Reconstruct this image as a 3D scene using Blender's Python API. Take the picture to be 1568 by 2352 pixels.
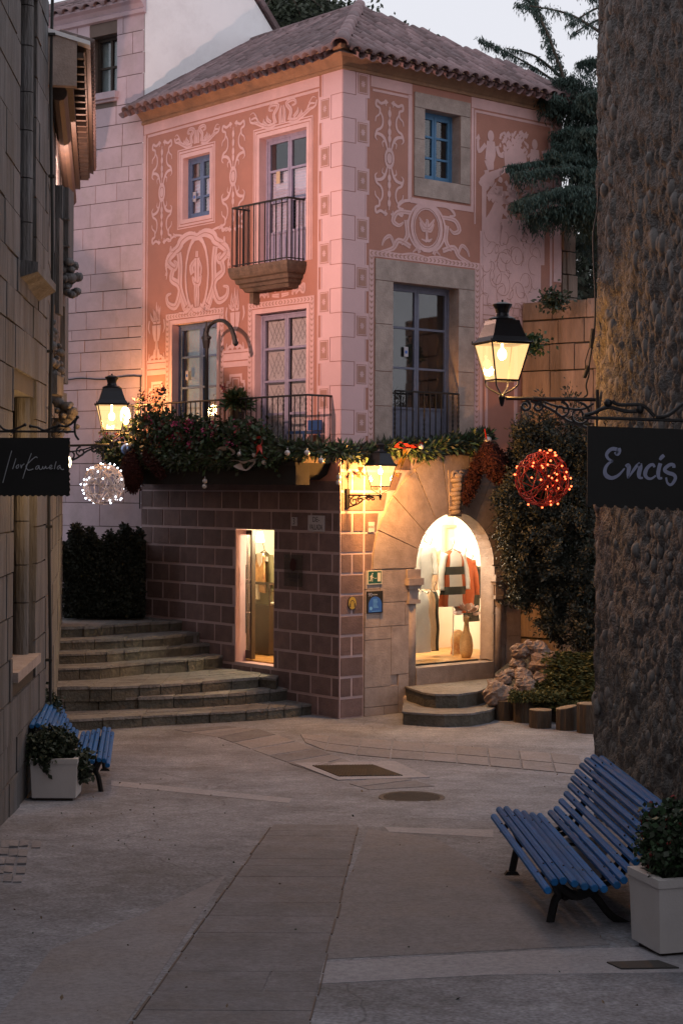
import bpy, math, random
import numpy as np
from mathutils import Vector, Matrix
random.seed(7); rng=np.random.default_rng(7)
scene=bpy.context.scene
for o in list(bpy.data.objects): bpy.data.objects.remove(o)
# ------------------------------------------------------------------ camera
FPX=3903.; ROLL=.0053; CAM=np.array([0,0,3.6])
cd=bpy.data.cameras.new('camera'); cam=bpy.data.objects.new('camera',cd); scene.collection.objects.link(cam)
cd.lens=36*FPX/2352; cd.sensor_width=36; cd.sensor_fit='AUTO'; cd.shift_y=-56/2352; cd.clip_end=2000; cd.clip_start=.1
cam.matrix_world=Matrix.Translation((0,0,3.6))@Matrix.Rotation(-ROLL,4,'Y')@Matrix.Rotation(math.pi/2,4,'X')
scene.camera=cam
# ------------------------------------------------------------------ world (dusk sky)
w=bpy.data.worlds.new("World"); scene.world=w; w.use_nodes=True
nt=w.node_tree; nt.nodes.clear()
sky=nt.nodes.new('ShaderNodeTexSky'); sky.sky_type='NISHITA'; sky.sun_disc=False
sky.sun_elevation=math.radians(4); sky.sun_rotation=math.radians(172); sky.air_density=1.2; sky.dust_density=1.5
SKY=1.0
mul=nt.nodes.new('ShaderNodeMixRGB'); mul.blend_type='MULTIPLY'; mul.inputs[0].default_value=1; mul.inputs[2].default_value=(.10,.10,.10,1)
mix=nt.nodes.new('ShaderNodeMixRGB'); mix.inputs[0].default_value=.75; mix.inputs[2].default_value=(1.02,1.02,1.12,1)
bgn=nt.nodes.new('ShaderNodeBackground'); bgn.inputs[1].default_value=SKY
wo=nt.nodes.new('ShaderNodeOutputWorld')
nt.links.new(sky.outputs[0],mul.inputs[1]); nt.links.new(mul.outputs[0],mix.inputs[1]); nt.links.new(mix.outputs[0],bgn.inputs[0]); nt.links.new(bgn.outputs[0],wo.inputs[0])
# ------------------------------------------------------------------ sun (last afterglow, soft and pink)
sl=bpy.data.lights.new('sun','SUN'); so=bpy.data.objects.new('sun',sl); scene.collection.objects.link(so)
sl.energy=.12; sl.angle=math.radians(14); sl.color=(1,.62,.52)
sd=Vector((-.12,-.98,.10)).normalized(); so.rotation_euler=sd.to_track_quat('Z','Y').to_euler()
vs=scene.view_settings; vs.view_transform='Standard'; vs.look='None'; vs.exposure=0; vs.gamma=1; vs.use_curve_mapping=False
scene.cycles.max_bounces=7; scene.cycles.diffuse_bounces=4; scene.cycles.transparent_max_bounces=24; scene.cycles.sample_clamp_indirect=4; scene.cycles.caustics_reflective=False; scene.cycles.caustics_refractive=False
# ------------------------------------------------------------------ measuring helpers (place geometry from the photo's perspective)
def V(*a): return np.array(a,float)
def un(v): v=np.array(v,float); return v/np.linalg.norm(v)
def ray(px,py):
    dx=px-784.; dy=py-1120.
    return V((dx+dy*ROLL)/FPX,1.,-(dy-dx*ROLL)/FPX)
def hit(px,py,P,N):
    d=ray(px,py); return CAM+d*(np.dot(P-CAM,N)/np.dot(d,N))
def G(Y): return .056*(22-Y) if Y<22 else 0.
def at(px,py,Y): return CAM+ray(px,py)*Y
def gnd(px,py,up=0.):
    d=ray(px,py); Y=20.
    for i in range(80): Y=(G(Y)+up-3.6)/d[2]
    return CAM+d*Y
def onz(px,py,z):
    d=ray(px,py); return CAM+d*((z-3.6)/d[2])
Z=V(0,0,1)
class Fr:
    def __init__(s,O,U,N): s.O=V(*O); s.U=un(U); s.N=un(N)
    def P(s,u,z,n=0.): return s.O+s.U*u+Z*z+s.N*n
    def m(s,px,py,n=0.):
        p=hit(px,py,s.O+s.N*n,s.N); return float(np.dot(p-s.O,s.U)),float(p[2]-s.O[2])
C0=gnd(779,1652); C0[2]=0
UL=un([-.8506,1,0]); NL=un([-1,-.8506,0]); UR=un([1,.8506,0]); NR=un([.8506,-1,0])
FL=Fr(C0,UL,NL); FRt=Fr(C0,UR,NR)
B0=FL.P(5.52,0); AU=un([-1.36,1,0]); AN=un([-1,-1.36,0]); FA=Fr(B0,AU,AN)       # ashlar house front
WU=UR; FW=Fr(B0,UR,NR)                                                           # white gable
Q0=FRt.P(4.02,0); QU=un([.79,-.613,0]); FQ=Fr(Q0,QU,[-.613,-.79,0])              # retaining wall on the right
A0=gnd(0,1897); A0[2]=0; AD=un([-.065,1,0]); FN=Fr(A0,AD,[1,.065,0])             # near left facade
YB=20.35; Bp=A0+AD*((YB-A0[1])/AD[1]); FB=Fr(Bp,[-.141,1,0],[1,.141,0])          # far left facade
T0=V(2.6,17.4,0); FT=Fr(T0,[.052,-1,0],[-1,-.052,0])                             # tower flank, u runs towards the camera
# ------------------------------------------------------------------ materials
MATS={}
def mat(name,col,rough=.85,var=.25,scale=3.,bump=.3,bscale=60.,metal=0.,tint=0.,stain=None,stain_amt=.5,streak=False,dist=.01,coat=0.):
    m=bpy.data.materials.new(name); m.use_nodes=True; t=m.node_tree; N=t.nodes; Lk=t.links
    b=N['Principled BSDF']; b.inputs['Roughness'].default_value=rough; b.inputs['Metallic'].default_value=metal
    if coat: b.inputs['Coat Weight'].default_value=coat
    g=N.new('ShaderNodeNewGeometry'); pos=g.outputs['Position']
    mp=N.new('ShaderNodeMapping'); Lk.new(pos,mp.inputs[0])
    if streak: mp.inputs['Scale'].default_value=(1,1,.18)
    n1=N.new('ShaderNodeTexNoise'); n1.inputs['Scale'].default_value=scale; n1.inputs['Detail'].default_value=8; n1.inputs['Roughness'].default_value=.65
    Lk.new(mp.outputs[0],n1.inputs['Vector'])
    r=N.new('ShaderNodeMapRange'); r.inputs[1].default_value=.25; r.inputs[2].default_value=.75; r.inputs[3].default_value=1-var; r.inputs[4].default_value=1+var
    Lk.new(n1.outputs[0],r.inputs[0])
    mx=N.new('ShaderNodeVectorMath'); mx.operation='SCALE'; mx.inputs[0].default_value=col[:3]; Lk.new(r.outputs[0],mx.inputs['Scale'])
    out=mx.outputs[0]
    if tint:
        oi=N.new('ShaderNodeObjectInfo'); r2=N.new('ShaderNodeMapRange'); r2.inputs[3].default_value=1-tint; r2.inputs[4].default_value=1+tint
        Lk.new(oi.outputs['Random'],r2.inputs[0]); m2=N.new('ShaderNodeVectorMath'); m2.operation='SCALE'; Lk.new(out,m2.inputs[0]); Lk.new(r2.outputs[0],m2.inputs['Scale']); out=m2.outputs[0]
    if stain:
        n3=N.new('ShaderNodeTexNoise'); n3.inputs['Scale'].default_value=scale*.45; n3.inputs['Detail'].default_value=10; n3.inputs['Roughness'].default_value=.75
        Lk.new(mp.outputs[0],n3.inputs['Vector']); cr=N.new('ShaderNodeMapRange'); cr.inputs[1].default_value=.48; cr.inputs[2].default_value=.66; cr.inputs[4].default_value=stain_amt
        Lk.new(n3.outputs[0],cr.inputs[0]); m3=N.new('ShaderNodeMixRGB'); Lk.new(cr.outputs[0],m3.inputs[0]); Lk.new(out,m3.inputs[1]); m3.inputs[2].default_value=(*stain,1); out=m3.outputs[0]
    Lk.new(out,b.inputs['Base Color'])
    if bump:
        n2=N.new('ShaderNodeTexNoise'); n2.inputs['Scale'].default_value=bscale; n2.inputs['Detail'].default_value=6; Lk.new(mp.outputs[0],n2.inputs['Vector'])
        bu=N.new('ShaderNodeBump'); bu.inputs['Strength'].default_value=bump; bu.inputs['Distance'].default_value=dist; Lk.new(n2.outputs[0],bu.inputs['Height']); Lk.new(bu.outputs[0],b.inputs['Normal'])
    if name=='bench_blue': b.inputs['Specular IOR Level'].default_value=.15
    MATS[name]=m; return m
def emat(name,col,s):
    m=bpy.data.materials.new(name); m.use_nodes=True; b=m.node_tree.nodes['Principled BSDF']
    b.inputs['Base Color'].default_value=(*col,1); b.inputs['Emission Color'].default_value=(*col,1); b.inputs['Emission Strength'].default_value=s
    MATS[name]=m; return m
mat('terracotta',(.42,.195,.150),var=.10,scale=2,bump=.5,bscale=70,stain=(.33,.17,.13),stain_amt=.35)
mat('pale_plaster',(.66,.43,.43),var=.16,scale=2,bump=.35,bscale=70,stain=(.5,.33,.31),stain_amt=.3)
mat('quoin_plaster',(.66,.44,.46),var=.06,scale=1.5,bump=.3,bscale=60,tint=.05)
mat('groove',(.40,.22,.18),var=.1)
mat('brick_dark',(.165,.107,.103),var=.35,scale=5,bump=.7,bscale=40,tint=.22,stain=(.12,.08,.075),stain_amt=.5)
mat('joint',(.47,.355,.37),var=.15,scale=4,bump=.4)
mat('stone',(.36,.29,.262),var=.28,scale=5,bump=.8,bscale=40,tint=.08,stain=(.23,.18,.16),stain_amt=.5)
mat('ashlar',(.49,.385,.43),var=.12,scale=3,bump=.5,bscale=45,tint=.06,stain=(.34,.28,.26),stain_amt=.5)
mat('mortar',(.14,.105,.09),var=.2)
mat('old_stone',(.115,.115,.122),var=.6,scale=4,bump=1.,bscale=26,tint=.12,stain=(.08,.07,.06),stain_amt=.75,streak=True,dist=.03)
mat('old_mortar',(.05,.042,.035),var=.2)
mat('retain_stone',(.25,.18,.145),var=.4,scale=4,bump=.8,bscale=30,tint=.12,stain=(.10,.075,.06),stain_amt=.7,streak=True,dist=.02)
mat('tower',(.165,.158,.155),var=.5,scale=9,bump=1.,bscale=38,dist=.05,stain=(.09,.08,.07),stain_amt=.5)
mat('pebble',(.185,.178,.175),var=.3,scale=8,bump=.6,bscale=50,stain=(.11,.1,.09),stain_amt=.4)
mat('white_wall',(.88,.91,.96),var=.05,scale=1.2,bump=.3,bscale=25,stain=(.62,.62,.66),stain_amt=.4)
mat('tile',(.19,.128,.135),rough=.75,var=.35,scale=7,bump=.7,bscale=40,tint=.38,stain=(.25,.20,.225),stain_amt=.4)
mat('tile_dark',(.12,.085,.08),var=.3,scale=6)
mat('cornice',(.34,.20,.12),var=.25,scale=4,bump=.5,stain=(.16,.11,.08),stain_amt=.6)
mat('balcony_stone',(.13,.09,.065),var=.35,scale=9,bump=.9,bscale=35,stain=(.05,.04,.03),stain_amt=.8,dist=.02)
mat('iron',(.018,.017,.018),rough=.5,var=.3,scale=20,bump=.2,metal=.3)
mat('lantern_metal',(.022,.024,.03),rough=.42,var=.2,bump=.1,metal=.5)
mat('blue_wood',(.10,.15,.27),rough=.55,var=.2,scale=12,bump=.3,bscale=50)
mat('lilac_wood',(.30,.28,.40),rough=.6,var=.2,scale=12,bump=.3,bscale=50)
mat('grey_wood',(.13,.14,.20),rough=.6,var=.2,scale=12,bump=.3,bscale=50)
mat('bright_blue_wood',(.06,.17,.32),rough=.55,var=.2,scale=12,bump=.3,bscale=50)
mat('shutter',(.78,.72,.84),rough=.6,var=.12,scale=10,bump=.2)
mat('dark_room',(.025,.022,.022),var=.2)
mat('brown_wood',(.028,.018,.013),rough=.6,var=.5,scale=14,bump=.4,bscale=60,stain=(.07,.038,.02),stain_amt=.4)
mat('lace',(.78,.70,.68),var=.1,scale=20)
mat('lace_pattern',(.40,.35,.35),var=.1)
mat('grey_glass_curtain',(.30,.38,.38),var=.2,scale=3,bump=0,rough=.3)
mat('bench_blue',(.016,.12,.33),rough=.65,var=.16,scale=9,bump=.25,bscale=60,tint=.22,stain=(.04,.13,.28),stain_amt=.9)
mat('planter_white',(.56,.53,.52),rough=.6,var=.06,scale=4,bump=.2,bscale=80,stain=(.45,.43,.41),stain_amt=.35)
mat('soil',(.03,.022,.016),var=.4,scale=30)
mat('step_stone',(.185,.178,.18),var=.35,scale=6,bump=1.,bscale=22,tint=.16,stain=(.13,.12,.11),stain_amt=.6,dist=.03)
mat('step_riser_shaded',(.085,.078,.066),var=.45,scale=8,bump=1.,bscale=22,tint=.25,stain=(.05,.05,.035),stain_amt=.6,dist=.03)  # darker copy of step_stone: riser shade and dirt put into the colour
mat('slab_grey',(.225,.212,.225),var=.16,scale=3,bump=.6,bscale=40,tint=.13,stain=(.22,.19,.18),stain_amt=.6)
mat('slab_light',(.31,.30,.325),var=.12,scale=3,bump=.4,bscale=50,tint=.05,stain=(.33,.3,.3),stain_amt=.4)
mat('slab_dark',(.168,.163,.178),var=.3,scale=3,bump=.7,bscale=30,tint=.06,stain=(.17,.145,.14),stain_amt=.6)
mat('metal_grate',(.04,.036,.035),rough=.7,var=.3)
mat('manhole',(.075,.065,.06),rough=.75,var=.3,bump=.6,bscale=60)
mat('bark',(.07,.05,.035),var=.5,scale=10,bump=1.,bscale=40,streak=True,dist=.03)
mat('cut_wood',(.24,.17,.11),var=.3,scale=30,bump=.3)
mat('rock',(.27,.205,.175),var=.4,scale=7,bump=1.,bscale=18,tint=.15,stain=(.2,.14,.11),stain_amt=.6,dist=.05)
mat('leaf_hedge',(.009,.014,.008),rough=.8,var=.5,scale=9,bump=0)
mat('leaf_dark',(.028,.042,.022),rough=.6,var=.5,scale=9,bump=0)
mat('leaf_cedar',(.030,.062,.052),rough=.7,var=.5,scale=4,bump=0)
mat('leaf_olive',(.030,.036,.028),rough=.6,var=.45,scale=8,bump=0)
mat('leaf_green',(.035,.075,.03),rough=.5,var=.5,scale=14,bump=0)
mat('leaf_moss',(.07,.075,.02),rough=.8,var=.5,scale=12,bump=0)
mat('leaf_red',(.13,.03,.035),rough=.6,var=.4,scale=20,bump=0)
mat('flower_pink',(.50,.07,.20),rough=.6,var=.3,scale=20,bump=0)
mat('flower_red',(.26,.03,.03),rough=.6,var=.3,scale=20,bump=0)
mat('red_plush',(.04,.006,.005),rough=.95,var=.3,scale=20,bump=.8,bscale=120)
mat('red_ribbon',(.50,.03,.015),rough=.35,var=.2,bump=.1)
mat('gold_tinsel',(.75,.48,.12),rough=.25,var=.4,scale=40,metal=.8,bump=0)
mat('silver_bauble',(.55,.52,.52),rough=.25,var=.2,scale=40,metal=.3,bump=.2)
mat('stucco_rear',(.36,.31,.27),var=.2,scale=2)
mat('blue_bauble',(.25,.35,.60),rough=.15,metal=.7,var=.1,bump=0)
mat('white_vine',(.62,.52,.48),rough=.7,var=.2,bump=0)
mat('red_vine',(.40,.03,.012),rough=.5,var=.3,bump=0)
mat('sign_black',(.010,.010,.010),rough=.8,var=.2,bump=.1)
mat('paint_lilac',(.24,.26,.38),rough=.7,var=.1,bump=0)
mat('paint_grey',(.42,.44,.48),rough=.7,var=.1,bump=0)
mat('cream',(.62,.58,.44),var=.05,bump=0)
mat('exit_green',(.012,.075,.05),rough=.5,var=.05,bump=0)
mat('sign_blue',(.03,.12,.45),rough=.4,var=.05,bump=0)
mat('light_blue',(.15,.42,.80),rough=.4,var=.05,bump=0)
mat('yellow_sign',(.45,.30,.04),rough=.5,var=.1,bump=0)
mat('ceramic_tile',(.42,.40,.44),rough=.4,var=.1,bump=0)
mat('text_dark',(.03,.025,.03),var=.1,bump=0)
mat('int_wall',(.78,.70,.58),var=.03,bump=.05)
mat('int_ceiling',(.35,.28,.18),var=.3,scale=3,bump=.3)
mat('int_floor',(.52,.27,.09),rough=.4,var=.25,scale=6,bump=.1,streak=False)
mat('white_cloth',(.80,.76,.68),var=.06,scale=20,bump=.3)
mat('beige_cloth',(.52,.40,.27),var=.1,scale=20,bump=.3)
mat('dark_cloth',(.045,.045,.035),var=.2,scale=20,bump=.3)
mat('olive_cloth',(.085,.075,.035),var=.2,scale=20,bump=.3)
mat('rust_cloth',(.42,.09,.025),var=.1,scale=20,bump=.3)
mat('floral_cloth',(.66,.42,.20),var=.3,scale=12,bump=.2,stain=(.35,.06,.02),stain_amt=1.)
mat('wicker',(.48,.35,.21),var=.3,scale=40,bump=.6)
mat('petal',(.42,.31,.28),var=.2,scale=20,bump=.1)
mat('case_dark',(.04,.025,.018),rough=.35,var=.2)
mat('blue_plastic',(.03,.08,.22),rough=.4,var=.1,bump=0)
mat('chrome',(.6,.6,.6),rough=.2,metal=1,var=.05,bump=0)
mat('cable_black',(.012,.012,.012),rough=.6,var=.1,bump=0)
emat('bulb_warm',(1.,.72,.36),18.)
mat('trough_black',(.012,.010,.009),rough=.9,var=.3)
emat('led_white',(.82,.88,1.),9.)
emat('led_red',(1.,.13,.04),6.)
emat('lit_shade',(1.,.78,.48),4.)
# glass
def glassmat(name,tr,fac,gl=(1,1,1),rough=.03,emit=None):
    m=bpy.data.materials.new(name); m.use_nodes=True; t=m.node_tree; t.nodes.clear()
    o=t.nodes.new('ShaderNodeOutputMaterial'); a=t.nodes.new('ShaderNodeBsdfTransparent'); a.inputs[0].default_value=(*tr,1)
    g=t.nodes.new('ShaderNodeBsdfGlossy'); g.inputs[0].default_value=(*gl,1); g.inputs[1].default_value=rough
    mx=t.nodes.new('ShaderNodeMixShader'); mx.inputs[0].default_value=fac
    t.links.new(a.outputs[0],mx.inputs[1]); t.links.new(g.outputs[0],mx.inputs[2]); sh=mx.outputs[0]
    if emit:
        d=t.nodes.new('ShaderNodeBsdfTranslucent'); d.inputs[0].default_value=(.9,.82,.68,1); e=t.nodes.new('ShaderNodeEmission'); e.inputs[0].default_value=(*emit[0],1); e.inputs[1].default_value=emit[1]
        ad=e
        m2=t.nodes.new('ShaderNodeMixShader'); m2.inputs[0].default_value=.16; t.links.new(sh,m2.inputs[1]); t.links.new(ad.outputs[0],m2.inputs[2]); sh=m2.outputs[0]
    t.links.new(sh,o.inputs[0]); MATS[name]=m; return m
glassmat('glass',(.92,.93,.95),.07)
glassmat('shop_glass',(.97,.97,.95),.03)
glassmat('lantern_glass',(1,.93,.8),.03,emit=((1.,.60,.26),4.6))
glassmat('acrylic',(.80,.80,.80),.12,(.5,.5,.5),.2)
# ground material: concrete with big stains and fine cracks
m=mat('ground',(.222,.226,.255),var=.42,scale=1.1,bump=.9,bscale=34,stain=(.125,.12,.125),stain_amt=.8,dist=.01)
t=m.node_tree; bs=t.nodes['Principled BSDF']; src=bs.inputs['Base Color'].links[0].from_socket
g_=t.nodes.new('ShaderNodeNewGeometry')
nz=t.nodes.new('ShaderNodeTexNoise'); nz.inputs['Scale'].default_value=1.3; t.links.new(g_.outputs['Position'],nz.inputs['Vector'])
ad_=t.nodes.new('ShaderNodeMixRGB'); ad_.blend_type='ADD'; ad_.inputs[0].default_value=.5; t.links.new(g_.outputs['Position'],ad_.inputs[1]); t.links.new(nz.outputs['Color'],ad_.inputs[2])
vo=t.nodes.new('ShaderNodeTexVoronoi'); vo.feature='DISTANCE_TO_EDGE'; vo.inputs['Scale'].default_value=.23; t.links.new(ad_.outputs[0],vo.inputs['Vector'])
mr=t.nodes.new('ShaderNodeMapRange'); mr.inputs[1].default_value=0; mr.inputs[2].default_value=.003; mr.inputs[3].default_value=.62; mr.inputs[4].default_value=1; t.links.new(vo.outputs['Distance'],mr.inputs[0])
fn=t.nodes.new('ShaderNodeTexNoise'); fn.inputs['Scale'].default_value=38; fn.inputs['Detail'].default_value=3; t.links.new(g_.outputs['Position'],fn.inputs['Vector'])
fr_=t.nodes.new('ShaderNodeMapRange'); fr_.inputs[1].default_value=.3; fr_.inputs[2].default_value=.7; fr_.inputs[3].default_value=.66; fr_.inputs[4].default_value=1.34; t.links.new(fn.outputs[0],fr_.inputs[0])
mm=t.nodes.new('ShaderNodeMath'); mm.operation='MULTIPLY'; 
f2=t.nodes.new('ShaderNodeTexNoise'); f2.inputs['Scale'].default_value=7; f2.inputs['Detail'].default_value=10; f2.inputs['Roughness'].default_value=.8; t.links.new(g_.outputs['Position'],f2.inputs['Vector'])
f3=t.nodes.new('ShaderNodeMapRange'); f3.inputs[1].default_value=.32; f3.inputs[2].default_value=.68; f3.inputs[3].default_value=.70; f3.inputs[4].default_value=1.30; t.links.new(f2.outputs[0],f3.inputs[0])
m0=t.nodes.new('ShaderNodeMath'); m0.operation='MULTIPLY'; t.links.new(mr.outputs[0],m0.inputs[0]); t.links.new(f3.outputs[0],m0.inputs[1])
t.links.new(m0.outputs[0],mm.inputs[0]); t.links.new(fr_.outputs[0],mm.inputs[1])
sc_=t.nodes.new('ShaderNodeVectorMath'); sc_.operation='SCALE'; t.links.new(src,sc_.inputs[0]); t.links.new(mm.outputs[0],sc_.inputs['Scale']); t.links.new(sc_.outputs[0],bs.inputs['Base Color'])
for q_ in ('slab_grey','slab_dark','slab_light'):
    tt=MATS[q_].node_tree; bb_=tt.nodes['Principled BSDF']; sr=bb_.inputs['Base Color'].links[0].from_socket; gg=tt.nodes.new('ShaderNodeNewGeometry')
    a_=tt.nodes.new('ShaderNodeTexNoise'); a_.inputs['Scale'].default_value=22; a_.inputs['Detail'].default_value=10; a_.inputs['Roughness'].default_value=.85; tt.links.new(gg.outputs['Position'],a_.inputs['Vector'])
    b_=tt.nodes.new('ShaderNodeMapRange'); b_.inputs[1].default_value=.32; b_.inputs[2].default_value=.68; b_.inputs[3].default_value=.62; b_.inputs[4].default_value=1.38; tt.links.new(a_.outputs[0],b_.inputs[0])
    c_=tt.nodes.new('ShaderNodeVectorMath'); c_.operation='SCALE'; tt.links.new(sr,c_.inputs[0]); tt.links.new(b_.outputs[0],c_.inputs['Scale']); tt.links.new(c_.outputs[0],bb_.inputs['Base Color'])
# ------------------------------------------------------------------ object helpers
COL=scene.collection
def setp(o,label=None,cat=None,group=None,kind=None):
    if label: o['label']=label
    if cat: o['category']=cat
    if group: o['group']=group
    if kind: o['kind']=kind
    return o
def thing(name,loc,label,cat,group=None,rz=0.):
    o=bpy.data.objects.new(name,None); COL.objects.link(o); o.location=Vector(loc); o.rotation_euler=(0,0,rz); o.empty_display_size=.1
    WM[o.name]=Matrix.Translation(Vector(loc))@Matrix.Rotation(rz,4,'Z')
    return setp(o,label,cat,group)
WM={}
def wm(o): return WM.get(o.name,Matrix.Identity(4))
def attach(o,parent,W):
    WM[o.name]=W
    if parent is not None:
        o.parent=parent; o.matrix_basis=wm(parent).inverted()@W
    else: o.matrix_basis=W
def link_mesh(name,verts,faces,m,parent=None,smooth=False,mats=None,mi=None):
    v=np.asarray(verts,float)
    c=np.array([(v[:,0].min()+v[:,0].max())/2,(v[:,1].min()+v[:,1].max())/2,v[:,2].min()])
    me=bpy.data.meshes.new(name); me.from_pydata((v-c).tolist(),[],faces)
    for q in (mats or [m]): me.materials.append(MATS[q])
    if mi is not None: me.polygons.foreach_set('material_index',mi)
    if smooth: me.polygons.foreach_set('use_smooth',[True]*len(me.polygons))
    me.update()
    o=bpy.data.objects.new(name,me); COL.objects.link(o); attach(o,parent,Matrix.Translation(Vector(c))); return o
class MB:
    def __init__(s): s.v=[]; s.f=[]; s.mi=[]
    def add(s,vs,fs,mi=0):
        b=len(s.v); s.v.extend([tuple(map(float,q)) for q in vs]); s.f.extend([tuple(b+i for i in f) for f in fs]); s.mi.extend([mi]*len(fs))
    def poly(s,pts,mi=0): s.add(pts,[tuple(range(len(pts)))],mi)
    def hexa(s,p,mi=0): s.add(p,[(0,3,2,1),(4,5,6,7),(0,1,5,4),(1,2,6,5),(2,3,7,6),(3,0,4,7)],mi)
    def fbox(s,fr,u0,u1,z0,z1,n0,n1,mi=0):
        s.hexa([fr.P(u0,z0,n0),fr.P(u1,z0,n0),fr.P(u1,z1,n0),fr.P(u0,z1,n0),fr.P(u0,z0,n1),fr.P(u1,z0,n1),fr.P(u1,z1,n1),fr.P(u0,z1,n1)],mi)
    def box(s,x0,x1,y0,y1,z0,z1,mi=0):
        s.hexa([(x0,y0,z0),(x1,y0,z0),(x1,y1,z0),(x0,y1,z0),(x0,y0,z1),(x1,y0,z1),(x1,y1,z1),(x0,y1,z1)],mi)
    def prism(s,p2,fr,n0,n1,mi=0):
        n=len(p2); a=[fr.P(u,z,n0) for u,z in p2]; b=[fr.P(u,z,n1) for u,z in p2]
        s.add(a+b,[tuple(range(n)),tuple(range(2*n-1,n-1,-1))]+[(i,(i+1)%n,n+(i+1)%n,n+i) for i in range(n)],mi)
    def vprism(s,pxy,z0,z1,mi=0):
        n=len(pxy); z0=[z0]*n if np.isscalar(z0) else z0; z1=[z1]*n if np.isscalar(z1) else z1
        a=[(p[0],p[1],q) for p,q in zip(pxy,z0)]; b=[(p[0],p[1],q) for p,q in zip(pxy,z1)]
        s.add(a+b,[tuple(range(n-1,-1,-1)),tuple(range(n,2*n))]+[(i,(i+1)%n,n+(i+1)%n,n+i) for i in range(n)],mi)
    def tube(s,pts,r,seg=6,closed=False,cap=True,mi=0):
        P=[V(*p) for p in pts]; n=len(P); rs=[r]*n if np.isscalar(r) else list(r)
        T=[]
        for i in range(n):
            a=P[(i-1)%n] if (closed or i>0) else P[i]; b=P[(i+1)%n] if (closed or i<n-1) else P[i]
            d=b-a; l=np.linalg.norm(d); T.append(d/l if l>1e-9 else V(0,0,1))
        ref=V(0,0,1) if abs(T[0][2])<.9 else V(1,0,0)
        X=un(np.cross(T[0],ref)); vs=[]
        for i in range(n):
            X=X-T[i]*np.dot(X,T[i]); l=np.linalg.norm(X); X=X/l if l>1e-6 else un(np.cross(T[i],V(.3,.5,.8))); Y=np.cross(T[i],X)
            for k in range(seg):
                a=2*math.pi*k/seg+math.pi/seg; vs.append(P[i]+(X*math.cos(a)+Y*math.sin(a))*rs[i])
        fs=[]
        for i in range(n if closed else n-1):
            j=(i+1)%n
            for k in range(seg): fs.append((i*seg+k,i*seg+(k+1)%seg,j*seg+(k+1)%seg,j*seg+k))
        if cap and not closed: fs.append(tuple(range(seg-1,-1,-1))); fs.append(tuple((n-1)*seg+k for k in range(seg)))
        s.add(vs,fs,mi)
    def lathe(s,prof,c,seg=16,sx=1,sy=1,mi=0,rz=0):
        vs=[]; 
        for r,z in prof:
            for k in range(seg):
                a=2*math.pi*k/seg+rz; vs.append((c[0]+r*sx*math.cos(a),c[1]+r*sy*math.sin(a),c[2]+z))
        fs=[(i*seg+k,i*seg+(k+1)%seg,(i+1)*seg+(k+1)%seg,(i+1)*seg+k) for i in range(len(prof)-1) for k in range(seg)]
        fs+= [tuple(range(seg-1,-1,-1)),tuple((len(prof)-1)*seg+k for k in range(seg))]
        s.add(vs,fs,mi)
    def ball(s,c,r,seg=10,rings=6,sc=(1,1,1),jit=0.,mi=0):
        vs=[]
        for i in range(rings+1):
            t=math.pi*i/rings
            for k in range(seg):
                a=2*math.pi*k/seg; q=r*(1+jit*random.uniform(-1,1)); vs.append((c[0]+q*sc[0]*math.sin(t)*math.cos(a),c[1]+q*sc[1]*math.sin(t)*math.sin(a),c[2]-q*sc[2]*math.cos(t)))
        fs=[(i*seg+k,i*seg+(k+1)%seg,(i+1)*seg+(k+1)%seg,(i+1)*seg+k) for i in range(rings) for k in range(seg)]
        s.add(vs,fs,mi)
    def build(s,name,m,parent=None,smooth=False,label=None,kind=None,cat=None,group=None,mats=None):
        o=link_mesh(name,s.v,s.f,m,parent,smooth,mats,s.mi if mats else None); return setp(o,label,cat,group,kind)
def clone(o,parent,W):
    c=o.copy(); COL.objects.link(c); 
    if 'label' in c: del c['label']
    attach(c,parent,W); return c
def copy_tree(root,W,label,group=None):
    r=clone(root,None,W); r['label']=label
    if group: r['group']=group
    R=W@wm(root).inverted()
    def rec(src,dst):
        for ch in [q for q in src.children]:
            lb=ch.get('label'); c=clone(ch,dst,R@wm(ch))
            if lb: c['label']=lb
            rec(ch,c)
    rec(root,r); return r
def cat_rom(p,k=5,closed=False):
    P=[V(*q) for q in p]; n=len(P); out=[]
    for i in range(n if closed else n-1):
        a=P[(i-1)%n] if (closed or i>0) else P[i]; b=P[i]; c=P[(i+1)%n]; d=P[(i+2)%n] if (closed or i<n-2) else P[(i+1)%n]
        for j in range(k):
            t=j/k; out.append(.5*((2*b)+(c-a)*t+(2*a-5*b+4*c-d)*t*t+(3*b-a-3*c+d)*t**3))
    if not closed: out.append(P[-1])
    return out
def ribbon(mb,fr,p2,w0,w1=None,n=.006,k=4,mi=0,mid=None):
    q=cat_rom(p2,k); L=len(q); w1=w0 if w1 is None else w1; vs=[]
    for i in range(L):
        a=q[max(i-1,0)]; b=q[min(i+1,L-1)]; d=b-a; d=d/(np.linalg.norm(d)+1e-9); t=i/(L-1)
        w_=(w0*(1-t)+w1*t) if mid is None else ((w0*(1-2*t)+mid*2*t) if t<.5 else (mid*(2-2*t)+w1*(2*t-1)))
        nn=V(-d[1],d[0])*w_/2; vs+= [fr.P(*(q[i]+nn),n),fr.P(*(q[i]-nn),n)]
    mb.add(vs,[(2*i,2*i+1,2*i+3,2*i+2) for i in range(L-1)],mi)
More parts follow.
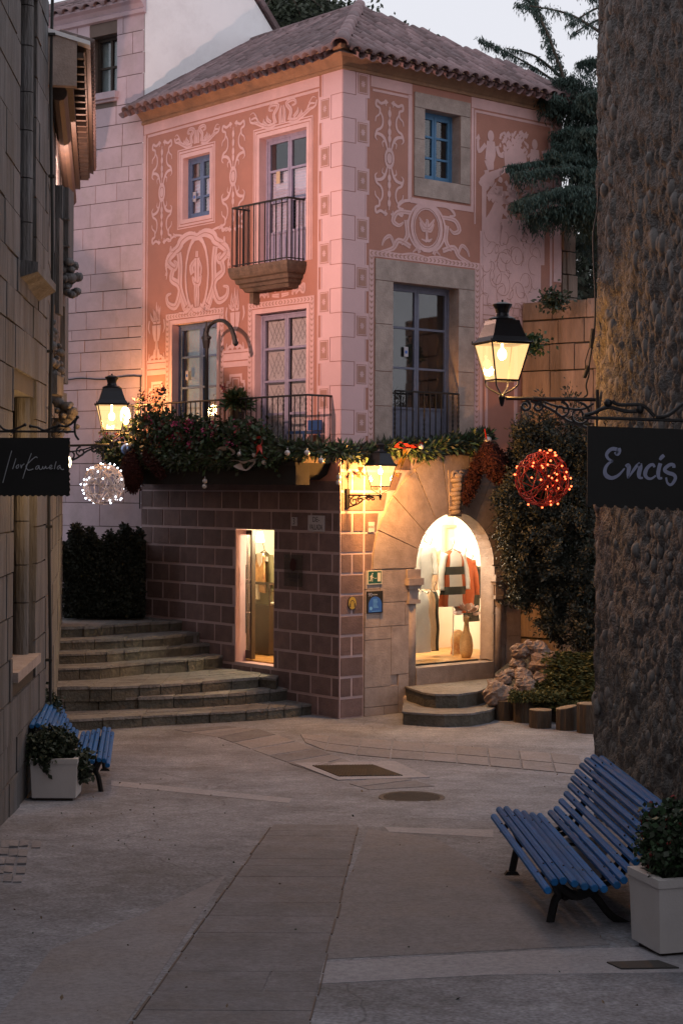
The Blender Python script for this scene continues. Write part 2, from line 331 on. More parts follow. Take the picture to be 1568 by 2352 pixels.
def leafquads(name,C,size,m,parent=None,elong=1.8,droop=0.,jit=.4,kind=None,label=None,mats=None,mi=None,D=None):
    C=np.asarray(C,float); n=len(C)
    d=rng.normal(size=(n,3)) if D is None else np.asarray(D)+rng.normal(size=(n,3))*.35; d[:,2]-=droop; d/=np.linalg.norm(d,axis=1)[:,None]
    e=rng.normal(size=(n,3)); e-=d*(e*d).sum(1)[:,None]; e/=np.linalg.norm(e,axis=1)[:,None]
    s=size*(1+jit*rng.uniform(-1,1,n))[:,None]
    v=np.stack([C,C+d*s*elong*.5+e*s*.5,C+d*s*elong,C+d*s*elong*.5-e*s*.5],1).reshape(-1,3)
    me=bpy.data.meshes.new(name); c=np.array([v[:,0].mean(),v[:,1].mean(),v[:,2].min()]); v=v-c
    me.vertices.add(4*n); me.vertices.foreach_set('co',v.ravel()); me.loops.add(4*n); me.loops.foreach_set('vertex_index',np.arange(4*n,dtype=np.int32))
    me.polygons.add(n); me.polygons.foreach_set('loop_start',np.arange(0,4*n,4,dtype=np.int32))
    for q in (mats or [m]): me.materials.append(MATS[q])
    if mi is not None: me.polygons.foreach_set('material_index',np.asarray(mi,dtype=np.int32))
    me.update(calc_edges=True)
    o=bpy.data.objects.new(name,me); COL.objects.link(o); attach(o,parent,Matrix.Translation(Vector(c))); return setp(o,label,None,None,kind)
def text(fr,u,z,n,s,size,m,parent,name='lettering',flip=False,align='CENTER',sx=1.,extr=.001):
    cu=bpy.data.curves.new(name,'FONT'); cu.body=s; cu.size=size; cu.align_x=align; cu.align_y='CENTER'; cu.extrude=extr; cu.materials.append(MATS[m]); cu.resolution_u=3
    tmp=bpy.data.objects.new(name+'_c',cu); me=bpy.data.meshes.new_from_object(tmp); bpy.data.objects.remove(tmp); bpy.data.curves.remove(cu)
    o=bpy.data.objects.new(name,me); COL.objects.link(o)
    X=Vector(fr.U)*(-1 if flip else 1); Yv=Vector((0,0,1)); Zv=Vector(fr.N); p=Vector(fr.P(u,z,n))
    W=Matrix(((X.x*sx,Yv.x,Zv.x,p.x),(X.y*sx,Yv.y,Zv.y,p.y),(X.z*sx,Yv.z,Zv.z,p.z),(0,0,0,1))); attach(o,parent,W); return o
def lamp(kind,name,loc,energy,col,size=.05,parent=None,**kw):
    l=bpy.data.lights.new(name,kind); l.energy=energy; l.color=col
    if kind=='AREA': l.size=size
    else: l.shadow_soft_size=size
    for k_,v_ in kw.items():
        if k_ not in('aim',): setattr(l,k_,v_)
    o=bpy.data.objects.new(name,l); COL.objects.link(o); W=Matrix.Translation(Vector(loc))
    if 'aim' in kw: W=W@(Vector(loc)-Vector(kw['aim'])).to_track_quat('Z','Y').to_matrix().to_4x4()
    attach(o,parent,W); return o
def wall_sheet(mb,fr,u0,u1,z0,z1,ops,n=0.,mi=0):
    us=sorted({u0,u1}|{x for o in ops for x in o[:2] if u0<x<u1}); zs=sorted({z0,z1}|{x for o in ops for x in o[2:4] if z0<x<z1})
    for a,b in zip(us,us[1:]):
        for c,d in zip(zs,zs[1:]):
            mu,mz=(a+b)/2,(c+d)/2
            if any(o[0]<mu<o[1] and o[2]<mz<o[3] for o in ops): continue
            mb.poly([fr.P(a,c,n),fr.P(b,c,n),fr.P(b,d,n),fr.P(a,d,n)],mi)
def reveal(mb,fr,o,d,n=0.,mi=0):
    u0,u1,z0,z1=o[:4]
    for a,b in (((u0,z0),(u0,z1)),((u0,z1),(u1,z1)),((u1,z1),(u1,z0)),((u1,z0),(u0,z0))):
        mb.poly([fr.P(*a,n),fr.P(*b,n),fr.P(*b,n-d),fr.P(*a,n-d)],mi)
# ================================================================== GROUND
def op(fr,xl,xr,yt,yb,n=0.):
    a=fr.m(xl,yt,n); b=fr.m(xl,yb,n); c=fr.m(xr,(yt+yb)/2,n); return (min(a[0],c[0]),max(a[0],c[0]),b[1],a[1])
mb=MB(); ys=[-40,-10,0]+[2+i for i in range(0,20)]+[22,24,26,30,40,80,300]; xs=[-200,-40,-15,-8,-4,-2,0,2,4,8,15,40,200]
vs=[(x,y,G(max(y,-10))) for y in ys for x in xs]; nx=len(xs)
mb.add(vs,[(j*nx+i,j*nx+i+1,(j+1)*nx+i+1,(j+1)*nx+i) for j in range(len(ys)-1) for i in range(nx-1)])
ground=mb.build('ground','ground',kind='structure')
def slab(pts,m,name='paving_slab',up=.004,down=.03,parent=None,label=None):
    P=[gnd(*p) if len(p)==2 else V(*p) for p in pts]; mb=MB(); 
    mb.vprism([(p[0],p[1]) for p in P],[p[2]-down for p in P],[p[2]+up for p in P]); return mb.build(name,m,parent,label=label)
def lerp(a,b,t): return (a[0]+(b[0]-a[0])*t,a[1]+(b[1]-a[1])*t)
pav=ground
# central strip of transverse slabs running towards the camera
Ll=[(605,1925),(300,2352),(262,2410)]; Lr=[(838,1838),(712,2352),(698,2410)]
la,lb=gnd(612,1915),gnd(262,2410); ra,rb=gnd(835,1850),gnd(698,2410)
def lineat(a,b,Y): t=(Y-a[1])/(b[1]-a[1]); x=a[0]+(b[0]-a[0])*t; return V(x,Y,G(Y))
Y=16.6; i=0
while Y>8.2:
    d=random.uniform(.3,.7); g_=.007; nsp=random.choice([1,1,1,2]); cuts=[0]+sorted(random.uniform(.2,.8) for _ in range(nsp-1))+[1]
    for a,b in zip(cuts,cuts[1:]):
        if b-a<.08: continue
        Y0,Y1=Y-d+g_,Y; l0,r0=lineat(la,lb,Y0),lineat(ra,rb,Y0); l1,r1=lineat(la,lb,Y1),lineat(ra,rb,Y1); e=.008
        q=[l0+(r0-l0)*a+V(e,0,0),l0+(r0-l0)*b-V(e,0,0),l1+(r1-l1)*b-V(e,0,0),l1+(r1-l1)*a+V(e,0,0)]
        k=random.uniform(.004,.006); mb=MB(); mb.vprism([(p[0],p[1]) for p in q],[p[2]-.03 for p in q],[p[2]+k for p in q]); mb.build('paving_slab','slab_dark',pav)
    Y-=d
for a_,b_ in ((la,lb),(ra,rb)):
    for k in range(14):
        Y0=16.4-k*.56; Y1=Y0-.50; p0,p1=lineat(a_,b_,Y0),lineat(a_,b_,Y1); w2_=random.uniform(.003,.008); mb=MB(); j_=random.uniform(-.01,.01)
        mb.vprism([(p0[0]-w2_+j_,p0[1]),(p1[0]-w2_+j_,p1[1]),(p1[0]+w2_+j_,p1[1]),(p0[0]+w2_+j_,p0[1])],[p0[2]-.02,p1[2]-.02,p1[2]-.02,p0[2]-.02],[p0[2]+.0105,p1[2]+.0105,p1[2]+.0105,p0[2]+.0105]); mb.build('joint_strip','mortar',pav)
# diagonal strip coming from the steps
U1=[(520,1668),(600,1676),(748,1728),(830,1760),(1000,1807)]; D1=[(400,1676),(507,1695),(639,1744),(770,1791),(849,1815)]
def pl(P,t):
    k=t*(len(P)-1); i=min(int(k),len(P)-2); return lerp(P[i],P[i+1],k-i)
N=13
for i in range(N):
    a,b=i/N+.004,(i+1)/N-.004
    if .66<(a+b)/2<.83: continue
    slab([pl(D1,a),pl(D1,b),pl(U1,b),pl(U1,a)],'slab_grey' if i%3 else 'slab_dark',up=random.uniform(.003,.007),parent=pav)
# ramp slabs with wide grooves on the right
gt=[(655,1686),(688,1687),(759,1692),(831,1697),(901,1703),(973,1709),(1045,1714),(1118,1719),(1190,1725),(1262,1731),(1330,1737)]
gb=[(700,1700),(746,1724),(818,1735),(896,1742),(972,1747),(1049,1753),(1124,1760),(1199,1767),(1274,1774),(1345,1781)]
gb=[(660,1696),(700,1706),(746,1724),(818,1735),(896,1742),(972,1747),(1049,1753),(1124,1760),(1199,1767),(1274,1774),(1345,1781)]
for i in range(1,10):
    for h0,h1 in ((0,.47),(.5,1)):
        a,b=gt[i],gt[i+1]; c,d=gb[i+1],gb[i]; e=.03
        q=[lerp(lerp(d,a,h0),lerp(c,b,h0),e),lerp(lerp(d,a,h0),lerp(c,b,h0),1-e),lerp(lerp(d,a,h1),lerp(c,b,h1),1-e),lerp(lerp(d,a,h1),lerp(c,b,h1),e)]
        slab(q,'slab_grey',up=.010,parent=pav)
# smooth concrete fields and pale strips
for q,m in (([(256,1793),(256,1805),(664,1845),(670,1834)],'slab_light'),([(882,1900),(893,1911),(1132,1924),(1132,1906)],'slab_light'),
    ([(715,2212),(700,2262),(1120,2240),(1700,2232),(1700,2172),(1300,2180)],'slab_light'),([(520,2010),(250,2410),(-60,2410),(120,2180),(330,2100)],'slab_grey'),
    ([(846,1905),(724,2205),(1400,2170),(1000,1925)],'slab_grey')):
    slab(q,m,'concrete_strip' if m=='slab_light' else 'concrete_field',up=.003,parent=pav)
# cobble patch on the left edge
for i in range(7):
    for j in range(5):
        x0=-70+i*24+random.uniform(-3,3)-j*4; y0=1932+j*20+random.uniform(-2,2)
        if x0>78-j*9: continue
        P=[gnd(x0,y0),gnd(x0+20,y0+1),gnd(x0+17,y0+15),gnd(x0-3,y0+15)]
        mb=MB(); mb.vprism([(p[0],p[1]) for p in P],[p[2]-.03 for p in P],[p[2]+random.uniform(.008,.02) for p in P]); mb.build('cobble','slab_grey',pav)
# drain grate in its pale frame
c=[(674,1754),(775,1793),(986,1787),(907,1750)]; ci=[(716,1761),(778,1786),(926,1784),(857,1759)]
o_=gnd(830,1772); dr=thing('drain_grate',o_,'square ridged metal drain grate in a pale concrete frame in the paving','drain')
for i in range(4):
    j=(i+1)%4; slab([c[i],c[j],ci[j],ci[i]],'slab_light','frame',up=.012,parent=dr)
slab(ci,'metal_grate','plate',up=.011,parent=dr)
mb=MB()
for k in range(22):
    t=(k+.5)/22; a=gnd(*lerp(ci[0],ci[3],t)); b=gnd(*lerp(ci[1],ci[2],t)); mb.tube([a+Z*.014,b+Z*.014],.012,4)
mb.build('rib','metal_grate',dr,kind='stuff')
o_=gnd(945,1833); mh=thing('manhole_cover',o_,'round rusty manhole cover in the concrete beyond the bench','manhole cover')
r_=abs(gnd(1021,1833)[0]-gnd(869,1833)[0])/2
mb=MB(); mb.lathe([(r_,-.02),(r_,.013),(r_-.035,.013),(r_-.035,.009)],o_,40); mb.build('rim','manhole',mh)
mb=MB(); mb.lathe([(r_-.05,-.02),(r_-.05,.011)],o_,40); cv=mb.build('cover','manhole',mh)
mb=MB()
for k in range(-5,6):
    y=k*r_/6; h=math.sqrt(max(0,(r_*.85)**2-y*y)); mb.box(o_[0]-h,o_[0]+h,o_[1]+y-.012,o_[1]+y+.012,o_[2]+.011,o_[2]+.018)
mb.build('raised_bar','manhole',cv)
q=[(1392,2213),(1425,2228),(1558,2226),(1510,2209)]
slab(q,'metal_grate','floor_hatch',up=.012); setp(bpy.data.objects['floor_hatch'],'flat dark metal hatch let into the pale strip in front of the white planter','hatch')
# dry leaves
C=[]
for _ in range(70):
    p=gnd(random.uniform(10,1560),random.uniform(1690,2330)); C.append(p+Z*.012)
for _ in range(30): p=gnd(random.uniform(150,420),random.uniform(1790,1960)); C.append(p+Z*.012)
lq=leafquads('dry_leaves',C,.018,'leaf_dark',elong=1.5,kind='stuff',mats=['bark','cut_wood','leaf_dark'],mi=rng.integers(0,3,len(C)))
# ================================================================== STONE STEPS
steps=[(.18,[(120,1654),(165,1651),(300,1644),(551,1631),(654,1623),(724,1615)]),
 (.37,[(120,1612),(300,1601),(450,1597),(560,1591),(640,1583),(679,1577)]),
 (.55,[(120,1583),(250,1576),(366,1571),(480,1563),(560,1556),(610,1553),(634,1558)]),
 (.76,[(120,1541),(230,1530),(350,1519),(425,1514),(500,1506),(541,1502)]),
 (.93,[(120,1507),(230,1498),(292,1493),(400,1484),(499,1476)]),
 (1.10,[(120,1477),(250,1468),(370,1462),(459,1452)]),
 (1.27,[(120,1446),(200,1439),(278,1433),(360,1428),(425,1425)])]
zt=[0]+[s[0] for s in steps]
stairs=thing('stone_steps',onz(300,1650,0),'','');
for k_ in ('label','category'):
    if k_ in stairs: del stairs[k_]
setp(stairs,'broad flight of worn grey stone steps climbing to the left of the pink house',kind='structure')
far=lambda p: (p[0],p[1]+9)
for i,(z,P) in enumerate(steps):
    W=[onz(x,y,z) for x,y in P]; W[0]=W[0]+V(-1.5,0,0)
    # tread body (set back a little behind the nosing stones)
    B=[w_+V(.0,.30,0) for w_ in W]; B[-1]=W[-1]+V(.25,.25,0)
    end=FL.P(6.2,0,-.3)
    poly=[(p[0],p[1]) for p in B]+[(end[0],end[1]),(end[0],end[1]+2),(B[0][0],end[1]+2)]
    mb=MB(); mb.vprism(poly,zt[i]-.25,z-.006); mb.build('tread','step_stone',stairs)
    rf=MB()
    # nosing stones
    L=[np.linalg.norm(W[j+1]-W[j]) for j in range(len(W)-1)]; tot=sum(L); d=0
    def pt(s):
        j=0
        while j<len(L)-1 and s>L[j]: s-=L[j]; j+=1
        return W[j]+(W[j+1]-W[j])*(s/L[j])
    while d<tot-.05:
        w_=random.uniform(.28,.62); e=min(tot,d+w_); a,b=pt(d+.008),pt(e-.006); f=random.uniform(-.035,.03); bk=.34+random.uniform(0,.12); top=z+random.uniform(-.014,.012)
        m1=(a+b)/2+V(0,random.uniform(-.012,.012),0)
        q=[(a[0],a[1]+f),(m1[0],m1[1]+f-.01),(b[0],b[1]+f),(b[0]+.02,b[1]+bk),(a[0]+.02,a[1]+bk)]
        mb=MB(); mb.vprism(q,z-.045,[top-.008,top-.004,top-.008,top,top]); mb.build('step_stone','step_stone',stairs)
        o3=.022; q3=[(p_[0],p_[1]+o3+(random.uniform(-.008,.008))) for p_ in q[:3]]+[(q[3][0],q[3][1]),(q[4][0],q[4][1])]
        mb=MB(); mb.vprism(q3,zt[i]-.05,z-.046); mb.build('riser_stone','step_riser_shaded',stairs)  # riser faces get the stone with shade in its colour
        if i==2 or random.random()<.5:
            for r in range(3 if i==2 else 1):
                y0=bk+.01+r*.38; q2=[(a[0]+.02,a[1]+y0),(b[0]+.02,b[1]+y0),(b[0]+.02,b[1]+y0+.36),(a[0]+.02,a[1]+y0+.36)]
                if z<.6 or y0<.4:
                    mb=MB(); mb.vprism(q2,z-.03,z+random.uniform(0,.008)); mb.build('step_stone','step_stone',stairs)
        d=e
# upper flight disappearing behind the hedge
for k,(y,xr) in enumerate([(1397,175),(1369,200),(1341,215),(1315,200)]):
    z=1.27+.17*(k+1); a=onz(100,y,z)+V(-1,0,0); b=onz(xr,y-4,z)+V(1.2,0,0); mb=MB(); mb.vprism([(a[0],a[1]),(b[0],b[1]),(b[0],b[1]+2.4),(a[0],a[1]+2.4)],1.0,z); mb.build('upper_step','step_stone',stairs)
# ================================================================== PINK HOUSE
house=thing('pink_house',C0,'pink and terracotta decorated corner house with red brick-painted ground floor and tiled hip roof','house')
Htop=10.13; UMAX=5.52; RMAX=5.02
# openings ------------------------------------------------------- left wall
w1=op(FL,421,482,364,505); bd=op(FL,596,703.5,318,600); bd=(bd[0],bd[1],7.22,bd[3])
w2=op(FL,396,498.5,746,930); w2=(w2[0],w2[1],4.22,w2[3]); w3=op(FL,586.5,703.5,722,900); w3=(w3[0],w3[1],4.22,w3[3])
dl=(1.66,2.69,.68,2.90)
ZB=3.70   # top of the brick storey
mb=MB(); wall_sheet(mb,FL,0,UMAX,ZB,Htop+.3,[w1,bd,w2,w3]); 
for o_ in (w1,bd,w2,w3): reveal(mb,FL,o_,.34,mi=1)
mb.build('wall','terracotta',house,mats=['terracotta','pale_plaster'])
mb=MB(); mb.fbox(FL,0,UMAX,3.545,3.70,.001,.008); mb.build('plaster_band','brick_dark',house)
mb=MB(); wall_sheet(mb,FL,0,UMAX,-.1,ZB,[dl]); reveal(mb,FL,dl,.22,mi=1); mb.build('ground_floor_wall','joint',house,mats=['joint','pale_plaster'])
# right wall
rw=op(FRt,974,1055,250,410); rd=op(FRt,901,1050,647,890); rd=(rd[0],rd[1],4.15,rd[3])
AC,AZ,AR=2.46,2.31,.885                       # arch centre, springing height, radius
mb=MB(); rd2=rd; wall_sheet(mb,FRt,0,RMAX,4.2,Htop+.3,[rw,(rd[0],rd[1],4.2,rd[3])])
mb.build('wall','terracotta',house)
for o_ in (rw,(rd[0],rd[1],4.2,rd[3])): mb=MB(); reveal(mb,FRt,o_,.30); mb.build('reveal','stone',house)
mb=MB(); wall_sheet(mb,FRt,0,RMAX,-.1,4.2,[(AC-AR,AC+AR,-.2,AZ),(AC-AR,AC+AR,AZ-.01,AZ+AR)])
# corner fill above the arch
for sgn in (-1,1):
    pts=[(AC+sgn*AR,AZ),(AC+sgn*AR,AZ+AR),(AC,AZ+AR)]+[(AC+sgn*AR*math.sin(math.radians(t)),AZ+AR*math.cos(math.radians(t))) for t in range(9,90,9)]
    mb.poly([FRt.P(u,z,0) for u,z in pts])
mb.build('ground_floor_wall','stone',house)
# back faces closing the volume (never seen through the windows)
mb=MB(); i1=FRt.P(RMAX,0,-.02); mb.poly([FRt.P(RMAX,-.1,0),FRt.P(RMAX,-.1,-5),FRt.P(RMAX,Htop+.3,-5),FRt.P(RMAX,Htop+.3,0)]); mb.poly([FL.P(UMAX,-.1,0),FL.P(UMAX,-.1,-5),FL.P(UMAX,Htop+.2,-5),FL.P(UMAX,Htop+.2,0)])
mb.build('rear_wall','pale_plaster',house)
# quoins ----------------------------------------------------------
rows=16; qh=(Htop-4.06)/rows
def quoin(fr,par):
    for i in range(rows):
        z1=Htop-.012-i*qh; z0=z1-qh+.009; lng=(i%2==par)
        mb=MB(); mb.fbox(fr,.0,.47 if lng else .255,z0,z1,.001,.010); mb.build('quoin_block','quoin_plaster',house)
        if lng:
            mb=MB(); mb.fbox(fr,.478,.50,z0,z1,.001,.010); mb.build('quoin_edge','quoin_plaster',house)
        else:
            a,b=.27,.55; zc0,zc1=z0-.02,z1+.02; mb=MB(); mb.fbox(fr,a,b,zc0,zc1,.001,.009); t=mb.build('rosette_tile','quoin_plaster',house)
            mb=MB(); mb.fbox(fr,a+.035,b-.035,zc0+.05,zc1-.05,.009,.012,0); mb.fbox(fr,a+.047,b-.047,zc0+.062,zc1-.062,.012,.014,1); mb.fbox(fr,a+.058,b-.058,zc0+.073,zc1-.073,.014,.016,0)
            cu,cz=(a+b)/2,(zc0+zc1)/2
            for k in range(8):
                an=k*math.pi/4; rr=.05; mb.poly([fr.P(cu,cz,.018),fr.P(cu+rr*.6*math.cos(an-.3),cz+rr*.75*math.sin(an-.3),.018),fr.P(cu+rr*math.cos(an),cz+rr*1.25*math.sin(an),.018),fr.P(cu+rr*.6*math.cos(an+.3),cz+rr*.75*math.sin(an+.3),.018)],1)
            mb.build('rosette','terracotta',t,mats=['groove','quoin_plaster'])
quoin(FL,0); quoin(FRt,1)
mb=MB(); mb.fbox(FL,0,.02,4.0,Htop,-.001,.0005); mb.build('quoin_backing','groove',house); bpy.data.objects.remove(bpy.data.objects['quoin_backing'])
# flat bands ------------------------------------------------------
def band(fr,u0,u1,z0,z1,m='pale_plaster',name='plaster_band',n=.006,par=None):
    mb=MB(); mb.fbox(fr,u0,u1,z0,z1,.001,n); return mb.build(name,m,par or house)
def outline(fr,o,g,wd,m='pale_plaster',n=.006,name='plaster_frame',bottom=True,gap=None):
    u0,u1,z0,z1=o[0]-g,o[1]+g,o[2]-(g if bottom else 0),o[3]+g; mb=MB()
    mb.fbox(fr,u0-wd,u0,z0-(wd if bottom else 0),z1+wd,.001,n); mb.fbox(fr,u1,u1+wd,z0-(wd if bottom else 0),z1+wd,.001,n); mb.fbox(fr,u0,u1,z1,z1+wd,.001,n)
    if bottom: mb.fbox(fr,u0,u1,z0-wd,z0,.001,n)
    return mb.build(name,m,house)
band(FL,.56,UMAX-.02,9.93,Htop-.02); band(FL,.56,5.38,9.86,9.905); band(FL,5.44,UMAX,4.25,9.92); band(FL,5.37,5.395,4.25,9.86)
band(FL,.555,.585,4.25,9.86)
for o_,b_ in ((w1,True),(bd,False)):
    outline(FL,o_,0,.07,bottom=b_); outline(FL,o_,.085,.035,bottom=b_); outline(FL,o_,.14,.02,bottom=b_)
band(FRt,.58,1.46,9.93,Htop-.02); band(FRt,.62,1.40,9.86,9.90); band(FRt,1.38,1.46,8.2,9.92); band(FRt,1.44,2.80,8.19,8.28)
band(FRt,2.80,RMAX,9.93,Htop-.02); band(FRt,2.80,2.86,8.19,9.92); band(FRt,4.82,RMAX,7.2,9.92); band(FRt,4.72,4.78,6.9,9.86); band(FRt,2.88,4.78,9.86,9.90); band(FRt,2.88,2.91,8.0,9.86)
# ornaments --------------------------------------------------------
def orn(fr,cu,cz,su,sz,strokes,name,sym=True,m='pale_plaster',discs=(),polys=(),mir=1):
    mb=MB()
    for st in strokes:
        p,w0,w1=st[0],st[1],st[2]; md=st[3] if len(st)>3 else None
        for s in ((1,-1) if sym else (mir,)):
            ribbon(mb,fr,[(cu+s*x*su,cz+y*sz) for x,y in p],w0*.92,w1*.92,.006+random.uniform(0,.001),mid=None if md is None else md*.92)
            wm_=max(w0,w1,md or 0)
            if wm_>.06: ribbon(mb,fr,[(cu+s*x*su,cz+y*sz) for x,y in p],w0*.06,w1*.06,.0095,mid=wm_*.09,mi=1)

    for x,y,r1,r2,q in discs:
        for s in ((1,-1) if (sym and abs(x)>.02) else (mir,)):
            n=18; ang=[2*math.pi*k/n for k in range(n)]
            if q<=0: mb.poly([fr.P(cu+s*x*su+r1*math.cos(a),cz+y*sz+r2*math.sin(a),.0075) for a in ang])
            else:
                v=[fr.P(cu+s*x*su+r1*f*math.cos(a),cz+y*sz+r2*f*math.sin(a),.0072) for a in ang for f in (1,q)]; mb.add(v,[(2*k,2*k+1,2*((k+1)%n)+1,2*((k+1)%n)) for k in range(n)])
    for pg in polys:
        for s in ((1,-1) if sym else (mir,)): mb.poly([fr.P(cu+s*x*su,cz+y*sz,.0068) for x,y in pg])
    return mb.build(name,m,house,mats=[m,'terracotta'])
def leaf(x,y,dx,dy,w=.05): return ([(x,y),(x+dx*.5+dy*.1,y+dy*.5-dx*.1),(x+dx,y+dy)],w,.004,w*1.3)
half=[([(.25,.98),(.6,.93),(.9,.97),(.95,.88),(.7,.84),(.72,.74),(.95,.68),(1.0,.6)],.05,.02,.045),
 ([(.72,.8),(.5,.7),(.48,.58),(.62,.5),(.85,.46),(.95,.40)],.03,.05),([(.9,.40),(.55,.38),(.3,.3),(.15,.16)],.05,.03,.06),
 ([(.95,.40),(1.0,.33),(.85,.28)],.05,.01),([(.3,.3),(.5,.26),(.45,.18)],.04,.01),([(.15,.95),(.3,1.0),(.25,.9)],.05,.02)]
cand=half+[([(x,-y) for x,y in h[0]],)+tuple(h[1:]) for h in half]+[([(0,.9),(0,.1)],.02,.02),([(0,-.9),(0,-.1)],.02,.02)]
bells=[(0,y,.035,.06,0) for y in (.78,.62,.46,.34,-.34,-.46,-.62,-.78)]
def candel(fr,x0,x1,y0,y1):
    a=fr.m(x0,(y0+y1)/2); b=fr.m(x1,(y0+y1)/2); c_=(x0+x1)/2; t=fr.m(c_,y0)[1]; bt=fr.m(c_,y1)[1]; su=abs(a[0]-b[0])/2
    orn(fr,(a[0]+b[0])/2,(t+bt)/2,su*.98,(t-bt)/2,cand,'candelabra_ornament',discs=bells+[(0,0,.105,.17,.62),(0,0,.055,.085,0)])
candel(FL,350,396,324,560); candel(FL,510,563,280,530); candel(FRt,860,926,232,496)
crest=[([(1.0,.45),(.95,.05),(.75,-.05),(.8,.3),(.95,.25)],.03,.03,.05),([(.85,0),(.6,-.35),(.4,-.55),(.2,-.45)],.05,.09,.09),([(.2,-.45),(.25,.2),(.12,.75),(.32,.9),(.4,.6),(.28,.5)],.09,.03,.07),
 ([(.05,-.5),(.06,.2),(.03,.7)],.10,.03,.08),leaf(.45,-.45,.1,.55,.06),leaf(.65,-.25,.08,.4,.05),leaf(.33,-.3,.12,.6,.06),([(.78,.35),(.88,.7),(.98,.6)],.03,.01)]
def crst(fr,xl,xr,yt,yb):
    a=fr.m(xl,(yt+yb)/2); b=fr.m(xr,(yt+yb)/2); c_=(xl+xr)/2; t=fr.m(c_,yt+ (0))[1]; bt=fr.m(c_,yb)[1]
    orn(fr,(a[0]+b[0])/2,(t+bt)/2,abs(a[0]-b[0])/2,(t-bt)/2,crest,'acanthus_crest')
crst(FL,402,505,290,342); crst(FL,574,728,231,298)
# big oval medallion on the left wall
def circ(a0,a1,rx,ry,cx=0,cy=0,n=10): return [(cx+rx*math.cos(math.radians(a0+(a1-a0)*i/n)),cy+ry*math.sin(math.radians(a0+(a1-a0)*i/n))) for i in range(n+1)]
medal=[([(.0,.86),(.25,.92),(.5,.83),(.62,.68),(.85,.6),(.88,.75)],.10,.03,.17),([(.72,.62),(.98,.4),(.75,.2),(.68,.3),(.78,.38)],.15,.03,.12),([(.78,.2),(.85,-.05),(.62,-.2),(.55,-.4),(.7,-.72),(.95,-.65),(1.0,-.45),(.85,-.4)],.11,.03,.13),
 ([(.6,.55),(.55,.2),(.55,-.3),(.35,-.75)],.13,.10,.12),([(.1,-.78),(.35,-.95),(.6,-.92)],.10,.06,.1),([(.55,-.5),(.4,-.85),(.25,-.7)],.05,.02,.06),([(.05,.8),(.08,1.0)],.05,.01),
 ([(.9,.5),(1.05,.35),(1.0,.1),(1.03,-.05)],.03,.01,.04),([(.5,.95),(.75,.98),(.95,.85)],.03,.01,.04),leaf(.95,.3,.12,-.05,.04),leaf(1.0,.15,.08,-.1,.04),leaf(.7,.95,.1,.1,.04),leaf(.9,.88,.12,.06,.04)]
a=FL.m(453,627); su=abs(FL.m(380,627)[0]-FL.m(530,627)[0])/2; sz=(FL.m(453,528)[1]-FL.m(453,722)[1])/2
medal=[(m_[0],m_[1]*1.2,m_[2]*1.2)+((m_[3]*1.25,) if len(m_)>3 else ()) for m_ in medal]
orn(FL,a[0],a[1],su*.93,sz,medal,'oval_medallion',discs=[(0,-.05,.36,.82*.86,.86)],polys=[[(.0,-.98),(.45,-.96),(.4,-.8),(0,-.82)]])
fig=[([(0,.5),(.02,.38)],.07,.09),([(0,.36),(.0,.05),(-.02,-.1)],.17,.16,.14),([(-.02,-.1),(-.1,-.45),(-.08,-.62)],.12,.05),([(.05,-.1),(.1,-.4),(.06,-.62)],.12,.05),([(-.12,.3),(-.3,.15),(-.25,-.0)],.07,.05),([(.1,.32),(.38,.2),(.3,.05)],.08,.12,.14),
 ([(-.3,-.0),(-.15,-.15),(.15,-.12),(.3,0)],.05,.04,.16),([(-.5,-.62),(-.2,-.75),(.2,-.72),(.5,-.6)],.03,.03,.14)]
orn(FL,a[0],a[1]-.05,.42,.86,fig,'figure_silhouette',sym=False)
# urns with flowers and pedestals
def urn(fr,xc,yt,yb,s=1.):
    t=fr.m(xc,yt); b=fr.m(xc,yb); H=(t[1]-b[1])/2; cz=(t[1]+b[1])/2
    st=[([(0,.18),(.0,-.35)],.30,.14,.27),([(0,-.35),(0,-.62)],.07,.11,.09),([(0,.22),(0,.30)],.20,.28),([(0,-.62),(0,-.9)],.16,.30,.22)]
    fl=[leaf(random.uniform(-.4,.4),random.uniform(.3,.5),random.uniform(-.5,.5),random.uniform(.1,.45),.05) for _ in range(16)]+[([(0,.3),(.02,.95)],.03,.01,.05)]
    orn(fr,t[0],cz,.25*s,H,st+fl,'urn_ornament',sym=False)
    orn(fr,t[0],cz,.25*s,H,[([(.9,.35),(1.0,.1),(.8,-.1)],.04,.01,.05),([(.2,-.95),(.55,-.85),(.95,-.98),(.9,-.75)],.05,.02,.06)],'urn_garland')
urn(FL,361,690,829); urn(FL,541,655,806)
def chevrons(fr,u0,u1,z0,z1,vert,wd=.075,n0=.001):
    band(fr,u0,u1,z0,z1,name='frieze_band'); mb=MB()
    if vert:
        k=int((z1-z0)/.085); c_=(u0+u1)/2; h=(u1-u0)*.32
        for i in range(k):
            z=z0+.03+i*(z1-z0)/k; mb.poly([fr.P(c_-h,z+.035,.0085),fr.P(c_,z,.0085),fr.P(c_+h,z+.035,.0085),fr.P(c_+h,z+.06,.0085),fr.P(c_,z+.03,.0085),fr.P(c_-h,z+.06,.0085)])
    else:
        k=int((u1-u0)/.085); c_=(z0+z1)/2; h=(z1-z0)*.32
        for i in range(k):
            u=u0+.02+i*(u1-u0)/k; d=.03 if i<k/2 else -.03; mb.poly([fr.P(u+d,c_-h,.0085),fr.P(u,c_,.0085),fr.P(u+d,c_+h,.0085),fr.P(u+d+.028,c_+h,.0085),fr.P(u+.028,c_,.0085),fr.P(u+d+.028,c_-h,.0085)])
    mb.build('chevron_pattern','groove',house)
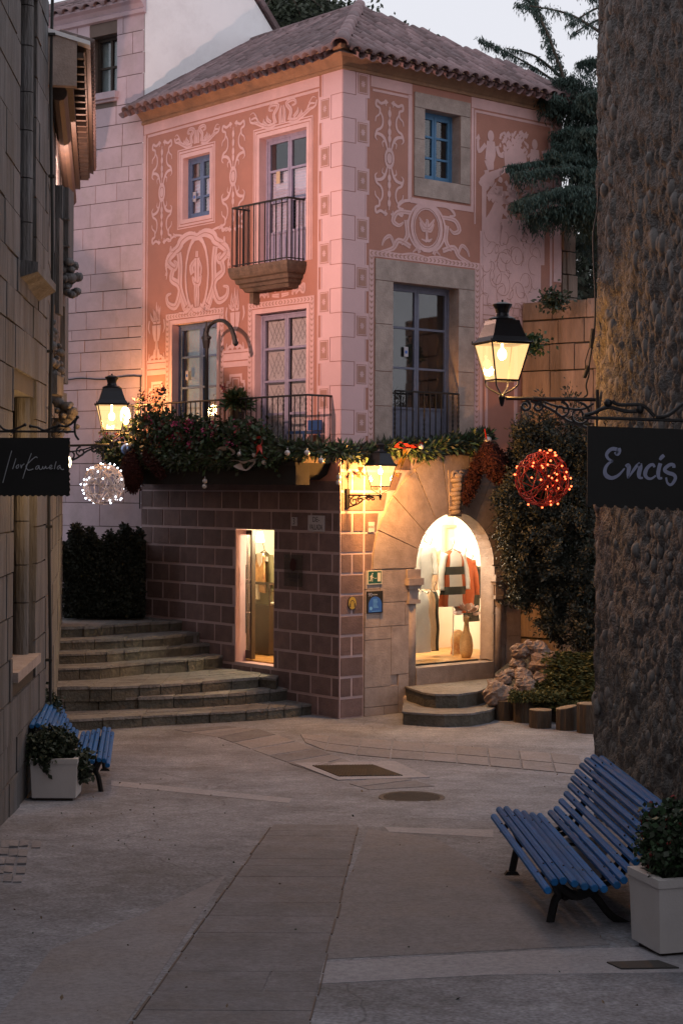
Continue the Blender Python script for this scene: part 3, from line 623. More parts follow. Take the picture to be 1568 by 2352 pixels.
def chev_frame(fr,o,g,wd,bot):
    u0,u1,z1=o[0]-g,o[1]+g,o[3]+g
    chevrons(fr,u0-wd,u0,bot,z1,True); chevrons(fr,u1,u1+wd,bot,z1,True); chevrons(fr,u0-wd,u1+wd,z1+.002,z1+wd,False)
for o_ in (w2,w3):
    outline(FL,o_,0,.075,bottom=False); chev_frame(FL,o_,.09,.10,4.25)
# friezes + pedestal panels between the windows
for x0,x1,yt,yb in ((337,386,829,859),(513,572,806,840)):
    a=FL.m(x0,yt); b=FL.m(x1,yb); u0,u1=sorted((a[0],b[0])); z1=a[1]; z0=b[1]; band(FL,u0,u1,z0,z0+.09); band(FL,u0,u1,z0+.11,z1-.06,name='frieze_band'); band(FL,u0,u1,z1-.045,z1)
    mb=MB(); um=(u0+u1)/2; zt_=z0-.12
    for g,wd in ((0,.05),(.07,.02)):
        for s in (-1,1): mb.fbox(FL,um+s*(.24-g)-wd/2,um+s*(.24-g)+wd/2,4.25,zt_-.16-g,.001,.006); mb.fbox(FL,um+s*(.2-g)-.05,um+s*(.2-g)+.05,zt_-.16-g,zt_-.16-g+wd,.001,.0055); mb.fbox(FL,um+s*(.15-g)-wd/2,um+s*(.15-g)+wd/2,zt_-.13-g,zt_-g,.001,.006)
        mb.fbox(FL,um-.15+g,um+.15-g,zt_-g-wd,zt_-g,.001,.0065)
    mb.build('pedestal_panel','pale_plaster',house)
# small carved panel above the lower balcony door
a=FL.m(648,690); uc=(w3[0]+w3[1])/2; zc=w3[3]+.46
orn(FL,uc,zc,.62,.24,[([(.2,-.6),(.32,.2),(.15,.8)],.03,.03,.07),([(.5,-.9),(.62,.1),(.5,.9)],.05,.04,.08),([(.62,-.8),(.8,-.5),(.95,-.75),(.98,-.3),(.85,-.35)],.09,.03,.1),([(.3,.3),(.4,.1),(.38,-.1),(.28,0)],.03,.02),([(.05,-.85),(.35,-.8)],.08,.05),([(.7,.9),(.9,1.2),(1.0,.8)],.05,.02)],'carved_panel')
orn(FL,uc,zc,.3,.2,[([(-.5,0),(.3,.05)],.08,.11,.1),([(.3,.05),(.55,.45),(.75,.4)],.07,.04),([(-.45,0),(-.6,-.4),(-.4,-.7)],.04,.02),([(-.3,-.05),(-.25,-.5),(-.1,-.7)],.04,.02),([(.25,0),(.45,-.35),(.6,-.2)],.04,.02),([(0,.1),(.05,.5),(.1,.75)],.07,.05)],'horse_silhouette',sym=False)
# phoenix medallion on the right wall
a=FRt.m(979,521); cu,cz=a
ph=[(circ(100,-70,.40,.95,0,0),.045,.045),([(.28,.98),(.5,.9),(.62,.65),(.5,.6)],.05,.02,.06),([(.35,.5),(.62,.45),(.72,.1),(.6,-.05),(.5,.1)],.07,.03,.10),([(.45,.2),(.42,-.4),(.55,-.75)],.09,.06,.1),([(.35,-.8),(.6,-.62),(.72,-.95),(.98,-1.15)],.09,.05,.1),([(.7,-.8),(.78,-.5),(.9,-.65),(.95,-.9)],.06,.03,.07),([(.05,-1.15),(.3,-1.1),(.6,-1.2),(1.0,-1.2)],.06,.03,.08),([(.15,-1.0),(.2,-.85),(.3,-1.0)],.08,.02)]
orn(FRt,cu,cz-.02,1.02,.42,ph,'round_medallion',discs=[(0,0,.36,.40,.82),(0,0,.28,.32,.93)])
orn(FRt,cu,cz-.04,.2,.24,[([(0,-.45),(0,.2),(.05,.55),(-.1,.62)],.05,.03,.09),([(0,.1),(-.35,.2),(-.85,.75)],.06,.02,.1),([(0,0),(-.4,-.05),(-.8,.4)],.05,.02,.08),([(0,.1),(.35,.2),(.85,.75)],.06,.02,.1),([(0,0),(.4,-.05),(.8,.4)],.05,.02,.08),([(0,-.4),(.15,-.8),(.5,-.7)],.05,.03),([(0,-.4),(-.1,-.9)],.05,.03),([(-.6,-.7),(0,-.8),(.6,-.6)],.02,.02,.04)],'bird_silhouette',sym=False)
# chevron band framing the stone door surround on the right
so_=op(FRt,860,1087,592,1000); so_=(so_[0],so_[1],4.2,so_[3])
chev_frame(FRt,so_,.02,.10,4.3)
# right panel: pale scene of children, basket and tree
def pr(*pts): return [FRt.m(735+x*.3906,y*.3906) for x,y in pts]
mb=MB()
def limb(pts,w0,w1,mid=None): ribbon(mb,FRt,pr(*pts),w0,w1,.006+random.uniform(0,.0015),mid=mid)
def blob(x,y,rx,ry):
    c_=pr((x,y))[0]; mb.poly([FRt.P(c_[0]+rx*math.cos(k*math.pi/9),c_[1]+ry*math.sin(k*math.pi/9),.0085) for k in range(18)])
blob(1000,800,.075,.095); limb([(1000,830),(1000,900),(990,950)],.18,.2,.24); limb([(990,940),(1000,1000)],.24,.14); limb([(975,1000),(975,1030),(940,1060)],.12,.06); limb([(970,850),(930,890),(925,820)],.08,.05); limb([(1035,860),(1050,910),(1075,920)],.08,.06)
limb([(920,800),(935,820)],.12,.03); 
blob(1258,850,.07,.09); limb([(1258,880),(1260,960),(1270,1040)],.2,.16,.26); limb([(1270,1040),(1290,1090)],.13,.06); limb([(1300,900),(1335,890)],.07,.04); limb([(1345,900),(1350,840)],.05,.1)
for _ in range(130):
    x=random.gauss(1140,42); y=random.uniform(790,930); x=min(max(x,1055),1215); q=random.uniform(-25,25); limb([(x,y),(x+q*.5,y-12),(x+q,y-24)],.05,.01,.05)
limb([(1080,935),(1210,935)],.22,.16,.32); limb([(1090,970),(1200,965)],.10,.10,.14)
limb([(935,1060),(960,1080),(1000,1040),(1060,1010),(1110,985)],.10,.05,.16); limb([(1130,990),(1130,1100),(1140,1200),(1130,1320)],.05,.10,.06)
for _ in range(60):
    x=random.uniform(1040,1330); y=random.uniform(1000,1190); limb([(x,y),(x+random.uniform(-25,25),y+random.uniform(-12,12)),(x+random.uniform(-45,45),y+random.uniform(-25,25))],.05,.01,.12)
for _ in range(10):
    x=random.uniform(965,1010); y=random.uniform(1090,1200); limb([(x,y),(x+15,y-20),(x+25,y-45)],.06,.01,.07)
blob(1055,1180,.08,.09); limb([(1050,1150),(1045,1120)],.08,.02); limb([(1050,1200),(1030,1270),(1000,1330)],.22,.34,.3); limb([(1065,1230),(1110,1290),(1060,1300)],.09,.06); limb([(1090,1240),(1095,1205)],.06,.05)
limb([(1000,1320),(1060,1400),(1130,1360),(1200,1330)],.3,.2,.5)
mb.poly([FRt.P(*p,.006) for p in pr((948,1070),(975,1080),(972,1280),(1060,1345),(1120,1350),(1160,1320),(1235,1250),(1310,1180),(1315,1300),(1315,1560),(948,1560))])
mb.build('figure_scene','pale_plaster',house)
band(FRt,3.10,4.50,6.15,7.75,n=.0045); band(FRt,3.02,3.09,4.4,7.9); 
mb=MB()
for _ in range(70):
    x=random.uniform(3.12,4.4); z=random.uniform(6.2,8.0); r=random.uniform(.05,.16); a0=random.uniform(0,360); ribbon(mb,FRt,[(x+p[0],z+p[1]) for p in circ(a0,a0+random.uniform(90,240),r,r*1.2,n=5)],.010,.006,.0095,k=2)
for z in (6.18,6.24,6.42,6.5,6.66): mb.fbox(FRt,3.1,3.95,z,z+.014,.0065,.0085)
mb.build('incised_line','groove',house,kind='stuff')
band(FRt,3.16,3.22,4.3,6.1); band(FRt,3.85,3.93,4.3,6.1); band(FRt,3.14,3.95,6.06,6.13)
# painted bricks of the ground floor -------------------------------
bh=.322; J=.022
def bricks(fr,u0,u1,rows_,bw,ops,off=0.,fix=None):
    for r in range(rows_):
        z0,z1=r*bh+J,(r+1)*bh-J; cuts=[u0]; 
        if fix: cuts=fix[r%2]
        else:
            u=u0+(bw*.36 if r%2 else bw); 
            while u<u1-.08: cuts.append(u); u+=bw
            cuts.append(u1)
        for a,b in zip(cuts,cuts[1:]):
            segs=[(a+J*(1 if a>u0 else 1),b-J)]
            for o_ in ops:
                if o_[2]<z1-.02 and o_[3]>z0+.02:
                    ns=[]
                    for s in segs:
                        if s[1]<=o_[0] or s[0]>=o_[1]: ns.append(s)
                        else:
                            if s[0]<o_[0]: ns.append((s[0],o_[0]-J))
                            if s[1]>o_[1]: ns.append((o_[1]+J,s[1]))
                    segs=ns
            for s in segs:
                if s[1]-s[0]<.05: continue
                e=random.uniform(-.003,.003); mb=MB(); mb.fbox(fr,s[0]+e,s[1]+e,z0,z1,.001,.010+random.uniform(0,.003)); mb.build('brick','brick_dark',house)
bricks(FL,0,UMAX,11,.515,[dl]); bricks(FRt,0,.485,13,.5,[],fix=[[0,.485],[0,.24,.485]])
mb=MB(); mb.fbox(FRt,0,.485,0,4.19,.0003,.0009); mb.build('joint_field','joint',house)
# painted bricks above the arch shoulder, clipped by the outer arch ring
OR_=1.80
for r in range(7,13):
    z0,z1=r*bh+J,(r+1)*bh-J
    zc=max(z1-AZ,0); lim=AC-math.sqrt(max(OR_**2-(max(z0-AZ,0.0))**2,.01))-.03
    cuts=[.485,.80,1.3,1.8] if r%2 else [.485,.98,1.48]
    for a,b in zip(cuts,cuts[1:]):
        if a+.08<lim:
            l0=min(b-J,lim); l1=min(b-J,AC-math.sqrt(max(OR_**2-(max(z1-AZ,0.0))**2,.01))-.03)
            mb=MB(); mb.prism([(a+J,z0),(l0,z0),(max(l1,l0),z1),(a+J,z1)],FRt,.001,.011); mb.build('brick','brick_dark',house)
mb=MB(); mb.prism([(.485,2.25),(.75,2.25),(.80,2.9),(1.0,3.4),(1.4,3.85),(1.9,4.19),(.485,4.19)],FRt,.0003,.0009); mb.build('joint_field','joint',house)
for z in (4.02,4.09,4.15): band(FRt,0,1.6,z,z+.018,'groove','moulding_line',.004)
# stone dressings of the arch --------------------------------------
nv=9
for i in range(nv):
    a0=math.pi-i*math.pi/nv-.006; a1=math.pi-(i+1)*math.pi/nv+.006; pts=[]
    ks=5; ro=OR_+(.06 if i in (3,4,5) else 0)+random.uniform(-.02,.02)
    for k in range(ks): t=a0+(a1-a0)*k/(ks-1); pts.append((AC+AR*math.cos(t),AZ+AR*math.sin(t)))
    for k in range(ks): t=a1+(a0-a1)*k/(ks-1); pts.append((AC+ro*math.cos(t),AZ+ro*math.sin(t)))
    mb=MB(); mb.prism(pts,FRt,-.02,.035+random.uniform(0,.006)); mb.build('voussoir','stone',house)
def blocks(fr,spec,name='stone_block',m='stone',n1=.03):
    for u0,u1,z0,z1 in spec:
        mb=MB(); mb.fbox(fr,u0+.005,u1-.005,z0+.005,z1-.005,-.02,n1+random.uniform(0,.005)); mb.build(name,m,house)
pe=AC-AR; blocks(FRt,[(.49,.80,2.0,2.30),(.80,pe,1.78,2.30),(.49,.80,1.4,2.0),(.80,1.35,1.4,1.78),(1.35,pe,1.4,1.78),(.49,1.05,1.2,1.4),(1.05,pe,.62,1.4),(.49,1.05,.45,1.2),(.49,1.2,.14,.45),(1.2,pe,0.0,.62),(.49,.9,0,.14),(.9,1.2,0,.14)])
pr_=AC+AR; blocks(FRt,[(pr_,3.66,2.0,2.30),(pr_,3.60,1.5,2.0),(pr_,3.66,.95,1.5),(pr_,3.62,.45,.95),(pr_,3.66,0,.45),(3.66,4.02,1.7,2.3),(3.66,4.02,1.1,1.7),(3.66,4.02,.5,1.1),(3.66,4.02,0,.5)])
blocks(FRt,[(3.66,4.02,2.3,2.9),(3.9,4.02,2.9,3.5)])
# engaged column with capital on each side of the arch
for cu_,nm in ((pe-.07,0),(pr_+.13,1)):
    p=FRt.P(cu_,0,-.05); mb=MB(); mb.lathe([(.115,.35),(.11,1.75)],p,16); mb.build('column_shaft','stone',house,smooth=True)
    mb=MB(); c0_=cu_
    for hw_,za,zb,nn in ((.125,1.74,1.80,.085),(.10,1.80,1.98,.06),(.13,1.98,2.04,.09),(.165,2.04,2.15,.125),(.145,2.15,2.29,.07)): mb.fbox(FRt,c0_-hw_,c0_+hw_,za,zb,-.03,nn)
    mb.build('capital','stone',house)
    mb=MB(); mb.lathe([(.20,.0),(.20,.14),(.22,.2),(.2,.26),(.13,.3),(.12,.38)],p,16); mb.build('column_base','stone',house,smooth=True)
# carved keystone
def scroll_pts(fr,u,z,r,n): return [fr.P(u+r*(1-.7*i/14)*math.cos(.5*i),z+r*(1-.7*i/14)*math.sin(.5*i),n) for i in range(15)]
kz=AZ+AR; mb=MB(); kp=FRt.P(AC-.02,kz+.28,.07)
for k in range(9):
    f_=k/8; mb.tube([FRt.P(AC-.02-.10-.03*math.sin(k*1.9),kz+.0+k*.075,.05),FRt.P(AC-.02,kz+.02+k*.075+.01*math.sin(k*3),.10+.05*f_),FRt.P(AC-.02+.10+.03*math.cos(k*2.3),kz-.0+k*.075,.05)],[.03,.052,.03],7)
for sx_ in (-.07,.07): mb.tube(scroll_pts(FRt,AC-.02+sx_,kz+.62,.07,.09),.028,6)
mb.build('carved_keystone','stone',house,smooth=True)
mb=MB(); mb.prism([(AC-.15,kz-.06),(AC+.11,kz-.06),(AC+.15,kz+.70),(AC-.19,kz+.70)],FRt,.0,.055); mb.build('keystone','stone',house)
# arch inner splay (jamb and soffit) and threshold
mb=MB(); d0=.24; ar2=AR-.03
ring=[(AC-AR,.72),(AC-AR,AZ)]+[(AC+AR*math.cos(math.radians(t)),AZ+AR*math.sin(math.radians(t))) for t in range(171,0,-9)]+[(AC+AR,AZ),(AC+AR,.72)]
ring2=[(AC+(u-AC)*ar2/AR,z if z<=AZ else AZ+(z-AZ)*ar2/AR) for u,z in ring]
mb.add([FRt.P(*q,0) for q in ring]+[FRt.P(*q,-d0) for q in ring2],[(i,i+1,len(ring)+i+1,len(ring)+i) for i in range(len(ring)-1)]); mb.build('arch_reveal','stone',house)
for q in ((AC-AR,AC+AR,.38,.695,.06),(AC-AR-.03,AC+AR+.03,0,.385,.10)):
    mb=MB(); mb.fbox(FRt,q[0],q[1],q[2],q[3],-d0-.1,q[4]); mb.build('threshold_block','stone',house)
mb=MB(); mb.fbox(FRt,AC-AR+.1,AC+AR-.1,.695,.72,-d0-.02,-d0+.03); mb.build('glazing_frame','iron',house)
mb=MB(); mb.poly([FRt.P(*q,-d0-.01) for q in ring2]); mb.build('shop_window_pane','shop_glass',house)
# two curved steps in front of the arch
for zc,pts in ((.20,[(925,1634),(960,1637),(1020,1640),(1080,1638),(1125,1630),(1140,1621)]),(.42,[(972,1590),(1000,1594),(1050,1594),(1095,1588),(1122,1578)])):
    W=[onz(x,y,zc) for x,y in pts]; a=FRt.P(pe-.2,0,0); b=FRt.P(pr_+.1,0,0); poly=[(p[0],p[1]) for p in W]+[(b[0],b[1]),(a[0],a[1])]
    mb=MB(); mb.vprism(poly,-.05,zc-.03); mb.build('door_step','step_riser_shaded',house); c_=np.mean(np.array(poly),0); mb=MB(); mb.vprism([tuple(c_+(np.array(p)-c_)*1.02) for p in poly],zc-.03,zc); mb.build('step_tread','step_stone',house)  # step body in the shade-dark riser colour, paler tread on top
# stone surrounds on the right wall ---------------------------------
s0=op(FRt,947,1080,205,452); blocks(FRt,[(s0[0]+.03,s0[1]-.02,rw[3],s0[3]-.03),(s0[0]+.03,rw[0],rw[2]+.62,rw[3]),(s0[0]+.03,rw[0],rw[2],rw[2]+.62),(rw[1],s0[1]-.02,rw[2]+.62,rw[3]),(rw[1],s0[1]-.02,rw[2],rw[2]+.62),(s0[0]+.03,s0[1]-.02,s0[2]+.02,rw[2])],'stone_block','stone',.022)
zs=[4.2,4.9,5.45,6.2,rd[3]]
sp=[(so_[0],so_[1],rd[3],so_[3])]
for a,b in zip(zs,zs[1:]): sp+= [(so_[0],rd[0],a,b),(rd[1],so_[1],a+.07*(a>4.3),b+.07*(b<rd[3]-.1))]
blocks(FRt,sp,'stone_block','stone',.022)
# cornice -----------------------------------------------------------
prof=[(0,10.10),(.035,10.11),(.04,10.15),(.02,10.16),(.05,10.20),(.12,10.28),(.22,10.34),(.26,10.36),(.26,10.42),(0,10.44)]
def cor(fr,uend,first):
    # mitred at the corner
    k=1.0; vs=[]; 
    for n,z in prof: vs.append(fr.P(-n,z,n))
    for n,z in prof: vs.append(fr.P(uend,z,n))
    m_=len(prof); mb=MB(); mb.add(vs,[(i,i+1,m_+i+1,m_+i) for i in range(m_-1)]+[tuple(range(m_)),tuple(range(2*m_-1,m_-1,-1))]); mb.build('cornice','cornice',house,smooth=False)
cor(FL,UMAX+.02,1); cor(FRt,RMAX+.02,0)
# windows -----------------------------------------------------------
def casement(fr,o,nd,wood,fills,name='window',curt=None,leafs=2,door=False,stile=.05):
    u0,u1,z0,z1=o; mb=MB(); f=.045; n0,n1=-nd,-nd+.06
    mb.fbox(fr,u0,u0+f,z0,z1,n0,n1); mb.fbox(fr,u1-f,u1,z0,z1,n0,n1); mb.fbox(fr,u0+f,u1-f,z1-f,z1,n0,n1); mb.fbox(fr,u0+f,u1-f,z0,z0+f,n0,n1)
    win=mb.build(name,wood,house); mw=(u1-u0-2*f)/leafs; R=len(fills)
    for l in range(leafs):
        a=u0+f+l*mw; b=a+mw; n2,n3=-nd+.012,-nd+.05; mb=MB(); s=stile
        mb.fbox(fr,a+.003,a+s,z0+f,z1-f,n2,n3); mb.fbox(fr,b-s,b-.003,z0+f,z1-f,n2,n3)
        H=z1-z0-2*f; hs=[z1-f-H*i/R for i in range(R+1)]
        for i,h in enumerate(hs):
            t=.06 if i in(0,R) else .035; lo=h-t if i==0 else (h if i==R else h-t/2); mb.fbox(fr,a+s,b-s,lo,lo+t,n2,n3)
        mb.build('sash',wood,win)
        for i,fl in enumerate(fills):
            za,zb=hs[i+1]+.018,hs[i]-.018
            if fl=='wood':
                mb=MB(); mb.fbox(fr,a+s,b-s,za,zb,n2+.006,n2+.02); mb.fbox(fr,a+s+.04,b-s-.04,za+.06,zb-.06,n2+.02,n2+.03); mb.build('panel',wood,win); continue
            mb=MB(); mb.fbox(fr,a+s,b-s,za,zb,n2+.01,n2+.014); mb.build('pane','glass',win)
            if fl=='shutter':
                mb=MB(); k=int((zb-za)/.05); mb.fbox(fr,a+s-.01,b-s+.01,za,zb,n2-.05,n2-.04)
                for q in range(k): z=za+(q+.2)*(zb-za)/k; mb.add([fr.P(a+s,z,n2-.02),fr.P(b-s,z,n2-.02),fr.P(b-s,z+.035,n2-.038),fr.P(a+s,z+.035,n2-.038)],[(0,1,2,3)])
                mb.build('shutter','shutter',win)
            if fl=='lace':
                mb=MB(); mb.fbox(fr,a+s-.01,b-s+.01,za-.02,zb+.02,n2-.05,n2-.046); lc=mb.build('lace_curtain','lace' if not curt else curt,win); mb=MB()
                W_=b-a-2*s; Hh=zb-za; st_=.105
                for dgn in (-1,1):
                    c0=-W_
                    while c0<Hh+W_:
                        p=[]
                        x0,y0=0,c0
                        # clip line y=c0+1.6*dgn*x
                        for t in np.linspace(0,W_,9):
                            y=c0+1.7*dgn*t+(0 if dgn>0 else 0)
                            if 0<=y<=Hh: p.append((a+s+t,za+y))
                        if len(p)>1: ribbon(mb,fr,p,.016,.016,n2-.044,k=1)
                        c0+=st_*1.7
                mb.build('lace_pattern','lace_pattern',lc,kind='stuff')
            if fl=='grey':
                mb=MB(); mb.fbox(fr,a+s-.01,b-s+.01,za-.02,zb+.02,n2-.06,n2-.056); mb.build('blind','grey_glass_curtain',win)
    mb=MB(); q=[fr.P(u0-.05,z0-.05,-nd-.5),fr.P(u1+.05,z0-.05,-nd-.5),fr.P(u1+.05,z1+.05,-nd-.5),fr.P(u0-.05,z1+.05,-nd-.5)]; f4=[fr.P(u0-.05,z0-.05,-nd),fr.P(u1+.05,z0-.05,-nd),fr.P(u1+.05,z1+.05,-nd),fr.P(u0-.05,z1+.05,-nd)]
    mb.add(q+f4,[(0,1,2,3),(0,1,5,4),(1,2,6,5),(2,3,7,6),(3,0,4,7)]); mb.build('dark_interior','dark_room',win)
    return win
casement(FL,w1,.17,'blue_wood',['glass','shutter','shutter'])
casement(FL,bd,.20,'lilac_wood',['glass','shutter','shutter','wood'],'balcony_door')
casement(FL,w2,.20,'blue_wood',['lace','lace','lace','wood'],'balcony_door',curt='grey_glass_curtain')
casement(FL,w3,.18,'lilac_wood',['lace','lace','lace','lace'],'balcony_door')
casement(FRt,rw,.24,'bright_blue_wood',['glass','glass','glass'])
casement(FRt,(rd[0],rd[1],4.2,rd[3]),.26,'grey_wood',['glass','glass','glass','wood'],'french_door')
# notices on panes
for fr,px,py,nn,wd,h in ((FL,447,452,-.115,.09,.17),(FL,430,862,-.145,.08,.16),(FRt,932,808,-.20,.09,.16),(FL,577+0,0,0,0,0)):
    if wd==0: continue
    u,z=fr.m(px,py,nn); mb=MB(); mb.fbox(fr,u-wd/2,u+wd/2,z-h/2,z+h/2,nn,nn+.003,0); mb.fbox(fr,u-wd*.28,u+wd*.28,z-h*.18,z+h*.12,nn+.003,nn+.005,1); mb.build('window_notice','ceramic_tile',house,mats=['ceramic_tile','sign_blue'])
u,z=FL.m(639,408,-.145); mb=MB(); mb.fbox(FL,u-.05,u+.05,z-.1,z+.1,-.145,-.141); mb.build('window_notice','beige_cloth',house)
# ================================================================== ROOF
TP=.60; ZE=10.50; WR=2.48; tl=math.hypot(1,TP)
roof=house
def zr(w_): return ZE+TP*w_
def slope_pt(fr,u,w_,h=0.): # w_ inward distance; h above plane
    nrm=un(Z*1.0+fr.N*TP); return fr.P(u,zr(w_),-w_)+nrm*h
vrg=lambda w_: 5.42-(5.42-WR)*max(w_,0)/WR if w_>=0 else 5.42
mb=MB()
mb.poly([slope_pt(FL,.36,-.36,-.02),slope_pt(FL,UMAX+.15,-.36,-.02),slope_pt(FL,UMAX,WR,-.02),slope_pt(FL,-WR,WR,-.02)][:0] or [slope_pt(FL,-.36,-.36,-.03),slope_pt(FL,UMAX+.15,-.36,-.03),slope_pt(FL,UMAX,WR,-.03),slope_pt(FL,WR,WR,-.03)])
mb.poly([slope_pt(FRt,-.36,-.36,-.03),slope_pt(FRt,vrg(-.3),-.36,-.03),slope_pt(FRt,WR,WR,-.03)])
# far slopes
e1=slope_pt(FL,UMAX,WR,-.03); e2=slope_pt(FL,WR,WR,-.03); mb.poly([e1,e2,FRt.P(RMAX,ZE,-2*WR),FL.P(UMAX,ZE,-2*WR)]); mb.poly([e2,FRt.P(RMAX+.4,ZE-.2,.3),FRt.P(RMAX,ZE,-2*WR)])
mb.build('roof_deck','tile_dark',roof)
def tile_mesh():
    seg=8; vs=[]; L=.47
    for s,(r,x) in enumerate(((.106,0),(.084,L))):
        for k in range(seg+1):
            a=math.pi*k/seg; vs.append((x,r*math.cos(a),r*math.sin(a)*.85)); vs.append((x,(r-.018)*math.cos(a),(r-.018)*math.sin(a)*.85))
    n=2*(seg+1); f=[]
    for k in range(seg):
        i=2*k; f+= [(i,i+2,n+i+2,n+i),(i+1,n+i+1,n+i+3,i+3),(i,i+1,i+3,i+2)]
    f+=[(0,n,n+1,1)]
    me=bpy.data.meshes.new('roof_tile'); me.from_pydata(vs,[],f); me.materials.append(MATS['tile']); me.polygons.foreach_set('use_smooth',[True]*len(f)); me.update(); return me
TM=tile_mesh()
def place_tile(p,xdir,zdir,sc=1.,name='roof_tile',par=None):
    X=un(xdir); Zd=un(zdir-X*np.dot(zdir,X)); Yd=np.cross(Zd,X); o=bpy.data.objects.new(name,TM); COL.objects.link(o)
    W=Matrix(((X[0],Yd[0],Zd[0],p[0]),(X[1],Yd[1],Zd[1],p[1]),(X[2],Yd[2],Zd[2],p[2]),(0,0,0,1)))@Matrix.Scale(sc,4); attach(o,par or roof,W); return o
pit=.232; ex=.37
def tiles(fr,umin_f,umax_f,lo,hi):
    up=un(-fr.N+Z*TP); nrm=un(fr.N*TP+Z)
    u=lo
    while u<hi:
        s=0; w_=-.38
        while w_<WR-.05:
            uu=u+random.uniform(-.010,.010)
            if umin_f(w_+.15)<=uu<=umax_f(w_+.15):
                place_tile(slope_pt(fr,uu,w_,.030+random.uniform(0,.008))-up*random.uniform(0,.03),up+nrm*.035+fr.U*random.uniform(-.02,.02),nrm)
            w_+=ex/tl
        u+=pit
tiles(FL,lambda w_:w_+.05,lambda w_:UMAX+.16,-.30,UMAX+.2)
tiles(FRt,lambda w_:w_+.05,lambda w_:vrg(w_)+.02,-.30,5.5)
# channel (under) tiles at the eaves and over the slopes
def channels(fr,umin_f,umax_f,lo,hi,name):
    mb=MB(); u=lo+pit/2
    while u<hi:
        s0=-.41; ww=[s0]; 
        while ww[-1]<WR: ww.append(ww[-1]+.33)
        ww=[x for x in ww if umin_f(x)<=u<=umax_f(x)]
        if len(ww)>1:
            vs=[]
            for x in ww:
                for k in range(7):
                    a=math.pi*k/6; vs.append(slope_pt(fr,u-.085*math.cos(a),x,.030-.10*math.sin(a)))
            mb.add(vs,[(i*7+k,i*7+k+1,(i+1)*7+k+1,(i+1)*7+k) for i in range(len(ww)-1) for k in range(6)])
        u+=pit
    mb.build('channel_tiles','tile',roof,kind='stuff',smooth=True)
channels(FL,lambda w_:w_-.05,lambda w_:UMAX+.1,-.30,UMAX+.2,'a'); channels(FRt,lambda w_:w_-.05,lambda w_:vrg(w_),-.30,5.5,'b')
# hip tiles, ridge tiles and flat verge tiles
hp0=FL.P(-.40,ZE-TP*.40,.40); hp1=slope_pt(FL,WR,WR,0.); n_=9
for k in range(n_):
    p=hp0+(hp1-hp0)*(k/n_); o_=place_tile(p+Z*.075,(hp1-hp0)+Z*.25,Z,1.22 if k else 1.35,'hip_tile')
rg0=slope_pt(FL,WR,WR,0); rg1=slope_pt(FL,UMAX,WR,0); n_=7
for k in range(n_): place_tile(rg0+(rg1-rg0)*(k/n_)+Z*.045,(rg1-rg0)+Z*.1,Z,1.15,'ridge_tile')
v0=FRt.P(5.46,ZE-TP*.36+.06,.36); v1=hp1+Z*.06; n_=10
for k in range(n_):
    a=v0+(v1-v0)*(k/n_); b=v0+(v1-v0)*((k+.96)/n_)+Z*0.; s_=un(FRt.U+V(0,0,.1))*.16; mb=MB(); h=Z*(.02+.03)
    mb.hexa([a-s_,a+s_*.3,b+s_*.3,b-s_,a-s_+h,a+s_*.3+h,b+s_*.3+h*.5,b-s_+h*.5]); mb.build('verge_tile','tile',roof)
# ================================================================== STONE HOUSE BEHIND (ashlar front + white gable)
sh=thing('stone_house',B0,'tall house of pale squared stone with a plain white side wall behind the pink house','house')
aw=op(FA,207,269,87,224); zA=lambda y: FA.m(332,y)[1]
mb=MB(); wall_sheet(mb,FA,0,5.2,.5,12.4,[aw],-.012); reveal(mb,FA,aw,.3,-.012); mb.build('wall','mortar',sh)
cy=[26,68,118,167,232,276,327,376,411,454,509,560,619,661,706,748,773,802,847,890,940,982,1064,1116,1156,1211,1270,1330,1400]
zs_=[zA(y) for y in cy]
for i,(zt_,zb) in enumerate(zip(zs_,zs_[1:])):
    u=0; j=0
    while u<4.6:
        d=random.uniform(.45,.85)*(1.25 if zt_-zb>.4 else 1); 
        if u==0 and i%2: d*=.55
        e=min(u+d,4.9); segs=[(u,e)]
        if aw[2]<zt_-.03 and aw[3]>zb+.03:
            ns=[]
            for s in segs:
                if s[1]<=aw[0]+.02 or s[0]>=aw[1]-.02: ns.append(s)
                else:
                    if s[0]<aw[0]-.1: ns.append((s[0],aw[0]))
                    if s[1]>aw[1]+.1: ns.append((aw[1],s[1]))
            segs=ns
        for s in segs:
            g=.007; mb=MB(); r=lambda: random.uniform(-.003,.003); n1=random.uniform(0,.006)
            mb.fbox(FA,s[0]+g+r(),s[1]-g+r(),zb+g+r(),zt_-g+r(),-.03,n1); mb.build('ashlar_block','ashlar',sh)
        u=e
    
# window of the stone house
mb=MB(); mb.fbox(FA,aw[0]-.05,aw[1]+.12,aw[2]-.10,aw[2]+.02,-.05,.10); mb.fbox(FA,aw[0]-.02,aw[1]+.08,aw[2]-.15,aw[2]-.10,-.05,.05); mb.build('window_sill','ashlar',sh)
f=.06; u0,u1,z0,z1=aw; mb=MB(); nd=-.28
mb.fbox(FA,u0,u0+f,z0,z1,nd,nd+.07); mb.fbox(FA,u1-f,u1,z0,z1,nd,nd+.07); mb.fbox(FA,u0+f,u1-f,z1-f,z1,nd,nd+.07); mb.fbox(FA,u0+f,u1-f,z0,z0+f,nd,nd+.07)
um=(u0+u1)/2; zm=(z0+z1)/2; mb.fbox(FA,um-.025,um+.025,z0+f,z1-f,nd+.01,nd+.06); mb.fbox(FA,u0+f,um-.025,zm-.02,zm+.02,nd+.01,nd+.06); mb.fbox(FA,um+.025,u1-f,zm-.02,zm+.02,nd+.01,nd+.06)
win=mb.build('window','brown_wood',sh)
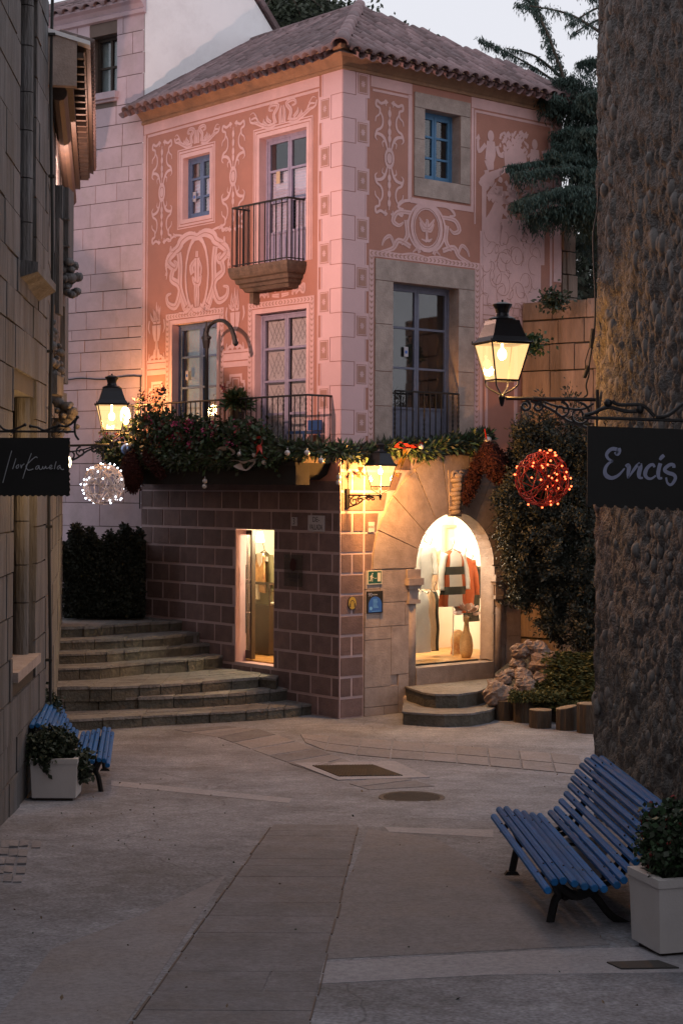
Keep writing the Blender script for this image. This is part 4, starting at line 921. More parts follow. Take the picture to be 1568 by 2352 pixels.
for a,b in ((u0+f,um-.025),(um+.025,u1-f)):
    for c_,d in ((z0+f,zm-.02),(zm+.02,z1-f)): mb=MB(); mb.fbox(FA,a,b,c_,d,nd+.02,nd+.03); mb.build('pane','glass',win)
mb=MB(); mb.fbox(FA,u0,u1,z0,z1,nd-.06,nd-.05); mb.build('blind','grey_glass_curtain',win)
# cornice and roof tiles at the top
prof=[(0,12.12),(.06,12.14),(.08,12.2),(.05,12.22),(.12,12.3),(.2,12.34),(.2,12.40),(0,12.42)]
mb=MB(); m_=len(prof); mb.add([FA.P(-.05,z,n) for n,z in prof]+[FA.P(4.8,z,n) for n,z in prof],[(i,i+1,m_+i+1,m_+i) for i in range(m_-1)]+[tuple(range(m_))]); mb.build('cornice','ashlar',sh)
for i in range(17):
    for j in range(4): place_tile(FA.P(.12+i*.27,12.47+.5*(-.25+j*.36),.25-j*.36),-FA.N+Z*.5,FA.N*.5+Z,1.1,'roof_tile',sh)
mb=MB(); mb.poly([FA.P(0,12.43,.2),FA.P(4.8,12.43,.2),FA.P(4.8,13.3,-1.5),FA.P(0,13.3,-1.5)]); mb.build('roof_deck','tile_dark',sh)
mb=MB(); mb.prism([(.0,.5),(2.98,.5),(2.98,12.30),(2.44,12.90),(1.0,14.5),(0,15.4)],FW,-.35,-.012); mb.build('gable_wall','white_wall',sh)
for k in range(9):
    a=(3.02-.32*k,12.34+.36*k); b=(a[0]-.33,a[1]+.37); mb=MB(); mb.prism([a,b,(b[0]+.06,b[1]+.07),(a[0]+.06,a[1]+.07)],FW,-.45,.05); mb.build('verge_tile','tile',sh)
mb=MB(); mb.tube([FA.P(u,4.98+.6+ (.02*math.sin(u*5)),.03) for u in np.linspace(0,4.2,24)],.012,5); mb.tube([FA.P(.02,5.58,.03),FA.P(.02,3.2,.03)],.012,5)
mb.build('wall_cable','cable_black',sh)
# hedge at the top of the steps
P=[]
while len(P)<26000:
    px=random.uniform(128,328); py=random.uniform(1205,1412)
    e=1222+14*math.sin(px*.06)+10*math.sin(px*.17)+ (20 if px<160 else 0)
    if py<e+random.expovariate(1/8)-4: continue
    if px<190 and py>1330 and random.random()<(190-px)/60: continue
    P.append(at(px,py,29.6+random.uniform(0,.5)))
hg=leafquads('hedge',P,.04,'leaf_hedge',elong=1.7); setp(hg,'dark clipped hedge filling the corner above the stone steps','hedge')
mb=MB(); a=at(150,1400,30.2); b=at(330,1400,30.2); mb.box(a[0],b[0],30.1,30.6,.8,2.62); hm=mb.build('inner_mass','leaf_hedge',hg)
# ================================================================== LEFT FACADE (near)
lb=thing('left_building',A0,'dark weathered stone building with a tall recessed window along the left edge','building')
# courses parallel to the wall direction; niche window recesses
nu=op(FN,40,76,230,700); nl=(0,0,0,0)
uA=lambda px: FN.m(px,1500)[0]
UE=(YB-A0[1])/AD[1]
rec_hi=(uA(40),uA(76),5.95,9.4)          # upper pointed recess
rec_lo=(uA(-60),uA(78),1.72,6.0-1.0)     # lower warm lit window recess
rec_lo=(uA(27),uA(80),FN.m(60,1520)[1],4.6)
SZ=rec_lo[2]; CH=[.2,.62,1.0,1.42,1.85,2.28,2.72,3.14,3.56,3.95,4.35,4.8,5.25,5.6,5.95,6.4,6.85,7.3,7.75,8.2,8.65,9.1,9.4,9.9,10.4,10.9,11.4,12]
mb=MB(); wall_sheet(mb,FN,-9,UE,-.3,12.5,[rec_hi,rec_lo],-.02); mb.build('wall','old_mortar',lb)
for q_,d_ in ((rec_hi,.40),(rec_lo,.55)): mb=MB(); reveal(mb,FN,q_,d_,-.02); mb.build('reveal','old_stone',lb)
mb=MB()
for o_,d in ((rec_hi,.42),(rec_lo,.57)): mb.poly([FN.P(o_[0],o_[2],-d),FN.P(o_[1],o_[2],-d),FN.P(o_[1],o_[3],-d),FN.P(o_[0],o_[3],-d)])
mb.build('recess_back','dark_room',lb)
for i,(zb,zt_) in enumerate(zip([-.2]+CH,CH)):
    u=-3.2
    while u<UE:
        d=random.uniform(.5,1.15); e=min(u+d,UE); segs=[(u,e)]
        if UE-e<.2: e=UE; segs=[(u,e)]
        for o_ in (rec_hi,rec_lo):
            if o_[2]<zt_-.03 and o_[3]>zb+.03:
                ns=[]
                for s in segs:
                    if s[1]<=o_[0] or s[0]>=o_[1]: ns.append(s)
                    else:
                        if s[0]<o_[0]-.06: ns.append((s[0],o_[0]))
                        if s[1]>o_[1]+.06: ns.append((o_[1],s[1]))
                segs=ns
        for s in segs:
            g=.008; mb=MB(); n1=random.uniform(0,.02); r=lambda: random.uniform(-.004,.004)
            mb.fbox(FN,s[0]+g,s[1]-g+r(),zb+g+r(),zt_-g+r(),-.04,n1); mb.build('stone_block','old_stone',lb)
        u=e
# moulded jambs: round shafts in the recesses, sloped head, sills
for o_,ds in ((rec_hi,(.10,.24)),(rec_lo,(.14,.34))):
    for q in ds:
        p=FN.P(o_[1]-.10-.0*q,0,-q); mb=MB(); zc=o_[2]
        while zc<o_[3]-.05:
            zn=min(zc+random.uniform(.42,.6),o_[3]); mb.lathe([(.085,zc+.006),(.085,zn-.006)],(p[0],p[1],0),12); zc=zn
        mb.build('jamb_shaft','old_stone',lb,smooth=False)
mb=MB(); o_=rec_hi; mb.prism([(o_[0],o_[3]),(o_[1],o_[3]),(o_[1],o_[3]-.28)],FN,-.38,-.03); mb.prism([(o_[0]-.0,o_[3]-.0),(o_[1],o_[3]-.35),(o_[1],o_[3]-.28),(o_[0]+.1,o_[3])],FN,-.1,.02); mb.build('window_head','old_stone',lb)
mb=MB(); mb.hexa([FN.P(o_[0]-.05,o_[2]-.22,-.1),FN.P(o_[1]+.35,o_[2]-.30,-.1),FN.P(o_[1]+.35,o_[2]-.02,-.1),FN.P(o_[0]-.05,o_[2]+.02,-.1),FN.P(o_[0]-.05,o_[2]-.12,.20),FN.P(o_[1]+.35,o_[2]-.12,.20),FN.P(o_[1]+.35,o_[2]-.04,.20),FN.P(o_[0]-.05,o_[2]-.02,.20)]); mb.build('window_sill','old_stone',lb)
mb=MB(); o_=rec_lo; mb.fbox(FN,o_[0],o_[1]+.03,o_[2]-.09,o_[2]+.012,-.5,.07); mb.build('window_sill','stone',lb)
mb=MB(); mb.fbox(FN,UE-.0,UE+.0+.001,0,.01,0,.001); 
# return wall at the far end of the near block
mb=MB(); mb.poly([FN.P(UE,-.3,-.0),FN.P(UE,-.3,-3),FN.P(UE,12.5,-3),FN.P(UE,12.5,0)]); mb.poly([FN.P(-9,12.5,0),FN.P(UE,12.5,0),FN.P(UE,12.5,-3),FN.P(-9,12.5,-3)]); mb.build('return_wall','old_stone',lb)
# black drain pipe / cable down the corner
pp=thing('drainpipe',FN.P(UE+.03,0,.06),'thin black pipe running down the corner of the dark left building','pipe')
mb=MB(); mb.tube([FN.P(UE+.03+.01*math.sin(z*2.1),z,.05+.015*math.sin(z*1.3)) for z in np.linspace(.2,9.6,40)]+[FN.P(UE+.03,9.8,.02),FN.P(UE+.06,10.0,.05)],.020,6); mb.build('pipe','cable_black',pp)
for z in (1.5,3.1,5.2,7.3,9.0): mb=MB(); mb.fbox(FN,UE-.01,UE+.07,z,z+.03,0,.085); mb.build('clip','cable_black',pp)
# ------------------------------------------------------------------ far facade with carved oriel and tiled eave
fb=thing('carved_facade',Bp,'narrow old stone facade with carved corbels under a deep wooden tiled eave at the left','building')
UBE=8.7
mb=MB(); wall_sheet(mb,FB,0,UBE,0,9.0,[],-.02); mb.poly([FB.P(UBE,0,-.02),FB.P(UBE,0,-2.2),FB.P(UBE,9,-2.2),FB.P(UBE,9,-.02)]); mb.build('wall','old_mortar',fb)
z=.1; CB=[0]
while z<8.9: CB.append(z); z+=random.uniform(.38,.5)
CB.append(9.0)
for zb,zt_ in zip(CB,CB[1:]):
    u=.02
    while u<UBE:
        e=min(u+random.uniform(.6,1.1),UBE)
        if UBE-e<.25: e=UBE
        g=.008; mb=MB(); mb.fbox(FB,u+g,e-g,zb+g,zt_-g,-.04,random.uniform(0,.015)); mb.build('stone_block','old_stone',fb); u=e
def carve(c,n,r,sc=1.,name='carved_corbel',par=None,dirx=V(1,-.2,0)):
    mb=MB()
    for k in range(n):
        q=V(*c)+V(random.uniform(-.12,.12),random.uniform(-.15,.15),random.uniform(-.2,.2))*sc; mb.ball(q,r*random.uniform(.6,1.2),8,5,sc=(1,1.1,.8),jit=.16)
    return mb.build(name,'old_stone',par or fb,smooth=True)
# oriel pilaster with its corbels (sized from the photo)
def bxat(px0,px1,y0,y1,Y,dep,name,m='old_stone',par=None):
    a=at(px0,(y0+y1)/2,Y)[0]; b=at(px1,(y0+y1)/2,Y)[0]; zt2=at(px0,y0,Y)[2]; zb2=at(px0,y1,Y)[2]; mb=MB(); mb.box(a,b,Y,Y+dep,zb2,zt2); return mb.build(name,m,par or fb)
bxat(108,143,425,700,23.4,.5,'pilaster'); bxat(139,158,430,610,23.5,.45,'pilaster')
for y in (500,562): bxat(120,160,y,y+4,23.38,.1,'string_course')
carve(at(147,610,23.5),9,.09); carve(at(160,640,23.5),7,.075); carve(at(165,652,23.4),4,.055); carve(at(148,640,23.6),6,.09)
bxat(139,150,655,880,23.7,.3,'pilaster'); bxat(128,137,500,720,22.2,.3,'pilaster')
bxat(98,132,862,905,21.6,.5,'sill_block'); 
for y in (760,790,820,845): carve(at(112,y,21.9),5,.07,.8)
for y in (780,830,850): carve(at(133,y,23.2),4,.06,.8)
bxat(112,143,900,925,22.4,.4,'corbel_block'); carve(at(140,935,22.5),9,.085); carve(at(152,945,22.4),6,.07); carve(at(157,950,22.4),4,.06); carve(at(136,965,22.5),5,.07)
bxat(105,138,960,1000,22.6,.4,'corbel_block')
mb=MB(); p=at(121,1200,21.2)
for (x0,x1,ya,yb) in ((116,121,1390,1480),(121,127,1330,1420)): pass
# eave: soffit boards, beams, tile ends
ez=8.86; N_=40; u_=lambda t: .12+t*8.4
mb=MB(); mb.poly([FB.P(.1,ez+.05,-.3),FB.P(8.6,ez+.05,-.3),FB.P(8.6,ez-.02,.44),FB.P(.1,ez-.02,.44)]); mb.poly([FB.P(.1,ez+.28,-.3),FB.P(8.6,ez+.28,-.3),FB.P(8.6,ez+.05,.50),FB.P(.1,ez+.05,.50)]); sf=mb.build('soffit','brown_wood',fb)
for k in range(22): a=.12+k*.39; mb=MB(); mb.fbox(FB,a,a+.09,ez-.09,ez-.02,-.02,.42); mb.build('rafter','brown_wood',sf)
for n0,n1,zz,h in ((.02,.12,ez-.30,.14),(.18,.28,ez-.22,.11)):
    mb=MB(); mb.fbox(FB,.45,8.55,zz,zz+h,n0,n1); mb.build('beam','brown_wood',fb)
mb=MB(); mb.tube([FB.P(.55,ez-.42,.12),FB.P(8.5,ez-.42,.12)],.10,10); mb.build('round_beam','brown_wood',fb)
mb=MB(); mb.fbox(FB,.02,.14,ez-.45,ez+.16,-.02,.34); mb.build('end_wall','stone',fb)
mb=MB(); mb.hexa([FB.P(.0,ez+.26,-.30),FB.P(.2,ez+.26,-.30),FB.P(.2,ez+.04,.50),FB.P(.0,ez+.04,.50),FB.P(.0,ez+.31,-.30),FB.P(.2,ez+.31,-.30),FB.P(.2,ez+.09,.50),FB.P(.0,ez+.09,.50)]); mb.build('metal_flashing','white_wall',fb)
for k in range(38): a=.22+k*.222; o_=place_tile(FB.P(a,ez+.09,.53),-FB.N+Z*.3,FB.N*.3+Z,.9,'roof_tile',fb); o_.material_slots[0].link='OBJECT'; o_.material_slots[0].material=MATS['tile_dark']
# added flood lamp under the eave, put in to make the pink glow
# the street goes on behind the viewer
st=thing('street_building',(-5,-6,0),'plain rendered houses closing the lane behind the viewer','building')
mb=MB(); mb.box(-16,-6.0,-14,6.0,-.5,10); mb.build('side_block','stucco_rear',st)
mb=MB(); mb.box(6,16,-14,7.,-.5,10); mb.build('side_block','stucco_rear',st)
mb=MB(); mb.box(-16,16,-18,-14.1,-.5,9); mb.build('end_block','stucco_rear',st)
fl=thing('floodlight',(-3.96,24.2,7.2),'small dark floodlight fixed to the old facade under the eave','floodlight')
mb=MB(); mb.box(-3.99,-3.91,24.13,24.27,7.13,7.27); mb.tube([(-3.95,24.2,7.2),(-4.15,24.2,7.35)],.015,5); mb.build('housing','iron',fl)
# ================================================================== TOWER ON THE RIGHT
tw=thing('stone_tower',T0,'massive rough pebble-studded stone tower rising along the right edge','tower')
nu_,nz_=230,420
us=np.concatenate([np.linspace(0,4.4,nu_-8),np.linspace(4.8,9,8)]); zz=np.linspace(-.2,12.5,nz_)
from mathutils import noise as mno
def tdisp(u,z):
    return .055*mno.fractal(Vector((u*6,z*3.6,1.7)),.75,2.1,6)+.02*mno.noise(Vector((u*22,z*13,3)))+.03*mno.noise(Vector((u*1.5,z*1.1,5)))
mb=MB(); vs=[]
for z in zz:
    for u in us:
        vs.append(FT.P(u,z,tdisp(u,z)*(1 if u>.05 else .4)))
mb.add(vs,[(j*nu_+i,j*nu_+i+1,(j+1)*nu_+i+1,(j+1)*nu_+i) for j in range(nz_-1) for i in range(nu_-1)])
mb.build('wall','tower',tw,smooth=True)
mb=MB(); mb.poly([FT.P(0.0,-.2,.0),FT.P(0,-.2,-4),FT.P(0,12.5,-4),FT.P(0,12.5,0)]); mb.poly([FT.P(0,12.5,0),FT.P(9,12.5,0),FT.P(9,12.5,-4),FT.P(0,12.5,-4)]); mb.build('back_wall','tower',tw)
# river pebbles set in the render: dense low down and in a strip near the corner
def pebble_mesh():
    mb=MB(); mb.ball((0,0,0),1,8,5,jit=.12); me=bpy.data.meshes.new('pebble'); me.from_pydata([tuple(v) for v in mb.v],[],mb.f); me.materials.append(MATS['pebble']); me.polygons.foreach_set('use_smooth',[True]*len(mb.f)); return me
PM=[pebble_mesh() for _ in range(5)]
cand_=[]
def addp(u,z,s): cand_.append((u,z,s))
for _ in range(70):   # strip near the corner, upper part
    z=random.uniform(4.9,8.4); u=.42+.5*(8.4-z)/3.5*.5+random.uniform(-.22,.30); addp(u,z,random.uniform(.045,.09))
for _ in range(3000):
    z=random.uniform(.2,4.9); u=random.uniform(.12,3.9); 
    if z>2.6 and random.random()<.75 and not (u>1.6): continue
    addp(u,z,random.choice((.018,.024,.03,.04,.05,.065))*random.uniform(.8,1.15))
for _ in range(160): z=random.uniform(3.9,6.6); u=random.uniform(1.7,3.9); addp(u,z,random.uniform(.05,.09))
acc=[]
for c_ in cand_:
    if all((c_[0]-d[0])**2+((c_[1]-d[1])*.75)**2>(.8*(c_[2]+d[2]))**2 for d in acc): acc.append(c_)
def vis(c_): 
    p=FT.P(c_[0],c_[1],0); 
    px=784+3903*p[0]/p[1]; py=1120-3903*(p[2]-3.6)/p[1]; return px<1575 and -20<py<2352
acc=[a for a in acc if vis(a)]; acc.sort(key=lambda a:-a[2]/FT.P(a[0],0)[1])
mbs=MB()
for i,(u,z,s) in enumerate(acc):
    p=FT.P(u,z,tdisp(u,z)*.7-.008-random.random()*.012); a=random.uniform(-.4,.4)
    W=Matrix.Translation(Vector(p))@Matrix.Rotation(a,4,'X')@Matrix.Diagonal((s*random.uniform(.55,.8),s*random.uniform(.75,1.1),s*random.uniform(1.,1.5),1))
    if i<290:
        o_=bpy.data.objects.new('pebble',random.choice(PM)); COL.objects.link(o_); attach(o_,tw,W)
    else:
        me=random.choice(PM); mbs.add([tuple(W@v.co) for v in me.vertices],[tuple(q.vertices) for q in me.polygons])
if mbs.v: mbs.build('small_pebbles','pebble',tw,kind='stuff',smooth=True)
# cable down the tower corner
cb=thing('cable',FT.P(0,3.6,.05),'loose black cable with a plug hanging down the corner of the rough stone tower','cable')
q=[(1376,230),(1377,300),(1375,390),(1371,480),(1362,530),(1362,590),(1366,680),(1364,760),(1358,800),(1352,838),(1351,860),(1345,885),(1348,905),(1340,912)]
mb=MB(); mb.tube([at(x,y,17.25) for x,y in [tuple(p) for p in cat_rom(q,4)]],.010,5); mb.tube([at(x,y,17.2) for x,y in [(1352,800),(1343,830),(1345,868),(1352,848)]],.007,4); mb.build('wire','cable_black',cb)
mb=MB(); mb.tube([at(1361,755,17.2),at(1356,800,17.2)],.022,6); mb.build('plug','cable_black',cb); mb=MB(); mb.tube([at(1350,840,17.2),at(1340,868,17.2)],.018,6); mb.build('plug','cable_black',cb)
# ================================================================== RETAINING WALL, BUTTRESS
rt=thing('retaining_wall',Q0,'old brown stone wall with deep joints between the pink house and the tower','wall')
mb=MB(); mb.fbox(FQ,0.02,3.2,-.1,6.72,-.5,-.02); mb.build('core','old_mortar',rt)
yq=[690,733,790,850,920,975,1040,1100,1180,1255,1330,1400,1470,1540,1620]
zq=[FQ.m(1280,y)[1] for y in yq]; zq[-1]=-.05
for i,(a,b) in enumerate(zip(zq,zq[1:])):
    u=.03
    while u<3.1:
        e=min(u+random.uniform(.42,.72)*(1.2 if a-b>.45 else 1),3.2); mb=MB(); r=lambda: random.uniform(-.008,.008); n1=random.uniform(.0,.03)
        mb.fbox(FQ,u+.008,e-.008,b+.014+r(),a-.014+r(),-.06,n1); mb.build('stone_block','retain_stone',rt); u=e
bt=thing('stone_pier',FRt.P(RMAX,4.2,0),'ragged stone pier standing against the far end of the pink wall','pier')
pbx=[(RMAX-.42,RMAX+.10)]
zq2=[6.6,6.95,7.35,7.75,8.2,8.7]
for i,(a,b) in enumerate(zip(zq2,zq2[1:])):
    sp_=[RMAX+.01+random.uniform(0,.01),RMAX+.17+random.uniform(-.06,.06),RMAX+.36+random.uniform(-.03,.05)] if i<4 else [RMAX+.01,RMAX+.25]
    for c_,d in zip(sp_,sp_[1:]): mb=MB(); mb.fbox(FRt,c_,d-.012,a+.012,b-.012,-.6,.02+random.uniform(0,.04)); mb.build('stone_block','retain_stone',bt)
# ================================================================== TREES
def cedar(name,label,base,h,branches,m='leaf_cedar',size=.075,cat='tree',trunk_r=.3,dens=1.):
    t=thing(name,base,label,cat); b=V(*base); mb=MB(); mb.tube([b,b+V(.1,0,h*.5),b+V(0,.1,h)],[trunk_r,trunk_r*.7,.04],9); tk=mb.build('trunk','bark',t)
    C=[];D=[]; mbb=MB()
    for p0,p1,drp,wid,thick in branches:
        p0=V(*p0);p1=V(*p1); L=np.linalg.norm(p1-p0); mid=(p0+p1)/2+Z*drp*L; q=cat_rom([p0,mid,p1],8); mbb.tube(q,[.032*(1-i/(len(q)))+.006 for i in range(len(q))],5)
        axis=un(p1-p0); side=un(np.cross(axis,Z)); n=int(L*38*thick*dens)
        for i in range(n):
            s=random.random()**.85; c=q[min(int(s*(len(q)-1)),len(q)-2)]; c2=q[min(int(s*(len(q)-1)),len(q)-2)+1]; c=c+(c2-c)*random.random()
            ww=wid*(1-s*.75)*random.uniform(-1,1); tl_=random.uniform(.05,.6)*random.random()*(1-s*.4)*thick**.5
            tip=c+side*ww+axis*abs(ww)*.5; 
            for k in range(5):
                f_=random.random(); C.append(c+(tip-c)*f_+rng.normal(size=3)*.02); D.append(un(tip-c+V(0,0,-.2)))
            for k in range(int(7*thick)+2):
                f_=random.random(); C.append(tip-Z*tl_*f_+rng.normal(size=3)*.025); D.append(V(0,0,-1.))
    mbb.build('branch','bark',t); leafquads('crown',C,size,m,t,elong=4.6,D=np.array(D)); return t
def bp(x0,y0,Y0,x1,y1,Y1,d,w_,th): return (at(x0,y0,Y0),at(x1,y1,Y1),d,w_,th)
br=[bp(1440,120,29.5,1190,10,30,.10,.55,.35),bp(1440,60,30,1330,-20,30,.1,.5,.4),bp(1460,50,29,1310,80,29,.15,.4,.35),bp(1460,10,29,1300,60,29,.12,.4,.3),
 bp(1330,300,30.5,1215,-30,31,.03,.55,.7),bp(1300,200,30.5,1205,-10,31,.1,.2,.3),bp(1300,190,31,1160,110,31,.12,.15,.25),bp(1400,300,31,1105,90,31,.06,.4,.5),bp(1400,280,30.6,1112,150,31,.05,.4,.4),
 bp(1420,250,31.5,1190,190,31,.05,.9,1.6),bp(1430,300,30,1300,180,29,.08,.8,1.6),bp(1430,350,30,1260,225,29,.06,.8,1.6),bp(1430,420,30,1290,300,29,.08,.8,1.7),
 bp(1430,470,30,1300,330,28.8,.1,.7,1.7),bp(1430,420,29.6,1165,382,28.2,.09,.25,.8),bp(1430,420,29.2,1262,350,28.4,.06,.5,1.2),
 bp(1440,430,29,1185,400,28,.10,.4,1.1),bp(1440,490,29,1195,465,27.8,.14,.7,1.7),bp(1440,520,29,1225,500,28.4,.14,.7,1.8),bp(1430,560,29.5,1270,480,28.6,.10,.6,1.6),
 bp(1440,240,29,1345,215,28.5,.1,.6,1.8),bp(1440,330,29,1335,300,28.6,.1,.6,1.8),bp(1440,400,29,1330,400,28.6,.1,.6,1.8),bp(1440,460,29,1340,470,28.4,.1,.6,1.6),bp(1420,590,30.5,1330,560,30,.1,.5,1.),bp(1440,170,30,1340,140,29.5,.1,.6,1.4)]
cedar('cedar_tree','dark blue-green drooping cedar tree reaching over the right end of the pink house',(5.0,30.2,0),13.5,br,size=.017,trunk_r=.35,dens=3.4)
# broadleaf tree in the gap beside the tower
C=[]
for _ in range(130):
    px=random.uniform(1308,1420); py=random.uniform(430,710); c=at(px,py,34+random.uniform(-1,1))
    if 1318<px<1350 and 500<py<560 and random.random()<.8: continue
    for k in range(34): C.append(c+rng.normal(size=3)*.16)
t=thing('broadleaf_tree',(5.2,34.5,0),'dark leafy tree with sky showing through in the gap beside the tower','tree'); leafquads('crown',C,.08,'leaf_dark',t); mb=MB(); mb.tube([(5.4,34.5,0),(5.3,34.4,6),(5.0,34.2,9.5)],[.2,.14,.03],7); mb.build('trunk','bark',t)
# pine behind the roof
t=thing('pine_tree',(-1.2,44,0),'tall pine with a slanting bare trunk and sparse foliage behind the roof','tree')
P0=at(632,90,44); P1=at(655,-40,44); mb=MB(); mb.tube([(P0[0]-.3,44,0),(P0[0]-.1,44,8),P0,P1,P1+V(.3,0,3)],[.25,.22,.15,.13,.05],8)
brs=[]; C=[]; ends=[(690,20),(745,8),(760,40),(730,45),(680,60),(600,20),(590,5),(615,45),(820,10),(860,55),(900,75),(930,80),(945,78),(580,30),(700,-15),(780,25),(800,45)]
for x,y in ends:
    s=at(random.uniform(640,655),random.uniform(-30,50),44); e=at(x,y+14,43.5+random.uniform(-1,1)); mb.tube([s,(s+e)/2+Z*.2,e],[.05,.035,.01],5)
    for k in range(420 if y>0 else 300):
        f_=random.random()**.6; c=s+(e-s)*f_; C.append(c+rng.normal(size=3)*[.32,.3,.13])
mb.build('trunk','bark',t); leafquads('crown',C,.075,'leaf_dark',t,elong=2.)
# ================================================================== SHRUBS, FERNS, ROCKS, LOG EDGING
left=[(960,1225),(1000,1190),(1060,1175),(1100,1162),(1140,1140),(1200,1150),(1260,1150),(1330,1172),(1380,1180),(1430,1235),(1475,1290),(1490,1330)]
def lx(y):
    for (y0,x0),(y1,x1) in zip(left,left[1:]):
        if y0<=y<=y1: return x0+(x1-x0)*(y-y0)/(y1-y0)
    return 1400
C=[];D=[]; cl=[]
for _ in range(860):
    y=random.uniform(975,1480); x=lx(y)+abs(random.gauss(0,1))*95+random.uniform(-6,12)
    if x>1425: x=random.uniform(lx(y),1425)
    if y>1340 and (1210<x<1245 or 1290<x<1310) : continue
    if y>1400 and not(1240<x<1300 or x>1320): continue
    if y>1310 and x<1170: continue
    Y=27.2-(1100<y<1320)*.35*random.random()+random.uniform(-.35,.35)+ (1366-x)/230*.5; cl.append((x,y,Y))
for x,y,Y in cl:
    c=at(x,y,Y); sz=random.uniform(.10,.22); d=un(V(random.uniform(-1,.3),-.6,random.uniform(-.6,.8)))
    for k in range(90):
        f_=random.uniform(-1,1); C.append(c+d*f_*sz+rng.normal(size=3)*.05); D.append(d+rng.normal(size=3)*.6)
for x,y in ((1200,960),(1215,935),(1240,905),(1258,940),(1305,880),(1310,895),(1318,905),(1232,925),(1188,985),(1178,970)):
    b=at(x,1000,27.4); e=at(x+random.uniform(-5,5),y,27.2)
    for k in range(90): f_=random.random(); C.append(b+(e-b)*f_+rng.normal(size=3)*.05); D.append(V(random.uniform(-.8,.8),-.2,.7))
srb=thing('olive_shrub',at(1290,1500,27.3)*V(1,1,0),'large grey-green trailing shrub hanging over the stone wall beside the arched shop window','shrub')
leafquads('foliage',C,.026,'leaf_olive',srb,elong=2.5,D=np.array(D))
mb=MB(); 
for k in range(14): x=random.uniform(1180,1360); y=random.uniform(1050,1400); mb.tube([at(1330,990,27.8),at((x+1330)/2,(y+950)/2,27.7),at(x,y,27.5)],[.03,.02,.006],5)
mb.build('branch','bark',srb)
C=[]
for _ in range(16000): 
    y=random.uniform(1010,1470); x=random.uniform(lx(y)+35,1420)
    if y>1380 and not(1245<x<1290): continue
    C.append(at(x,y,27.9+random.uniform(-.1,.1)+(1366-x)/230*.5))
leafquads('inner_foliage',C,.06,'leaf_dark',srb,elong=1.8)
for px,py,n,Y,lab in ((1222,790,420,27.6,'small green tuft growing out of the wall joint behind the lamp'),(1270,690,500,28.2,'weedy green tuft on top of the old stone wall')):
    C=[at(px+random.gauss(0,15),py+random.gauss(0,11),Y-random.uniform(0,.2)) for _ in range(n)]; o_=leafquads('wall_plant',C,.045,'leaf_green' if n<450 else 'leaf_dark'); setp(o_,lab,'plant')
rocks=[(1262,1690,1490,24,'small round rock on top of the heap'),]
rk=[(1196,1496,20,'reddish rock perched highest on the left of the heap'),(1232,1492,22,'round orange-lit rock at the top of the heap'),(1213,1479,10,'pebble-sized pink rock on the very top of the heap'),(1186,1530,19,'pitted rock against the stone jamb'),(1252,1530,36,'largest reddish boulder in the middle of the heap'),(1278,1512,13,'small rock on the right shoulder of the heap'),
 (1156,1560,19,'pale rock nearest the door steps'),(1168,1546,11,'small knobbly pale rock behind the one by the door steps'),(1200,1552,19,'pale rock in the centre front of the heap'),(1206,1576,22,'flat pale rock at the foot of the heap'),(1140,1592,30,'big dark hollowed rock touching the lower door step'),(1225,1583,8,'small stone lying in the moss'),(1245,1562,20,'brown rock half hidden by fern'),(1183,1585,9,'tiny stone between the pale rocks')]
for x,y,r,lab in rk:
    Y=27.1 if y<1540 else (26.8 if y<1575 else 26.55)
    if x>1240: Y-=.05
    c=at(x,y,Y); R=r/3903*Y*1.12; mb=MB(); vs=[]; seg,ri=16,11; sd_=random.uniform(0,50)
    mb.ball((0,0,0),1,seg,ri); vv=[]
    for v in mb.v:
        p=Vector(v); k=1+.30*mno.fractal(p*1.3+Vector((sd_,0,0)),1.,2.,3)-.38*abs(mno.noise(p*2.6+Vector((sd_,3,0))))+.10*mno.noise(p*7+Vector((sd_,9,1))); k=round(k*9)/9*.5+k*.5; vv.append((c[0]+p.x*R*k*1.1,c[1]+p.y*R*k,c[2]+p.z*R*k*.92))
    mb.v=vv; o_=mb.build('rock','rock',smooth=False); setp(o_,lab,'rock','rocks heaped beside the arched doorway')
mb=MB(); P=[(1120,1612),(1150,1560),(1175,1510),(1370,1510),(1460,1600),(1400,1640),(1180,1625)]
a=at(1150,1620,26.3); b=at(1380,1640,25.4); poly=[(2.45,26.75),(2.75,26.6),(3.1,26.35),(4.0,25.9),(4.7,26.2),(4.2,28.0),(3.0,28.6),(2.5,27.6)]
mb.vprism(poly,-.05,[.28,.28,.28,.28,.5,.8,.8,.6]); bed=mb.build('planting_bed','soil'); setp(bed,'raised soil bed behind the log edging',kind='structure')
C=[];D=[]
for _ in range(760):
    x=random.uniform(1215,1420); y=random.uniform(1500,1640)
    if (x<1262 and y<1566) or (x<1225): continue
    Y=27.1-(y-1500)/140*.75-(x-1215)/200*.35; y=min(y,1618); c=at(x,y,Y); d=un(V(random.uniform(-1,1),-.8,random.uniform(.1,.7)))
    for k in range(26):
        f_=k/26; p=c+d*.30*f_-Z*.16*f_*f_; s_=un(np.cross(d,Z)); w_=.06*(1-f_)+.01
        C.append(p); D.append(s_*random.choice((-1,1))*2+d)
fn_=thing('fern_plants',at(1300,1600,26)*V(1,1,0)+Z*.3,'low mossy green ferns spreading behind the log edging','ferns'); leafquads('fronds',C,.026,'leaf_moss',fn_,elong=3.2,D=np.array(D))
C=[at(random.uniform(1170,1300),random.uniform(1588,1610),26.0+random.uniform(-.1,.2)) for _ in range(1500)]; leafquads('moss',C,.03,'leaf_moss',fn_)
lg=[(1138,1180,1610,1660,'short log post touching the lower door step'),(1181,1228,1602,1665,'tall log post second from the door steps'),(1218,1269,1632,1678,'low round-topped log post standing forward of the row'),(1279,1326,1626,1683,'log post with a slanting cut top'),(1328,1382,1618,1690,'reddish log post cut off by the tower edge')]
